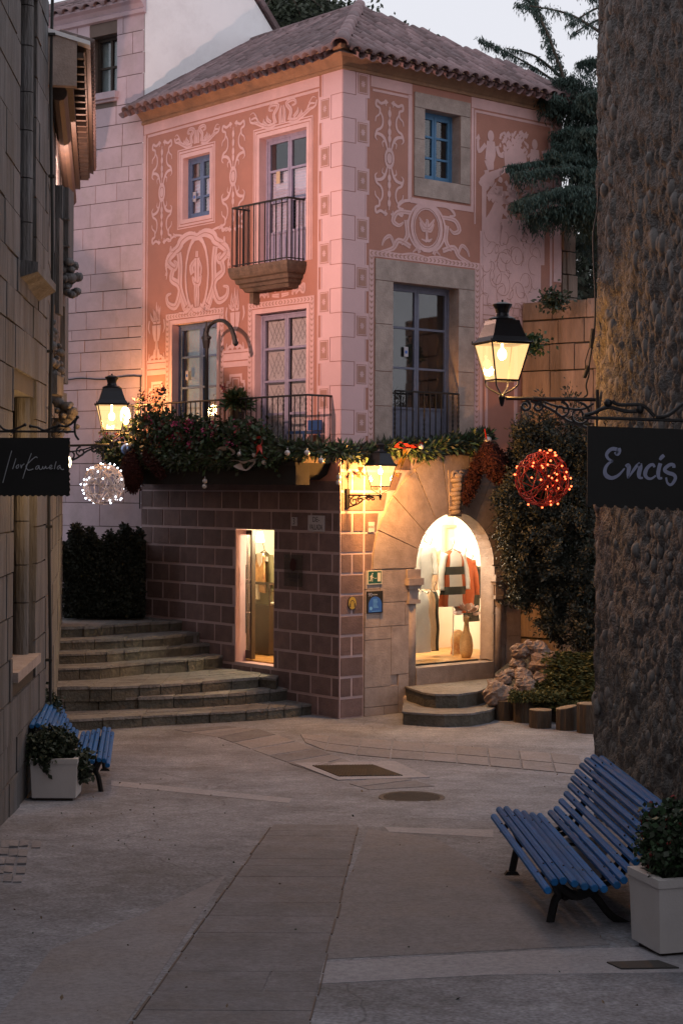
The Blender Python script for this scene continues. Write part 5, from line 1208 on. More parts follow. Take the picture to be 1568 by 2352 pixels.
for x0,x1,yt,yb,lab in lg:
    xc=(x0+x1)/2; g=onz(xc,yb-4,0.); Y=g[1]; r=(x1-x0)/2/3903*Y; zt_=at(xc,yt,Y)[2]
    t=thing('log_post',(g[0],g[1]+r,0),lab,'log','log posts edging the planting bed'); mb=MB(); c=V(g[0],g[1]+r,0); seg=22; vs=[]
    for z in (-.05,zt_*.33,zt_*.66,zt_-.015):
        for k in range(seg): a=2*math.pi*k/seg; q=r*(1+.05*math.sin(k*2.7+xc)+.02*random.random()); vs.append((c[0]+q*math.cos(a),c[1]+q*math.sin(a),z+(.03*math.cos(a) if z>.1 and 'slant' in lab else 0)))
    mb.add(vs,[(j*seg+k,j*seg+(k+1)%seg,(j+1)*seg+(k+1)%seg,(j+1)*seg+k) for j in range(3) for k in range(seg)]); mb.build('bark','bark',t)
    mb=MB(); mb.add([tuple(v) for v in vs[-seg:]]+[(v[0],v[1],v[2]+.012) for v in vs[-seg:]],[tuple(range(seg,2*seg))]+[(k,(k+1)%seg,seg+(k+1)%seg,seg+k) for k in range(seg)]); mb.build('cut_top','cut_wood',t)
AIM=V(-3.86,24.2,7.2)+V(.66,.02,.75); FLOODE=820  # aim and energy of the added flood lamp
# ================================================================== UPPER SMALL BALCONY
ub0=FL.m(547,600,.38)[0]; ucA=.86; ucB=2.42; nB=.36; zf=7.20
bal=thing('small_balcony',FL.P(1.6,6.7,0),'small stained stone balcony with plain iron railing under the tall upper door','balcony')
prof=[(0,6.80),(.20,6.80),(.23,6.86),(.26,6.87),(.27,6.92),(.31,6.94),(.32,7.0),(.36,7.02),(.38,7.06),(.40,7.14),(.40,7.20),(0,7.20)]
mb=MB(); m_=len(prof)
# three sided moulding: vertices per profile for left wall, left corner, right corner, right wall
rows_=[]
for n,z in prof:
    k=.40-n; rows_.append([FL.P(ucB-k,z,0),FL.P(ucB-k,z,n),FL.P(ucA+k,z,n),FL.P(ucA+k,z,0)])
vs=[p for r in rows_ for p in r]; fs=[(i*4+k,i*4+k+1,(i+1)*4+k+1,(i+1)*4+k) for i in range(m_-1) for k in range(3)]+[(0,1,2,3)]
mb.add(vs,fs); mb.build('slab','balcony_stone',bal)
for u in (ucB-.3,): mb=MB(); mb.fbox(FL,u-.05,u+.05,6.62,6.80,0,.14); mb.build('bracket','balcony_stone',bal)
def railing(par,fr,ua,ub,n,z0,z1,nb,r=.011,twist=(),sidesteps=4,left=True,right=True,side_r=None,toprail=.016):
    mb=MB(); pts=([fr.P(ub,z1,0)] if left else [])+[fr.P(ub,z1,n),fr.P(ua,z1,n)]+([fr.P(ua,z1,0)] if right else [])
    mb.tube(pts,toprail,6); mb.build('rail','iron',par); mb=MB(); mb.tube([p-Z*(z1-z0-.04) for p in pts],.012,4); mb.build('rail','iron',par)
    for i in range(nb):
        u=ua+(ub-ua)*i/(nb-1); mb=MB()
        if i in twist:
            zz=np.linspace(z0,z1,26); mb.tube([fr.P(u,z,n) for z in zz],[r*(1.6 if k%2 else .95) for k in range(26)],6)
        else: mb.tube([fr.P(u,z0,n),fr.P(u,z1,n)],r,5)
        mb.build('baluster','iron',par)
    for q,u in ((left,ub),(right,ua)):
        if q:
            for k in range(1,sidesteps+1):
                nn=n*(1-k/(sidesteps+.3)); mb=MB(); mb.tube([fr.P(u,z0,nn),fr.P(u,z1,nn)],r,5); mb.build('baluster','iron',par)
railing(bal,FL,ucA+.06,ucB-.05,.35,zf,8.19,11,side_r=1)
# ================================================================== LOWER BALCONY
lbal=thing('long_balcony',FL.P(2.7,3.7,0),'long dark balcony with iron railing and planter trough across the front of the pink house','balcony')
LA,LB=.21,5.22; nL=.53; zL=4.16
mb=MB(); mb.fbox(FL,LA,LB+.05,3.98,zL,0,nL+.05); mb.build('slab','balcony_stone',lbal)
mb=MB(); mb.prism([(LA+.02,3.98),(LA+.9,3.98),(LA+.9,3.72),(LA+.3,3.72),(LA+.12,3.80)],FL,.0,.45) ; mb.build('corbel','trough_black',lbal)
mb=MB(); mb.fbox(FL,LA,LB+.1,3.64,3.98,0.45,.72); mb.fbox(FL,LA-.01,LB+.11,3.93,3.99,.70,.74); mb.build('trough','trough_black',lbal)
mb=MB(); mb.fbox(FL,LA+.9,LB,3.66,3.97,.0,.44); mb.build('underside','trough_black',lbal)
railing(lbal,FL,LA,LB,nL,zL,5.03,37,r=.010,twist=(0,4,8,16,24,32),sidesteps=4)
pole=thing('hook_post',FL.P(3.40,4.16,.47),'dark iron post with a curved hook top standing on the long balcony','post')
def bx(px,py,n=.45): u,z=FL.m(px,py,n); return FL.P(u,z,n)
mb=MB(); a=bx(475,790); mb.tube([V(a[0],a[1],4.16),V(a[0],a[1],a[2])],.033,8); mb.build('shaft','iron',pole)
mb=MB(); mb.tube([bx(474,800),bx(474,783),bx(473,770),bx(474,757),bx(475,738)],[.05,.07,.055,.035,.006],8); mb.ball(bx(467,776),.035,8,5); mb.ball(bx(481,776),.035,8,5); mb.build('finial','iron',pole)
mb=MB(); q=[(476,768),(480,752),(490,741),(503,736),(517,739),(530,752),(537,770),(541,788)]; P=cat_rom([bx(x,y) for x,y in q],4); mb.tube(P,[.022+.022*i/len(P) for i in range(len(P))],7); mb.ball(P[-1],.05,8,5); mb.build('hook','iron',pole)
# blue chair on the balcony
ch=thing('balcony_chair',FL.P(.55,4.16,.3),'blue plastic chair glimpsed through the railing at the right end of the long balcony','chair'); mb=MB()
mb.fbox(FL,.38,.78,4.44,4.48,.08,.44); mb.build('seat','blue_plastic',ch); mb=MB(); mb.fbox(FL,.38,.70,4.50,4.66,.06,.09); mb.build('backrest','blue_plastic',ch)
for u in (.40,.76):
    for n in (.1,.42): mb=MB(); mb.tube([FL.P(u,4.16,n),FL.P(u,4.44,n)],.014,5); mb.build('leg','blue_plastic',ch)
# juliet railing of the french door on the right wall
jr=thing('juliet_railing',FRt.P(1.8,4.2,.04),'iron railing with twisted end bars across the lower half of the tall grey french door','railing')
railing(jr,FRt,rd[0]+.02,rd[1]-.02,.05,4.22,5.15,12,r=.012,twist=(0,5,10,11),left=False,right=False)
# ================================================================== FLOWERS AND GARLAND
C=[];CF=[];MI=[]
def fb(u,z,n): return FL.P(u,z,n)
tops=[(5.3,4.66),(4.9,4.6),(4.5,4.76),(4.15,4.82),(3.9,4.84),(3.5,4.66),(3.0,4.70),(2.6,4.62),(2.2,4.56),(1.8,4.60),(1.4,4.60),(1.0,4.46),(.85,4.3),(.7,4.15)]
def tz(u):
    for (a,za),(b,zb) in zip(tops,tops[1:]):
        if b<=u<=a: return za+(zb-za)*(a-u)/(a-b)
    return 4.2
for _ in range(800):
    u=random.uniform(.62,5.5); h=tz(min(max(u,.6),5.3)); z=random.uniform(3.98,h+.05*random.random()); n=.55+random.uniform(0,.28); c=fb(u,z,n)
    if u>4.2 and z>4.3 and random.random()<.35: continue
    if u>4.75 and z>4.2 and random.random()<.72: continue
    for k in range(17): C.append(c+rng.normal(size=3)*.065)
    if random.random()<.22 and z>4.25:
        t_=2 if random.random()<.5 else (1 if random.random()<.55 else 0)
        c=c+FL.N*.08
        for k in range(14): CF.append(c+rng.normal(size=3)*.028); MI.append(t_)
for u,z in ((4.75,5.12),(4.55,5.18),(4.1,5.22),(3.95,5.25),(4.35,5.1)):
    b=fb(u,4.7,.6); e=fb(u,z,.62)
    for k in range(30): C.append(b+(e-b)*random.random()+rng.normal(size=3)*.025)
    for k in range(26): CF.append(e+rng.normal(size=3)*.04); MI.append(0)
for px,py in ((512,889),(516,898)):
    e=bx(px,py,.6)
    for k in range(26): CF.append(e+rng.normal(size=3)*.03); MI.append(1)
pf=thing('balcony_flowers',fb(3,4,.6),'dense mass of red and pink flowering plants spilling over the long balcony railing','flowering plants')
leafquads('foliage',C,.055,'leaf_green',pf,elong=1.3,mats=['leaf_green','leaf_dark'],mi=rng.integers(0,2,len(C))); leafquads('blossoms',CF,.036,'leaf_red',pf,elong=1.1,mats=['leaf_red','flower_red','flower_pink'],mi=MI)
mb=MB(); q=[bx(512,905,.6),bx(523,893,.6),bx(514,888,.6)]; mb.tube(q,.006,4); mb.build('stem','leaf_green',pf)
fp=thing('potted_fern',bx(545,955,.40),'bright green spiky fern in a pot on the long balcony behind the railing','potted plant')
c=bx(545,930,.45); mb=MB(); mb.lathe([(.10,-.3),(.14,-.02),(.15,0),(.13,0)],c,14); mb.build('pot','case_dark',fp)
C=[];D=[]
for k in range(170):
    a=random.uniform(0,6.28); el=random.uniform(.1,1.4); d=V(math.cos(a)*math.cos(el),math.sin(a)*math.cos(el),math.sin(el)); L_=random.uniform(.15,.30)
    for j in range(9): f_=j/9; C.append(c+d*L_*f_-Z*.12*f_*f_*math.cos(el)); D.append(d-Z*.5*f_)
leafquads('fronds',C,.034,'leaf_moss',fp,elong=3.,D=np.array(D),mats=['leaf_green','leaf_moss'],mi=rng.integers(0,2,len(C)))
# garland path
gpath=[FL.P(u,z,.76) for u,z in ((5.55,4.35),(5.2,4.12),(4.6,4.08),(3.9,4.12),(3.2,4.05),(2.5,4.07),(1.9,4.05),(1.2,4.10),(.7,4.12),(.35,4.20))]+[V(*(C0+V(.02,-.45,4.16)))]+[FRt.P(u,z,.14) for u,z in ((.35,4.14),(.8,4.22),(1.3,4.26),(1.7,4.20),(2.0,4.32),(2.5,4.34),(2.9,4.42),(3.05,4.45))]
gp=cat_rom(gpath,10); G_=[];D=[]
for i,p in enumerate(gp):
    for k in range(85 if i<104 else 62):
        a=random.uniform(0,6.28); r=abs(random.gauss(0,1))*.055; G_.append(p+V(math.cos(a)*r,random.uniform(-.03,.03),math.sin(a)*r-(.03 if random.random()<.3 else 0))+UL*random.uniform(-.05,.05)); D.append(V(math.cos(a),0,math.sin(a)))
gl=thing('garland',gpath[9],'long dark evergreen christmas garland looping along the balcony and over the arched doorway','garland')
leafquads('needles',G_,.034,'leaf_dark',gl,elong=3.2,D=np.array(D),mats=['leaf_dark','leaf_green','leaf_olive'],mi=rng.choice(3,len(G_),p=[.5,.35,.15]))
mb=MB(); mb.tube(gp,.03,6); mb.build('core','leaf_dark',gl)
mb=MB(); mb.tube([FL.P(.3,4.3,.45),C0+V(0,-.25,4.27),FRt.P(.05,4.28,.12),FRt.P(1.0,4.28,.06)],.012,5); mb.build('wire','iron',gl)
def wpt(px,py,n,fr=FL): u,z=fr.m(px,py,n); return fr.P(u,z,n)
bb=[(292,1032,16,FL,.84,'blue_bauble','large shiny blue bauble at the left end of the garland'),(551,1043,6.5,FL,.88,'silver_bauble','silver bauble below the middle of the flowers'),(585,1045,6.5,FL,.88,'silver_bauble','silver bauble beside the red ribbon, on its left'),(607,1062,6,FL,.88,'silver_bauble','silver bauble tucked under the red ribbon'),(660,1040,6.5,FL,.88,'silver_bauble','silver bauble on the garland below the last flowers'),(705,1040,6.5,FL,.88,'silver_bauble','silver bauble below the end post of the railing'),(737,1058,6.5,FL,.88,'silver_bauble','silver bauble nearest the corner of the house'),
 (471,1105,6.3,FL,.85,'silver_bauble','upper bauble of the hanging pair under the trough'),(470,1117,6,FL,.85,'silver_bauble','lower bauble of the hanging pair under the trough'),(778,1096,6.3,FRt,.2,'silver_bauble','upper bauble of the pair hanging at the house corner'),(777,1108,6.3,FRt,.2,'silver_bauble','lower bauble of the pair hanging at the house corner'),(966,1027,7,FRt,.26,'silver_bauble','gold-lit bauble beside the red bow on the right wall'),(1119,1012,11,FRt,.25,'silver_bauble','bauble at the right tip of the garland above the arch')]
for px,py,r,fr,n,m,lab in bb:
    p=wpt(px,py,n,fr); mb=MB(); mb.ball(p,r/148,14,9); mb.tube([p+Z*r/148,p+Z*(r/148+.03)],.008,5); o_=mb.build('bauble',m,smooth=True); setp(o_,lab,'bauble','christmas baubles on the garland')
mb=MB(); mb.tube([wpt(471,1070,.85),wpt(471,1098,.85)],.004,4); mb.tube([wpt(778,1060,.2,FRt),wpt(778,1090,.2,FRt)],.004,4); mb.build('string','iron',gl)
# ribbons and bows
def bow(pts_list,m,name,label,cat,group=None,w_=.07,par=None):
    mb=MB()
    for fr,n,pts in pts_list:
        P=[wpt(x,y,n+.03*math.sin(i*1.7),fr) for i,(x,y) in enumerate(pts)]; q=cat_rom(P,4); vs=[]
        for i,p in enumerate(q):
            s=un(fr.U*math.cos(i*.35)+Z*math.sin(i*.35)*.6+fr.N*.4)*w_*(.6+.4*math.sin(i*.8+1)); vs+=[p-s*.5,p+s*.5]
        mb.add(vs,[(2*i,2*i+1,2*i+3,2*i+2) for i in range(len(q)-1)])
    o_=mb.build(name,m,None,smooth=True); return setp(o_,label,cat,group)
bow([(FL,.9,[(590,1008),(598,1003),(602,1015),(595,1025)]),(FL,.9,[(596,1022),(590,1040),(583,1055)]),(FL,.9,[(596,1022),(603,1045),(612,1055)])],'red_ribbon','ribbon_bow','red satin ribbon with hanging tails in the middle of the balcony garland','ribbon')
bow([(FRt,.28,[(910,1027),(914,1016),(925,1018),(935,1024),(925,1030),(912,1026)]),(FRt,.28,[(940,1022),(955,1028),(966,1015),(970,1024),(955,1022),(940,1022)]),(FRt,.28,[(928,1018),(940,1026),(950,1020)])],'red_ribbon','ribbon_bow','bright red bow on the garland above the lantern','bow')
bow([(FRt,.26,[(932,1030),(926,1045),(918,1060),(909,1078),(906,1088)]),(FRt,.27,[(938,1030),(934,1045),(925,1060),(917,1085),(912,1095)])],'gold_tinsel','tinsel','gold glitter ribbon trailing down beside the lantern','tinsel',w_=.10)
bow([(FRt,.2,[(822,1086),(830,1078),(836,1092),(828,1084),(824,1098)]),(FRt,.22,[(828,1072),(829,1085),(836,1098)])],'red_ribbon','poinsettia','dark red cloth poinsettia hanging below the garland left of the lantern','ornament',w_=.10)
bow([(FL,.86,[(468,1045),(478,1058),(485,1070),(492,1058)]),(FL,.86,[(478,1052),(488,1048),(494,1062)])],'red_plush','cloth_poinsettia','dim red cloth flower below the flowers on the left half of the garland','ornament',w_=.13)
for pts,lab in (([(540,1058),(560,1062),(585,1058),(565,1080),(545,1066)],'grey gauze bow hanging over the trough right of centre'),([(505,1035),(520,1028),(538,1040),(520,1048)],'grey gauze loop among the garland in the middle'),([(330,1040),(345,1060),(365,1058),(350,1070)],'grey gauze bow near the left end of the garland')):
    bow([(FL,.88,pts)],'lace_pattern','gauze_bow',lab,'bow','gauze bows on the garland',w_=.16)
def plush(ax,bx_,ay,by,w0,fr,n,label):
    a=wpt(ax,ay,n,fr); b=wpt(bx_,by,n,fr); K=14; mb=MB(); P=[a+(b-a)*k/K for k in range(K+1)]; mb.tube(P,[max(.02,w0*math.sin(math.pi*min(.97,(k+.5)/(K+1)))**.6) for k in range(K+1)],14)
    o_=mb.build('plush_petal','red_plush',None,smooth=True); setp(o_,label,'ornament','dark red plush petals')
    C=[]; D=[]
    for i,v in enumerate(mb.v):
        for k in range(16): C.append(V(*v)+rng.normal(size=3)*.02); D.append(rng.normal(size=3)-Z*.4)
    leafquads('fur',C,.02,'red_plush',o_,elong=2.5,D=np.array(D))
plush(1118,1158,1022,1112,.19,FRt,.75,'large dark red plush petal hanging at the right end of the garland')
plush(1108,1070,1035,1150,.095,FRt,.30,'narrow dark red plush petal slanting down to the keystone')
plush(302,305,1042,1126,.17,FL,.95,'dark red plush petal hanging at the left end of the balcony')
plush(335,372,1040,1092,.06,FL,.9,'thin dark red plush petal slanting under the left end of the trough')
mb=MB(); mb.tube([wpt(1112,985,.3,FRt),wpt(1117,1010,.3,FRt)],.012,5); mb.build('candle_stick','red_ribbon',gl)
# ================================================================== LANTERNS
def lantern(c,w_,h,label,energy,group='street lanterns',bulb_z=.72,drop=True,rz=0.):
    """c = bottom centre of the glass box; w_ top width; h glass height"""
    t=thing('street_lantern',c-Z*.3*w_,label,'lantern',group); c=V(*c); wt,wb=w_/2,w_*.30; R_=lambda x,y:V(x*math.cos(rz)-y*math.sin(rz),x*math.sin(rz)+y*math.cos(rz),0)
    cs=[(-1,-1),(1,-1),(1,1),(-1,1)]
    for k in range(4):
        a,b=cs[k],cs[(k+1)%4]; mb=MB(); p=[c+R_(a[0]*wb,a[1]*wb),c+R_(b[0]*wb,b[1]*wb),c+R_(b[0]*wt,b[1]*wt)+Z*h,c+R_(a[0]*wt,a[1]*wt)+Z*h]; mb.poly(p); mb.build('pane','lantern_glass',t)
    mb=MB()
    for a in cs: mb.tube([c+R_(a[0]*wb,a[1]*wb),c+R_(a[0]*wt,a[1]*wt)+Z*h],w_*.026,4)
    for s,zz in ((wb,0),(wt,h)): mb.tube([c+R_(a[0]*s,a[1]*s)+Z*zz for a in cs],w_*.030,4,closed=True)
    mb.build('frame','lantern_metal',t)
    mb=MB(); pr_=[(1.10,0),(1.12,.03),(1.02,.05),(.86,.16),(.66,.46),(.62,.56)]
    for (s0,z0),(s1,z1) in zip(pr_,pr_[1:]):
        q0=[c+R_(a[0]*wt*s0,a[1]*wt*s0)+Z*(h+z0*w_) for a in cs]; q1=[c+R_(a[0]*wt*s1,a[1]*wt*s1)+Z*(h+z1*w_) for a in cs]
        for k in range(4): mb.poly([q0[k],q0[(k+1)%4],q1[(k+1)%4],q1[k]])
    mb.poly([c+R_(a[0]*wt*.62,a[1]*wt*.62)+Z*(h+.56*w_) for a in cs]); mb.build('roof','lantern_metal',t)
    mb=MB(); mb.lathe([(.62*wt,.54*w_),(.66*wt,.60*w_),(.50*wt,.64*w_),(.34*wt,.66*w_),(.30*wt,.74*w_),(.36*wt,.84*w_),(.46*wt,.92*w_),(.48*wt,.95*w_),(.2*wt,1.0*w_),(.05*wt,1.01*w_),(.05*wt,1.06*w_)],c+Z*h,16); mb.build('chimney','lantern_metal',t,smooth=False)
    for a in cs: mb=MB(); q=c+R_(a[0]*wt*1.08,a[1]*wt*1.08)+Z*(h+.02*w_); mb.tube([q,q+Z*.07*w_],[w_*.03,w_*.01],6); mb.build('finial','lantern_metal',t)
    mb=MB()
    for a in cs: mb.tube(cat_rom([c+R_(a[0]*wb,a[1]*wb),c+R_(a[0]*wb*.9,a[1]*wb*.9)-Z*.14*w_,c+R_(a[0]*wb*.45,a[1]*wb*.45)-Z*.26*w_,c-Z*.36*w_],4),w_*.022,5)
    mb.build('cradle','lantern_metal',t)
    mb=MB(); mb.lathe([(.01,-.62*w_),(.05*w_,-.56*w_),(.07*w_,-.46*w_),(.09*w_,-.42*w_),(.07*w_,-.36*w_),(.05*w_,-.33*w_)],c,12); mb.build('socket','lantern_metal',t,smooth=True)
    mb=MB(); bp_=c+Z*h*bulb_z; mb.ball(bp_,w_*.11,12,8,sc=(1,1,1.3)); mb.tube([bp_+Z*.1*w_,c+Z*h],.03*w_,6); mb.build('bulb','bulb_warm',t,smooth=True)
    lamp('POINT','lamp_light',bp_-Z*.18*w_,energy,(1.,.46,.12),.06,t); return t
def scroll(c,ax,r,turns=1.3,n=18,a0=0,flip=1):
    return [c+ax*(r*(1-.75*i/n)*math.cos(a0+flip*turns*6.28*i/n))+Z*(r*(1-.75*i/n)*math.sin(a0+flip*turns*6.28*i/n)) for i in range(n+1)]
def bracket(t,tip,root,th=.02,big=1.):
    ax=un(root-tip); L=np.linalg.norm(root-tip); mb=MB(); mb.tube([tip,root],th,8); mb.tube([tip+ax*L*.30,tip+ax*L*.36],th*1.5,8); mb.build('arm','lantern_metal',t)
    mb=MB(); S=L*.11*big
    for f_,r in ((.22,.6),(.36,.6),(.62,.9),(.82,1.25)): mb.tube(scroll(tip+ax*L*f_-Z*S*r*1.25,ax,S*r,a0=1.57,flip=-1),th*.75,5)
    mb.tube(cat_rom([tip+ax*L*.28-Z*.02,tip+ax*L*.5-Z*S*1.0,tip+ax*L*.7-Z*S*2.2,tip+ax*L*.97-Z*S*3.],4),th*.8,5)
    mb.tube(cat_rom([tip+ax*L*.4-Z*.02,tip+ax*L*.6-Z*S*.8,tip+ax*L*.85-Z*S*1.0,tip+ax*L*.98-Z*S*.4],4),th*.6,5)
    mb.build('scrollwork','lantern_metal',t); mb=MB(); s_=un(np.cross(ax,Z)); a=root; 
    mb.hexa([a-s_*.05-Z*S*3.3,a+s_*.05-Z*S*3.3,a+s_*.05-Z*S*3.3+ax*.03,a-s_*.05-Z*S*3.3+ax*.03,a-s_*.05+Z*.1,a+s_*.05+Z*.1,a+s_*.05+Z*.1+ax*.03,a-s_*.05+Z*.1+ax*.03]); mb.build('wall_plate','lantern_metal',t)
# right street lantern at the tower corner
YR=17.15
cR=at(1152,874,YR); t=lantern(cR,.42,at(1150,790,YR)[2]-cR[2],'large black street lantern glowing warm, on a scrolled bracket from the rough tower',95,rz=.35)
bracket(t,at(1160,915,YR),at(1366,918,YR),.020,1.)
# left lantern
YL=22.; cL=at(257,989,YL); t=lantern(cL,.38,at(257,930,YL)[2]-cL[2],'glowing street lantern on a bracket at the left in front of the balcony flowers',50,bulb_z=.55,rz=.2)
bracket(t,at(262,1021,YL),at(140,1024,YL),.016,1.)
# small lantern by the arch
sc=FRt.P(.95,FRt.m(873,1117,.55)[1],.60); u_,z_=FRt.m(873,1117,.55); cS=FRt.P(u_,z_,.55)
t=lantern(cS,.34,.32,'small lantern on an ornate bracket beside the arched shop doorway',560,rz=.7); 
rt_=FRt.P(u_-.0,z_-.17,.0); 
u2,z2=FRt.m(800,1135,.03); bracket(t,cS-Z*.14,FRt.P(u2,z2-.0,.03)*V(1,1,0)+Z*(cS[2]-.14),.014,1.)
mb=MB(); mb.tube([FRt.P(u2,z2-.05,.02),FRt.P(u2,4.15,.02)],.006,4); mb.build('wire','cable_black',t)
# lamp glowing through the leaves at the left end of the balcony
t=thing('wall_lamp',FL.P(5.62,4.2,.35),'bright bare lamp glowing through the leaves at the left end of the balcony','lamp'); p=at(288,955,29.75)
mb=MB(); mb.ball(p,.11,12,8,sc=(.8,.8,1.5)); mb.build('globe','bulb_warm',t,smooth=True); mb=MB(); mb.tube([p-Z*.15,p-Z*.35],.03,6); mb.tube([p-Z*.35,p-Z*.35+V(-.05,.5,0)],.02,5); mb.build('arm','lantern_metal',t)
lamp('POINT','lamp_light',p+V(.05,-.12,.15),150,(1.,.42,.12),.1,t)
# round lamp behind the hanging sign
t=thing('round_lamp',at(146,1062,18.6),'round glowing lamp mostly hidden behind the black hanging sign','lamp'); p=at(143,1062,18.6)
mb=MB(); mb.ball(p,.105,14,9); mb.build('globe','lit_shade',t,smooth=True); mb=MB(); mb.tube([p,p+V(-.35,0,.0)],.012,5); mb.build('arm','lantern_metal',t)
lamp('POINT','lamp_light',p+V(-.1,-.25,0),38,(1.,.55,.2),.08,t)
# added flood lamp: warm pink spot
lamp('SPOT','added_flood_beam',V(-3.86,24.2,7.2),FLOODE,(1.,.56,.43),.03,None,aim=AIM,spot_size=math.radians(180),spot_blend=.04)
# ================================================================== LIGHT BALLS
def lball(c,r,vm,lm,label,nv=46,nl=40):
    t=thing('light_ball',c-Z*r,label,'light ball'); mb=MB()
    for k in range(nv):
        nrm=un(rng.normal(size=3)); a=un(np.cross(nrm,V(.3,.2,.9))); b=np.cross(nrm,a); off=random.uniform(-.45,.45)*r; rr=math.sqrt(r*r-off*off); a0=random.uniform(0,6.28); ln=random.uniform(1.5,4.5); n=14
        mb.tube([c+nrm*off+(a*math.cos(a0+ln*i/n)+b*math.sin(a0+ln*i/n))*rr*(1+.03*math.sin(i*1.9+k)) for i in range(n+1)],.0055,4)
    mb.build('vine_ball',vm,t)
    for k in range(nl):
        d=un(rng.normal(size=3)); p=c+d*r*random.uniform(1.0,1.14); mb=MB(); mb.ball(p,.0105,6,4); mb.build('bulb',lm,t,smooth=True)
    return t
t=lball(at(238,1113,21.9),.262,'white_vine','led_white','white woven light ball hanging from the left street lantern bracket'); mb=MB(); p=at(238,1113,21.9); mb.tube([p+Z*.26,p+Z*.48],.004,4); mb.tube([p+Z*.33,p+Z*.42],.012,5); mb.build('cord','cable_black',t)
lamp('POINT','led_glow',p,1.2,(.8,.85,1),.2,t)
t=lball(at(1245,1100,17.1),.272,'red_vine','led_red','red woven light ball hanging from the right street lantern bracket',44,46); p=at(1245,1100,17.1); mb=MB(); mb.tube([p+Z*.27,p+Z*.84],.005,4); mb.build('cord','cable_black',t)
lamp('POINT','led_glow',p,.9,(1,.15,.05),.2,t)
# ================================================================== HANGING SIGNS
YS=16.0; s_=YS/3903.
hs=thing('hanging_sign',at(80,1072,YS),'black hanging sign with scalloped edge and thin handwritten lettering','sign')
def D1_(x,y): return at(x*.37503-0.0,(1400/1.6327)+y*.23440*0+ (y*.37503*.625),YS)
def S1(x,y): return at(x*.2344,857.5+y*.2344,YS)     # crop pixels of the sign detail
fr=Fr((0,YS,0),(1,0,0),(0,-1,0))
out=[(-200,632),(690,632),(684,655),(690,680),(682,720),(690,760),(680,800),(672,830),(680,870),(672,900),(684,930),(676,960),(692,985),(680,1010),(690,1040),(678,1060),(692,1085),(684,1110),(692,1140),(682,1165),(690,1192)]
x=690
while x>-200: out+= [(x-8,1197),(x-24,1206),(x-40,1202),(x-50,1193)]; x-=56
mb=MB(); mb.prism([(S1(*p)[0],S1(*p)[2]) for p in out],fr,-.012,.012); bd_=mb.build('board','sign_black',hs)
def T1(x,y): return at(x*.20505,1004.5+y*.20505,YS-.02)
strokes=[[(135,150),(110,235),(70,380),(35,510)],[(182,235),(165,295),(145,355)],[(215,305),(195,315),(184,335),(192,347),(208,338),(214,320),(210,306)],[(236,305),(241,345),(250,318),(276,296)],[(355,178),(330,245),(290,360),(258,462)],[(422,230),(405,220),(370,242),(325,285),(297,318),(303,350),(318,366),(345,366),(376,353)],[(446,322),(425,318),(405,338),(405,357),(425,352),(440,325),(444,350),(462,360),(482,340)],[(482,322),(484,345),(498,352),(516,322),(518,345),(535,348),(552,335)],[(560,342),(583,328),(580,312),(563,320),(558,345),(572,355),(592,345)],[(633,270),(620,315),(612,356)],[(678,314),(656,324),(644,348),(658,356),(678,330),(682,348),(700,362),(718,356)]]
mb=MB()
for st in strokes: mb.tube(cat_rom([T1(*p) for p in st],4),.0042,5)
mb.build('lettering','paint_grey',bd_)
mb=MB(); mb.tube([S1(-300,568),S1(740,572)],.010,6)
for q in ([(0,508),(40,548),(110,560),(180,535),(245,506)],[(300,518),(370,530),(440,560),(520,530),(590,515),(650,520),(700,495),(740,455),(762,432)],[(762,430),(738,480),(736,560),(745,610),(775,652)],[(545,560),(560,530),(590,512)]): mb.tube(cat_rom([S1(*p) for p in q],4),.0105,6)
for p in ((247,505),(302,518),(762,430),(588,510)): mb.ball(S1(*p),.017,8,5)
mb.build('bracket_bar','iron',hs)
for x in (112,583): mb=MB(); mb.tube(scroll(S1(x,600),V(1,0,0),.02,1.,10),.004,4); mb.tube([S1(x,606),S1(x,640)],.004,4); mb.build('hook','iron',hs)
YE=11.; hs=thing('hanging_sign',at(1460,1070,YE),'large black hanging sign with bold lilac brush lettering beside the tower','sign')
def E1(x,y): return at(1335.2+x*.25975,918.7+y*.25975,YE)
fr=Fr((0,YE,0),(1,0,0),(0,-1,0))
out=[(50,230),(1330,275),(1330,985)]; x=1290
while x>60: out+=[(x,975),(x-25,985),(x-55,975),(x-70,955),(x-88,960)]; x-=92
out=[(p[0],p[1]-(0 if p[0]>900 else (900-p[0])*.045) if i>2 else p[1]) for i,p in enumerate(out)]+[(45,925)]
mb=MB(); mb.prism([(E1(*p)[0],E1(*p)[2]) for p in out],fr,-.012,.012); bd_=mb.build('board','sign_black',hs)
fE=Fr((0,YE-.014,0),(1,0,0),(0,-1,0))
def E2(x,y): p=E1(x,y); return (p[0],p[2])
k_=.25975/3903*YE
mb=MB()
def brush(pts,w0,w1,md=None): ribbon(mb,fE,[E2(*p) for p in pts],w0*k_,w1*k_,.002,k=6,mid=None if md is None else md*k_)
brush([(322,425),(325,450),(308,475),(300,458)],30,36,44); brush([(312,440),(270,432),(235,450),(215,485),(230,520),(270,542)],34,18,30); brush([(270,540),(235,560),(208,595),(200,640),(220,675),(262,690),(310,672),(345,640),(374,604)],16,12,40)
brush([(382,588),(405,575),(412,600),(405,650),(405,694)],22,18,38); brush([(405,690),(440,640),(480,585),(512,562)],12,30,26); brush([(510,562),(512,600),(500,650),(505,685),(535,690)],36,16,38)
brush([(638,595),(625,572),(595,580),(565,615),(555,660),(575,690),(610,695),(650,668)],20,14,36)
brush([(690,560),(678,600),(670,650),(678,690),(706,690)],34,18,34); brush([(684,530),(700,508),(722,488)],20,30,34)
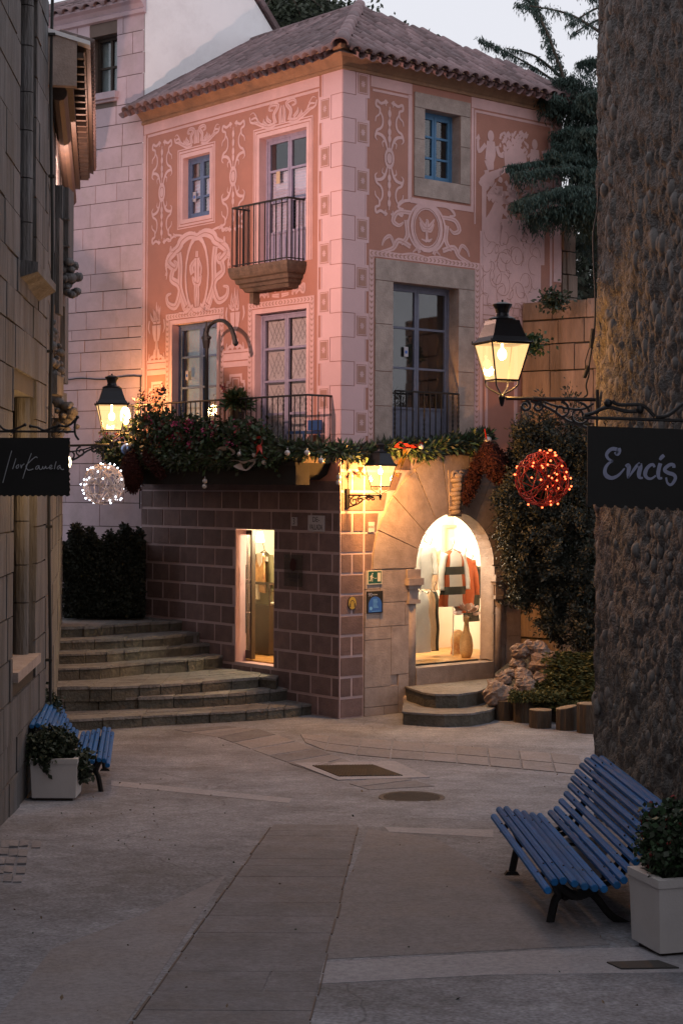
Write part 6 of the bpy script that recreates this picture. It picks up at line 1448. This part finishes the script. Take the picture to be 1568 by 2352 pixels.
brush([(808,600),(805,575),(775,572),(735,600),(730,625),(760,645),(805,660),(822,690),(800,735),(775,750),(750,730),(740,685)],28,16,34)
mb.build('lettering','paint_lilac',bd_)
mb=MB(); mb.tube([E1(0,155),E1(1330,195)],.011,6)
for q in ([(20,135),(100,115),(170,80),(250,65),(330,85),(400,102),(490,100)],[(265,8),(320,40),(420,42),(500,42),(560,62),(610,110),(645,150)],[(650,150),(730,145),(800,110),(860,60),(920,20),(1000,0)]): mb.tube(cat_rom([E1(*p) for p in q],4),.012,6)
mb.ball(E1(232,28),.028,10,7); mb.ball(E1(510,85),.028,10,7); mb.build('bracket_bar','iron',hs)
for x in (207,805): mb=MB(); mb.tube(scroll(E1(x,200),V(1,0,0),.016,1.,10),.004,4); mb.tube([E1(x,205),E1(x,262)],.004,4); mb.build('hook','iron',hs)
# ================================================================== WALL SIGNS
def plate(fr,x0,x1,y0,y1,n0,n1,m,name,label,cat=None,par=None):
    a=fr.m(x0,(y0+y1)/2,n1); b=fr.m(x1,(y0+y1)/2,n1); c_=(x0+x1)/2; zt_=fr.m(c_,y0,n1)[1]; zb=fr.m(c_,y1,n1)[1]; u0,u1=sorted((a[0],b[0]))
    mb=MB(); mb.fbox(fr,u0,u1,zb,zt_,n0,n1); o_=mb.build(name,m,par); setp(o_,label,cat); return o_,(u0,u1,zb,zt_)
o_,q=plate(FRt,844,877,1310,1342,.03,.05,'cream','exit_sign','green and cream emergency exit sign with a running figure beside the arch','sign')
u0,u1,z0,z1=q; W_=u1-u0; H_=z1-z0; mb=MB(); mb.fbox(FRt,u0+.05*W_,u1-.05*W_,z0+.07*H_,z1-.07*H_,.05,.052); fld=mb.build('field','exit_green',o_)
mb=MB(); ex=lambda x,y:(u0+x*W_,z0+y*H_); mb.fbox(FRt,*[u0+.68*W_,u0+.90*W_],z0+.2*H_,z0+.83*H_,.052,.054)
for pts,a,b in (([(.30,.70),(.24,.5)],.10,.09),([(.24,.5),(.20,.35),(.20,.27),(.09,.27)],.05,.04),([(.26,.5),(.31,.38),(.31,.2)],.05,.04),([(.22,.62),(.15,.52)],.035,.035),([(.22,.64),(.3,.66)],.04,.04),([(.30,.6),(.34,.5),(.41,.5)],.035,.035),([(.44,.42),(.58,.43)],.02,.02),([(.56,.43),(.63,.43)],.06,.01)): ribbon(mb,FRt,[ex(*p) for p in pts],a*W_,b*W_,.0535)
c_=ex(.33,.77); mb.poly([FRt.P(c_[0]+.04*W_*math.cos(k*.52),c_[1]+.055*H_*math.sin(k*.52),.0535) for k in range(12)]); mb.build('pictogram','cream',fld)
o_,q=plate(FRt,843,879,1358,1408,.03,.055,'sign_black','info_sign','black information panel with a blue arched field below the exit sign','sign')
u0,u1,z0,z1=q; W_=u1-u0; H_=z1-z0; mb=MB(); cu=(u0+u1)/2; r=.42*W_
mb.poly([FRt.P(cu-r,z0+.04*H_,.057),FRt.P(cu+r,z0+.04*H_,.057)]+[FRt.P(cu+r*math.cos(k*math.pi/12),z0+.36*H_+r*1.0*math.sin(k*math.pi/12),.057) for k in range(13)]); fld=mb.build('field','sign_blue',o_)
text(FRt,u0+.18*W_,z1-.16*H_,.057,'90',.085,'paint_lilac',o_); text(FRt,u0+.48*W_,z1-.16*H_,.057,'RESERVA',.028,'paint_grey',o_)
mb=MB()
for k in range(8): z=z0+(.62-.055*k)*H_; mb.fbox(FRt,cu-.13*W_,cu+(.05+.18*random.random())*W_,z,z+.008,.0575,.0585)
mb.fbox(FRt,cu-.22*W_,cu+.3*W_,z0+.07*H_,z0+.09*H_,.0575,.0585); mb.poly([FRt.P(cu-.27*W_+.09*W_*math.cos(k*.52),z0+.22*H_+.09*W_*math.sin(k*.52),.058) for k in range(12)]); mb.build('print','light_blue',fld)
u,z=FRt.m(809,1385,.03); mb=MB(); 
def disc(mb,u,z,r,n,fr=FRt,mi=0): mb.poly([fr.P(u+r*math.cos(k*math.pi/14),z+r*math.sin(k*math.pi/14),n) for k in range(28)],mi)
mb.prism([(u+.085*math.cos(k*math.pi/14),z+.105*math.sin(k*math.pi/14)) for k in range(28)],FRt,.012,.03); o_=mb.build('round_sign','case_dark'); setp(o_,'small round yellow sign with a headphones symbol on the painted bricks','sign')
mb=MB(); mb.poly([FRt.P(u+.078*math.cos(k*math.pi/14),z+.098*math.sin(k*math.pi/14),.032) for k in range(28)]); fc=mb.build('face','yellow_sign',o_); mb=MB(); ribbon(mb,FRt,[(u+.042*math.cos(a),z-.01+.05*math.sin(a)) for a in np.linspace(0,math.pi,9)],.010,.010,.0335)
mb.fbox(FRt,u-.058,u-.036,z-.06,z-.005,.033,.035); mb.fbox(FRt,u+.036,u+.058,z-.06,z-.005,.033,.035); mb.build('symbol','text_dark',fc)
for (x0,x1,y0,y1,fr,s,sz,lab,flip,lines) in ((846,860,1199,1222,FRt,'RESALT',.052,'small white ceramic name tile reading RESALT beside the arch',False,None),(707,744,1184,1221,FL,'DE-',.13,'square ceramic street tile reading DE-VALLADA near the house corner',True,('DE-','VALLADA')),(669,681,1188,1208,FL,'3',.15,'small ceramic house number tile with a 3',True,None)):
    o_,q=plate(fr,x0,x1,y0,y1,.008,.028,'ceramic_tile','ceramic_tile',lab,'tile sign'); um=(q[0]+q[1])/2; zm=(q[2]+q[3])/2
    if lines: text(fr,um+.0,zm+.06,.029,lines[0],.12,'text_dark',o_,flip=flip,sx=.95); text(fr,um,zm-.06,.029,lines[1],.12,'text_dark',o_,flip=flip,sx=.62)
    else: text(fr,um,zm,.029,s,sz,'text_dark',o_,flip=flip,sx=.8)
o_,q=plate(FL,652,694,1274,1347,.045,.052,'acrylic','acrylic_sign','clear acrylic shop plaque with a dark emblem beside the narrow doorway','sign'); um=(q[0]+q[1])/2
text(FL,um,q[2]+.17,.054,'Oksana',.125,'text_dark',o_,flip=True,sx=.95); text(FL,um,q[2]+.10,.054,'boutique',.05,'text_dark',o_,flip=True)
mb=MB(); mb.prism([(um+(.09+.012*math.sin(k*5.2))*math.cos(k*math.pi/12)*.85,q[3]-.16+(.10+.01*math.sin(k*3.1))*math.sin(k*math.pi/12)) for k in range(24)],FL,.053,.056); mb.build('emblem','red_plush',o_)
for a in (q[0]+.03,q[1]-.03):
    for b in (q[2]+.03,q[3]-.03): mb=MB(); mb.tube([FL.P(a,b,.01),FL.P(a,b,.06)],.008,6); mb.build('standoff','chrome',o_)
# ================================================================== SHOP INTERIORS
def garment(fr,cu,ztop,hw,L,n,m,label,flare=1.15,sleeve=.5,sm=None,stripes=None,group=None,thick=.07,hang=True,neck=True,cat='garment',tags=None):
    t=thing('garment',fr.P(cu,ztop,n),label,cat,group); mb=MB(); seg=20; rows=14
    vs=[]; mi=[]
    for i in range(rows+1):
        f_=i/rows; w_=hw*(.32+.68*min(1,(f_/.10))**.7) if f_<.10 else hw*(.92+(flare-.92)*(f_-.1)/.9); d=thick*(.5+.5*min(1,f_*5))
        for k in range(seg):
            a=2*math.pi*k/seg; rp=1+.07*math.sin(k*3+i*.25)*min(1,f_*2); vs.append(fr.P(cu+w_*math.cos(a)*rp+.01*math.sin(i*.9),ztop-.05-f_*L,n+d*math.sin(a)*rp))
    fs=[]
    for i in range(rows):
        for k in range(seg): fs.append((i*seg+k,i*seg+(k+1)%seg,(i+1)*seg+(k+1)%seg,(i+1)*seg+k)); mi.append(0 if not stripes else stripes(i/rows,math.cos(2*math.pi*(k+.5)/seg)))
    mb.v=[tuple(v) for v in vs]; mb.f=fs; mb.mi=mi; mb.build('body',m if isinstance(m,str) else m[0],t,smooth=True,mats=[m] if isinstance(m,str) else list(m))
    if sleeve:
        for s in (-1,1):
            mb=MB(); a=fr.P(cu+s*hw*.82,ztop-.10,n); b=fr.P(cu+s*(hw*1.18),ztop-.10-sleeve*.55,n+.02); c_=fr.P(cu+s*(hw*1.22),ztop-.10-sleeve,n+.04); q=cat_rom([a,b,c_],5); mb.tube(q,[.062-.014*k/len(q)+.004*math.sin(k*2) for k in range(len(q))],9); mb.build('sleeve',sm or (m if isinstance(m,str) else m[0]),t,smooth=True)
    if hang: mb=MB(); mb.tube([fr.P(cu-hw*.8,ztop-.09,n),fr.P(cu-.02,ztop-.02,n),fr.P(cu,ztop+.05,n),fr.P(cu+.03,ztop+.09,n),fr.P(cu+.01,ztop+.12,n)],.008,5); mb.tube([fr.P(cu,ztop-.02,n),fr.P(cu+hw*.8,ztop-.09,n)],.008,5); mb.build('hanger','case_dark',t)
    return t
def room(fr,u0,u1,z0,z1,d0,d1,name,label,holes):
    t=thing(name,fr.P((u0+u1)/2,z0,-d1),label,'interior'); mb=MB(); mb.fbox(fr,u0,u1,z0-.05,z0,-d1,-d0); mb.build('floor','int_floor',t)
    mb=MB(); mb.poly([fr.P(u0,z0,-d1),fr.P(u1,z0,-d1),fr.P(u1,z1,-d1),fr.P(u0,z1,-d1)]); mb.poly([fr.P(u0,z0,-d0),fr.P(u0,z0,-d1),fr.P(u0,z1,-d1),fr.P(u0,z1,-d0)]); mb.poly([fr.P(u1,z0,-d0),fr.P(u1,z0,-d1),fr.P(u1,z1,-d1),fr.P(u1,z1,-d0)])
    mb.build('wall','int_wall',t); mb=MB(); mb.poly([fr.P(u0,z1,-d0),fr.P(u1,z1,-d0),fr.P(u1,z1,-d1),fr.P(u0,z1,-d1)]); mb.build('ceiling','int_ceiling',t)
    mb=MB(); wall_sheet(mb,fr,u0,u1,z0-.05,z1,holes,-d0); mb.build('front_wall','int_wall',t); return t
r1=room(FL,.75,3.6,.70,3.15,.23,2.3,'shop_interior','warmly lit boutique room seen through the narrow doorway',[(dl[0],3.4,dl[2],dl[3])])
for k in range(9): mb=MB(); mb.fbox(FL,.76+k*.31,.76+k*.31+.29,.70,.704,-2.28,-.24); mb.build('floorboard','int_floor',r1)
lamp('POINT','lamp_light',FL.P(2.0,2.80,-.95),210,(1,.78,.48),.10,r1); lamp('POINT','lamp_light',FL.P(1.2,2.6,-1.7),50,(1,.78,.48),.10,r1)
def IL(px,py,n): u,z=FL.m(px,py,n); return u,z
u,z=IL(597,1232,-.9); pl_=thing('pendant_lamp',FL.P(u,z-.1,-.9),'small white pendant lampshade glowing at the top of the doorway','lamp'); mb=MB(); mb.lathe([(.085,-.10),(.05,.08)],FL.P(u,z,-.9),16); mb.build('shade','lit_shade',pl_,smooth=True); mb=MB(); mb.tube([FL.P(u,z+.08,-.9),FL.P(u,3.14,-.9)],.006,4); mb.build('cord','chrome',pl_)
# door leaf (glass in a dark frame) folded against the left jamb
dt=thing('shop_door',FL.P(2.6,.70,-.4),'open glass shop door with a long vertical bar handle','door')
ua,_=IL(566,1380,-.24); ub_,_=IL(581,1380,-.24); mb=MB(); fD=Fr(FL.P(ua,0,-.42),FL.N*-1+FL.U*-.32,FL.U*-1); 
mb=MB(); mb.fbox(FL,ub_-.03,ub_+.01,.72,2.88,-.27,-.19); mb.fbox(FL,ua-.02,ua+.02,.72,2.88,-.27,-.21); mb.fbox(FL,ub_+.01,ua-.02,2.80,2.88,-.26,-.21); mb.fbox(FL,ub_+.01,ua-.02,.72,.86,-.26,-.21); mb.build('frame','case_dark',dt)
mb=MB(); mb.fbox(FL,ub_+.01,ua-.02,.86,2.80,-.24,-.23); mb.build('pane','glass',dt)
um=(ua+ub_)/2; mb=MB(); mb.tube([FL.P(um,1.15,-.16),FL.P(um,2.3,-.16)],.010,6); 
for z in (1.5,2.05): mb.tube([FL.P(um,z,-.16),FL.P(um,z,-.22)],.008,5); mb.tube([FL.P(um,z,-.16),FL.P(ub_-.05,z+.01,-.14)],.010,5)
mb.build('handle','chrome',dt)
# coat with floral top
u,z=IL(606,1262,-1.0); garment(FL,u,z,.21,1.02,-1.0,'olive_cloth','long olive cardigan on a black hanger with a floral top worn inside it',1.1,.62,thick=.06)
mb=MB(); 
q=[(-.10,-.10),(.10,-.10),(.13,-.35),(.12,-.72),(-.13,-.75),(-.12,-.35)]; fr_=FL; mb.prism([(u+x,z+y) for x,y in q],FL,-.96,-.915); o_=mb.build('blouse','floral_cloth'); setp(o_,'cream and rust floral blouse showing inside the olive cardigan','blouse')
mb=MB(); mb.prism([(u-.085,z-.06),(u+.085,z-.06),(u+.06,z-.22),(u,z-.30),(u-.06,z-.22)],FL,-.95,-.905); mb.build('neckline','white_cloth',o_)
u2_,z2_=IL(620,1290,-.9); mb=MB(); mb.fbox(FL,u-.2,u-.12,z-.2,z-.12,-.93,-.92); mb.build('price_tag','white_cloth',o_)
dc=thing('display_case',FL.P(1.9,.7,-1.1),'dark display case with a glass top section inside the doorway','display case'); ul,_=IL(582,1450,-.9); ur,_=IL(623,1450,-.9)
mb=MB(); mb.fbox(FL,ur,ul+.3,.72,1.55,-1.5,-.85); mb.build('cabinet','case_dark',dc); mb=MB(); mb.fbox(FL,ur,ul+.3,1.55,1.92,-.86,-.855); mb.fbox(FL,ur,ur+.005,1.55,1.92,-1.5,-.85); mb.build('glass_front','shop_glass',dc)
mb=MB(); mb.fbox(FL,ur-.01,ul+.3,1.92,1.96,-1.52,-.84); mb.fbox(FL,ur-.01,ur+.015,1.55,1.92,-.87,-.85); mb.fbox(FL,ur,ul+.3,1.54,1.57,-1.5,-.845); mb.build('top','case_dark',dc)
for k in range(5): mb=MB(); p=FL.P(ur+.1+k*.075,1.60,-1.0-.05*(k%2)); mb.ball(p,.04,8,5,sc=(1.2,1,.5),jit=.2); mb.build('folded_scarf','white_cloth',dc)
uu,zz_=IL(588,1355,-.9); bs_=thing('jewellery_bust',FL.P(uu,zz_-.14,-.9),'white jewellery display bust standing on the glass case','bust'); mb=MB(); mb.prism([(uu-.08,zz_-.16),(uu+.1,zz_-.16),(uu+.1,zz_+.12),(uu+.02,zz_+.15),(uu-.05,zz_+.10)],FL,-.93,-.88); mb.build('panel','white_cloth',bs_)
mb=MB()
for k in range(5): mb.ball(FL.P(uu-.01+.012*math.sin(k),zz_+.06-k*.045,-.875),.010,6,4)
mb.build('necklace','gold_tinsel',bs_)
mb=MB(); uu,zz_=IL(584,1278,-1.2)
C=[FL.P(uu,zz_,-1.2)+rng.normal(size=3)*.05 for _ in range(120)]; o_=leafquads('wall_flowers',C,.04,'rust_cloth',mats=['rust_cloth','petal'],mi=rng.integers(0,2,120)); setp(o_,'rust-coloured artificial flowers on the wall behind the cardigan','flowers')
# window display on the right
r2=room(FRt,1.15,4.6,.70,3.6,.26,2.2,'display_interior','bright shop window room with cream walls behind the arch',[(AC-AR+.0,AC+AR+.5,.72,3.3)])
for k in range(9): mb=MB(); mb.fbox(FRt,1.16+k*.38,1.16+k*.38+.365,.70,.704,-2.18,-.27); mb.build('floorboard','int_floor',r2)
lamp('POINT','lamp_light',FRt.P(2.5,3.45,-.50),120,(1,.88,.70),.12,r2); lamp('POINT','lamp_light',FRt.P(2.5,3.3,-1.3),190,(1,.88,.70),.12,r2); lamp('POINT','lamp_light',FRt.P(1.7,2.9,-.9),110,(1,.88,.70),.12,r2); lamp('POINT','lamp_light',FRt.P(3.3,3.0,-1.5),120,(1,.88,.70),.12,r2)
def IR(px,py,n): return FRt.m(px,py,n)
def strp(f_,c_):
    col=0 if abs(c_)>.62 else 1
    if .22<f_<.36 or .58<f_<.74: return 2
    return 3 if abs(c_)>.55 else 0
u,z=IR(1040,1258,-.75); garment(FRt,u,z,.25,.95,-.75,('white_cloth','white_cloth','dark_cloth','rust_cloth'),'cream, rust and black block-striped knitted coat on a hanger in the shop window',1.25,.62,sm='white_cloth',stripes=strp,thick=.09)
u,z=IR(1068,1275,-1.0); garment(FRt,u,z,.2,.95,-1.0,'rust_cloth','dark rust cardigan hanging behind the striped coat',1.1,.6)
u,z=IR(1083,1290,-1.15); garment(FRt,u,z,.17,1.0,-1.15,'dark_cloth','black garment at the right end of the window rack',1.1,.55)
u,z=IR(975,1240,-.9); garment(FRt,u,z,.17,.78,-.9,'white_cloth','white blouse on the upper rail at the left of the window',1.0,.5)
u,z=IR(990,1250,-1.3); garment(FRt,u,z,.15,.75,-1.3,'beige_cloth','beige blouse on the upper rail behind the white blouse',1.0,.45)
u,z=IR(966,1352,-.8); garment(FRt,u,z,.16,1.02,-.8,'white_cloth','long tiered cream dress on the lower rail at the left of the window',1.45,0,thick=.10)
u,z=IR(988,1352,-1.05); garment(FRt,u,z,.10,1.0,-1.05,'beige_cloth','beige dress second from the left on the lower rail',1.2,0)
u,z=IR(998,1352,-1.15); garment(FRt,u,z,.07,1.02,-1.15,'dark_cloth','dark dress at the right end of the lower rail',1.2,0)
u,z=IR(1050,1440,-1.2); garment(FRt,u,z,.14,.5,-1.2,'floral_cloth','patterned skirt hanging low behind the vase',1.1,0,hang=False)
rl=thing('clothes_rail',FRt.P(1.7,2.1,-.9),'white wall rails the dresses and blouses hang on','rail'); 
for px,py,n in ((955,1237,-.9),(955,1348,-.9)): u,z=IR(px,py,n); mb=MB(); mb.tube([FRt.P(u-.3,z+.08,-.9),FRt.P(u+.45,z+.06,-1.3)],.012,6); mb.build('rail','white_cloth',rl)
u,z=IR(1050,1250,-.8); mb=MB(); mb.tube([FRt.P(u-.2,z+.10,-.72),FRt.P(u+.35,z+.06,-1.3)],.012,6); mb.tube([FRt.P(u+.1,z+.1,-1.0),FRt.P(u+.1,.7,-1.0)],.012,6); mb.build('stand','white_cloth',rl)
u,z=IR(1070,1515,-.62); vs_=thing('floor_vase',FRt.P(u,.70,-.62),'tall woven bottle vase in the shop window','vase'); mb=MB(); mb.lathe([(.075,0),(.105,.08),(.118,.20),(.10,.34),(.055,.46),(.04,.58),(.045,.68),(.05,.70)],FRt.P(u,.705,-.62),20); mb.build('body','wicker',vs_,smooth=True)
ff=thing('artificial_flower',FRt.P(u,1.4,-.62),'large dusky artificial flower with curled petals standing in the vase','flower'); c=FRt.P(u-.03,1.52,-.58)
for k in range(16):
    a=k*2.4; r=.05+.012*k; el=.9-.07*k; d=V(math.cos(a),math.sin(a)*.8,math.sin(el)); d=un(d); s_=un(np.cross(d,V(.1,-.3,1))); up=np.cross(s_,d); L_=.10+.006*k; w_=.055+.003*k; b=c+d*r*.5-Z*.004*k
    mb=MB(); vs=[]
    for i in range(4):
        for j in range(4): f_,g_=i/3,j/3-.5; vs.append(b+d*L_*f_+s_*w_*2*g_*math.sin(math.pi*(.15+.7*f_))+up*(.05*f_*f_-.06*g_*g_))
    mb.add(vs,[(i*4+j,i*4+j+1,(i+1)*4+j+1,(i+1)*4+j) for i in range(3) for j in range(3)]); mb.build('petal','petal',ff,smooth=True)
mb=MB(); mb.tube([c,FRt.P(u,1.3,-.62)],.01,5); mb.build('stem','case_dark',ff)
u,z=IR(985,1208,-1.6); ck=thing('wall_clock',FRt.P(u,z,-1.7),'edge of a large round wall clock at the upper left of the shop window','clock'); mb=MB(); mb.prism([(u+.26*math.cos(k*.2618),z+.26*math.sin(k*.2618)) for k in range(24)],FRt,-2.19,-2.15); mb.build('face','white_cloth',ck); mb=MB(); mb.tube([FRt.P(u+.26*math.cos(k*.2618),z+.26*math.sin(k*.2618),-2.14) for k in range(24)],.016,5,closed=True); mb.build('rim','beige_cloth',ck)
u,z=IR(1055,1228,-2.0); mr_=thing('wall_frame',FRt.P(u,z,-2.1),'pale picture frame leaning high on the back wall of the shop','frame'); mb=MB()
for q in ((u-.25,u+.35,z+.12,z+.17),(u-.25,u-.2,z-.35,z+.12),(u+.3,u+.35,z-.35,z+.12)): mb.fbox(FRt,*q,-2.19,-2.14)
mb.build('moulding','beige_cloth',mr_)
u,z=IR(1101,1509,-.44); mb=MB(); mb.fbox(FRt,u-.055,u+.035,z-.06,z+.04,-.385+.0,-.375); o_=mb.build('window_sticker','sign_blue'); setp(o_,'small dark blue sticker in the lower right corner of the shop window','sticker')
mb=MB(); mb.fbox(FRt,u-.035,u+.02,z-.015,z-.003,-.3745,-.3735); mb.fbox(FRt,u-.035,u+.01,z+.01,z+.02,-.3745,-.3735); mb.build('print','light_blue',o_)
# ================================================================== BENCHES
prf=[(0,0),(.046,.064),(.11,.07),(.197,.046),(.267,.029),(.343,.012),(.412,.006),(.505,.035),(.557,.07),(.604,.134),(.645,.203),(.68,.273),(.708,.337),(.743,.395),(.784,.453),(.83,.5),(.889,.523),(.964,.511)]
def bench(a,b,zs0,gz,back,label,sc=.93):
    a=V(*a);b=V(*b); ax=un(b-a); s=V(*back); s=un(s-ax*np.dot(s,ax)); L=np.linalg.norm(b-a)
    t=thing('park_bench',(a+b)/2*V(1,1,0)+Z*gz,label,'bench','blue slatted benches'); 
    for i,(x,z) in enumerate(prf):
        e0=random.uniform(-.012,.012); mb=MB(); p=a+s*x*sc+Z*(zs0+z*sc)+ax*e0; q=b+s*x*sc+Z*(zs0+z*sc)+ax*random.uniform(-.012,.012)
        mb.tube([p,p+ax*.012,q-ax*.012,q],[.024,.0285,.0285,.024],8); mb.build('slat','bench_blue',t)
    for f_ in (.17,.83):
        o=a+ax*L*f_; P=lambda x,z: o+s*x*sc+Z*z
        mb=MB(); q=[P(x,zs0+z*sc-.045) if i<10 else P(x+.045,zs0+z*sc-.02) for i,(x,z) in enumerate(prf)]; mb.tube(cat_rom(q[:1]+q[1:],2),.022,6); mb.build('slat_support','iron',t)
        mb=MB(); mb.tube(cat_rom([P(.10,zs0-.0),P(.20,zs0-.10),P(.30,zs0-.14),P(.42,zs0-.10)],4),.035,6); mb.tube(cat_rom([P(.10,zs0+.0),P(.16,zs0-.12),P(.13,gz+.20),P(.09,gz+.02)],4),[.03]*13,7); mb.tube(cat_rom([P(.30,zs0-.12),P(.42,gz+.25),P(.56,gz+.10),P(.72,gz+.02)],4),[.028]*13,7)
        mb.tube(cat_rom([P(.42,zs0-.08),P(.62,zs0-.02),P(.70,zs0+.16),P(.78,zs0+.35)],4),.022,6)
        mb.tube(scroll(P(.22,gz+.24),s,.05,1.,12),.012,5)
        for x in (.09,.72): c=P(x,gz); mb.hexa([c-ax*.03-s*.06,c+ax*.03-s*.06,c+ax*.03+s*.06,c-ax*.03+s*.06,c-ax*.03-s*.04+Z*.03,c+ax*.03-s*.04+Z*.03,c+ax*.03+s*.04+Z*.03,c-ax*.03+s*.04+Z*.03])
        mb.build('leg','iron',t)
    mb=MB()
    for i,(x,z) in enumerate(prf):
        for f_ in (.17,.83): mb.ball(a+ax*L*f_+s*x*sc+Z*(zs0+z*sc)+Z*.028-s*(.018 if i>9 else 0),.008,6,4)
    mb.build('bolt','iron',t,kind='stuff')
    mb=MB(); mb.tube([a+ax*L*.17+s*.3+Z*(zs0-.14),a+ax*L*.83+s*.3+Z*(zs0-.14)],.012,5); mb.build('tie_rod','iron',t); return t
gz=G(12.7)-.01; bench(V(1.405,11.45,0),V(1.27,14.03,0),.89-.0,gz,(1,0,0),'blue slatted bench on black iron legs in front of the tower at the lower right')
gz=G(19.6)-.01; bench(V(-2.56,18.75,0),V(-2.84,21.2,0),.52,gz,(-1,0,0),'blue slatted bench half hidden behind the white planter on the left',.86)
# ================================================================== PLANTERS
def planter(c,th,w_,d,h,label,taper=.015):
    c=V(*c); X=V(math.cos(th),math.sin(th),0); Y_=V(-math.sin(th),math.cos(th),0); t=thing('planter',c,label,'planter','white box planters')
    P=lambda x,y,z:c+X*x+Y_*y+Z*z
    mb=MB(); mb.hexa([P(taper,taper,.03),P(w_-taper,taper,.03),P(w_-taper,d-taper,.03),P(taper,d-taper,.03),P(0,0,h-.05),P(w_,0,h-.05),P(w_,d,h-.05),P(0,d,h-.05)]); mb.build('box','planter_white',t)
    mb=MB(); r=.05
    for x0,x1,y0,y1 in ((-.008,w_+.008,-.008,r),(-.008,w_+.008,d-r,d+.008),(-.008,r,r,d-r),(w_-r,w_+.008,r,d-r)): mb.hexa([P(x0,y0,h-.052),P(x1,y0,h-.052),P(x1,y1,h-.052),P(x0,y1,h-.052),P(x0,y0,h),P(x1,y0,h),P(x1,y1,h),P(x0,y1,h)])
    mb.build('rim','planter_white',t); mb=MB(); mb.poly([P(r,r,h-.03),P(w_-r,r,h-.03),P(w_-r,d-r,h-.03),P(r,d-r,h-.03)]); mb.build('soil','soil',t)
    mb=MB(); mb.hexa([P(.05,.05,-.01),P(w_-.05,.05,-.01),P(w_-.05,d-.05,-.01),P(.05,d-.05,-.01),P(.05,.05,.03),P(w_-.05,.05,.03),P(w_-.05,d-.05,.03),P(.05,d-.05,.03)]); mb.build('foot','case_dark',t); return P
def bushy(name,label,cc,r,n,m,fl=None,sz=.032,cat='plant',sub=44):
    t=thing(name,V(*cc)-Z*r[2],label,cat); C=[];F_=[]; FM=[]
    for _ in range(n):
        d=un(rng.normal(size=3))*random.uniform(.25,1)**.5*V(*r); c=V(*cc)+d
        for k in range(sub): C.append(c+rng.normal(size=3)*.035)
        if fl and random.random()<fl and d[2]>-r[2]*.3:
            for k in range(12): F_.append(V(*cc)+d*1.06+rng.normal(size=3)*.018); FM.append(0)
    leafquads('foliage',C,sz,m,t,elong=1.3,mats=[m,'leaf_dark'],mi=rng.integers(0,2,len(C)))
    if F_: leafquads('blossoms',F_,.032,'flower_red',t,elong=1.1)
    return t
PR=gnd(1512,2201); PR[2]=G(PR[1]+.15); P=planter(PR,.30,.50,.42,.50,'white square planter with red flowers at the lower right corner')
bushy('flowering_plant','bushy green plant with small red flowers in the lower right planter',P(.27,.22,.68),(.24,.24,.24),230,'leaf_green',.30)
y_=18.3; P=planter(V(-3.33,y_,G(y_)),.0,.50,.42,.455,'white square planter in front of the left bench')
t=bushy('trailing_plant','dark trailing leafy plant spilling over the left planter',P(.20,.22,.55),(.25,.20,.19),150,'leaf_dark',None); 
C=[P(.50+random.gauss(.03,.04),.1+random.uniform(0,.2),random.uniform(.2,.5)) for _ in range(300)]+[P(.17+random.gauss(0,.015),-.03,random.uniform(.30,.45)) for _ in range(50)]+[P(.1+random.gauss(0,.05),-.02,random.uniform(.41,.47)) for _ in range(60)]; leafquads('trailing_stems',C,.04,'leaf_dark',t)
g_=G(21.6); bushy('dark_shrub','dark leafy shrub behind the backrest of the left bench against the wall',(-3.58,20.5,.85),(.2,.35,.30),90,'leaf_dark')
P=planter(V(1.62,12.95,G(13)),.1,.42,.36,.36,'low pale planter standing under the back of the right bench')
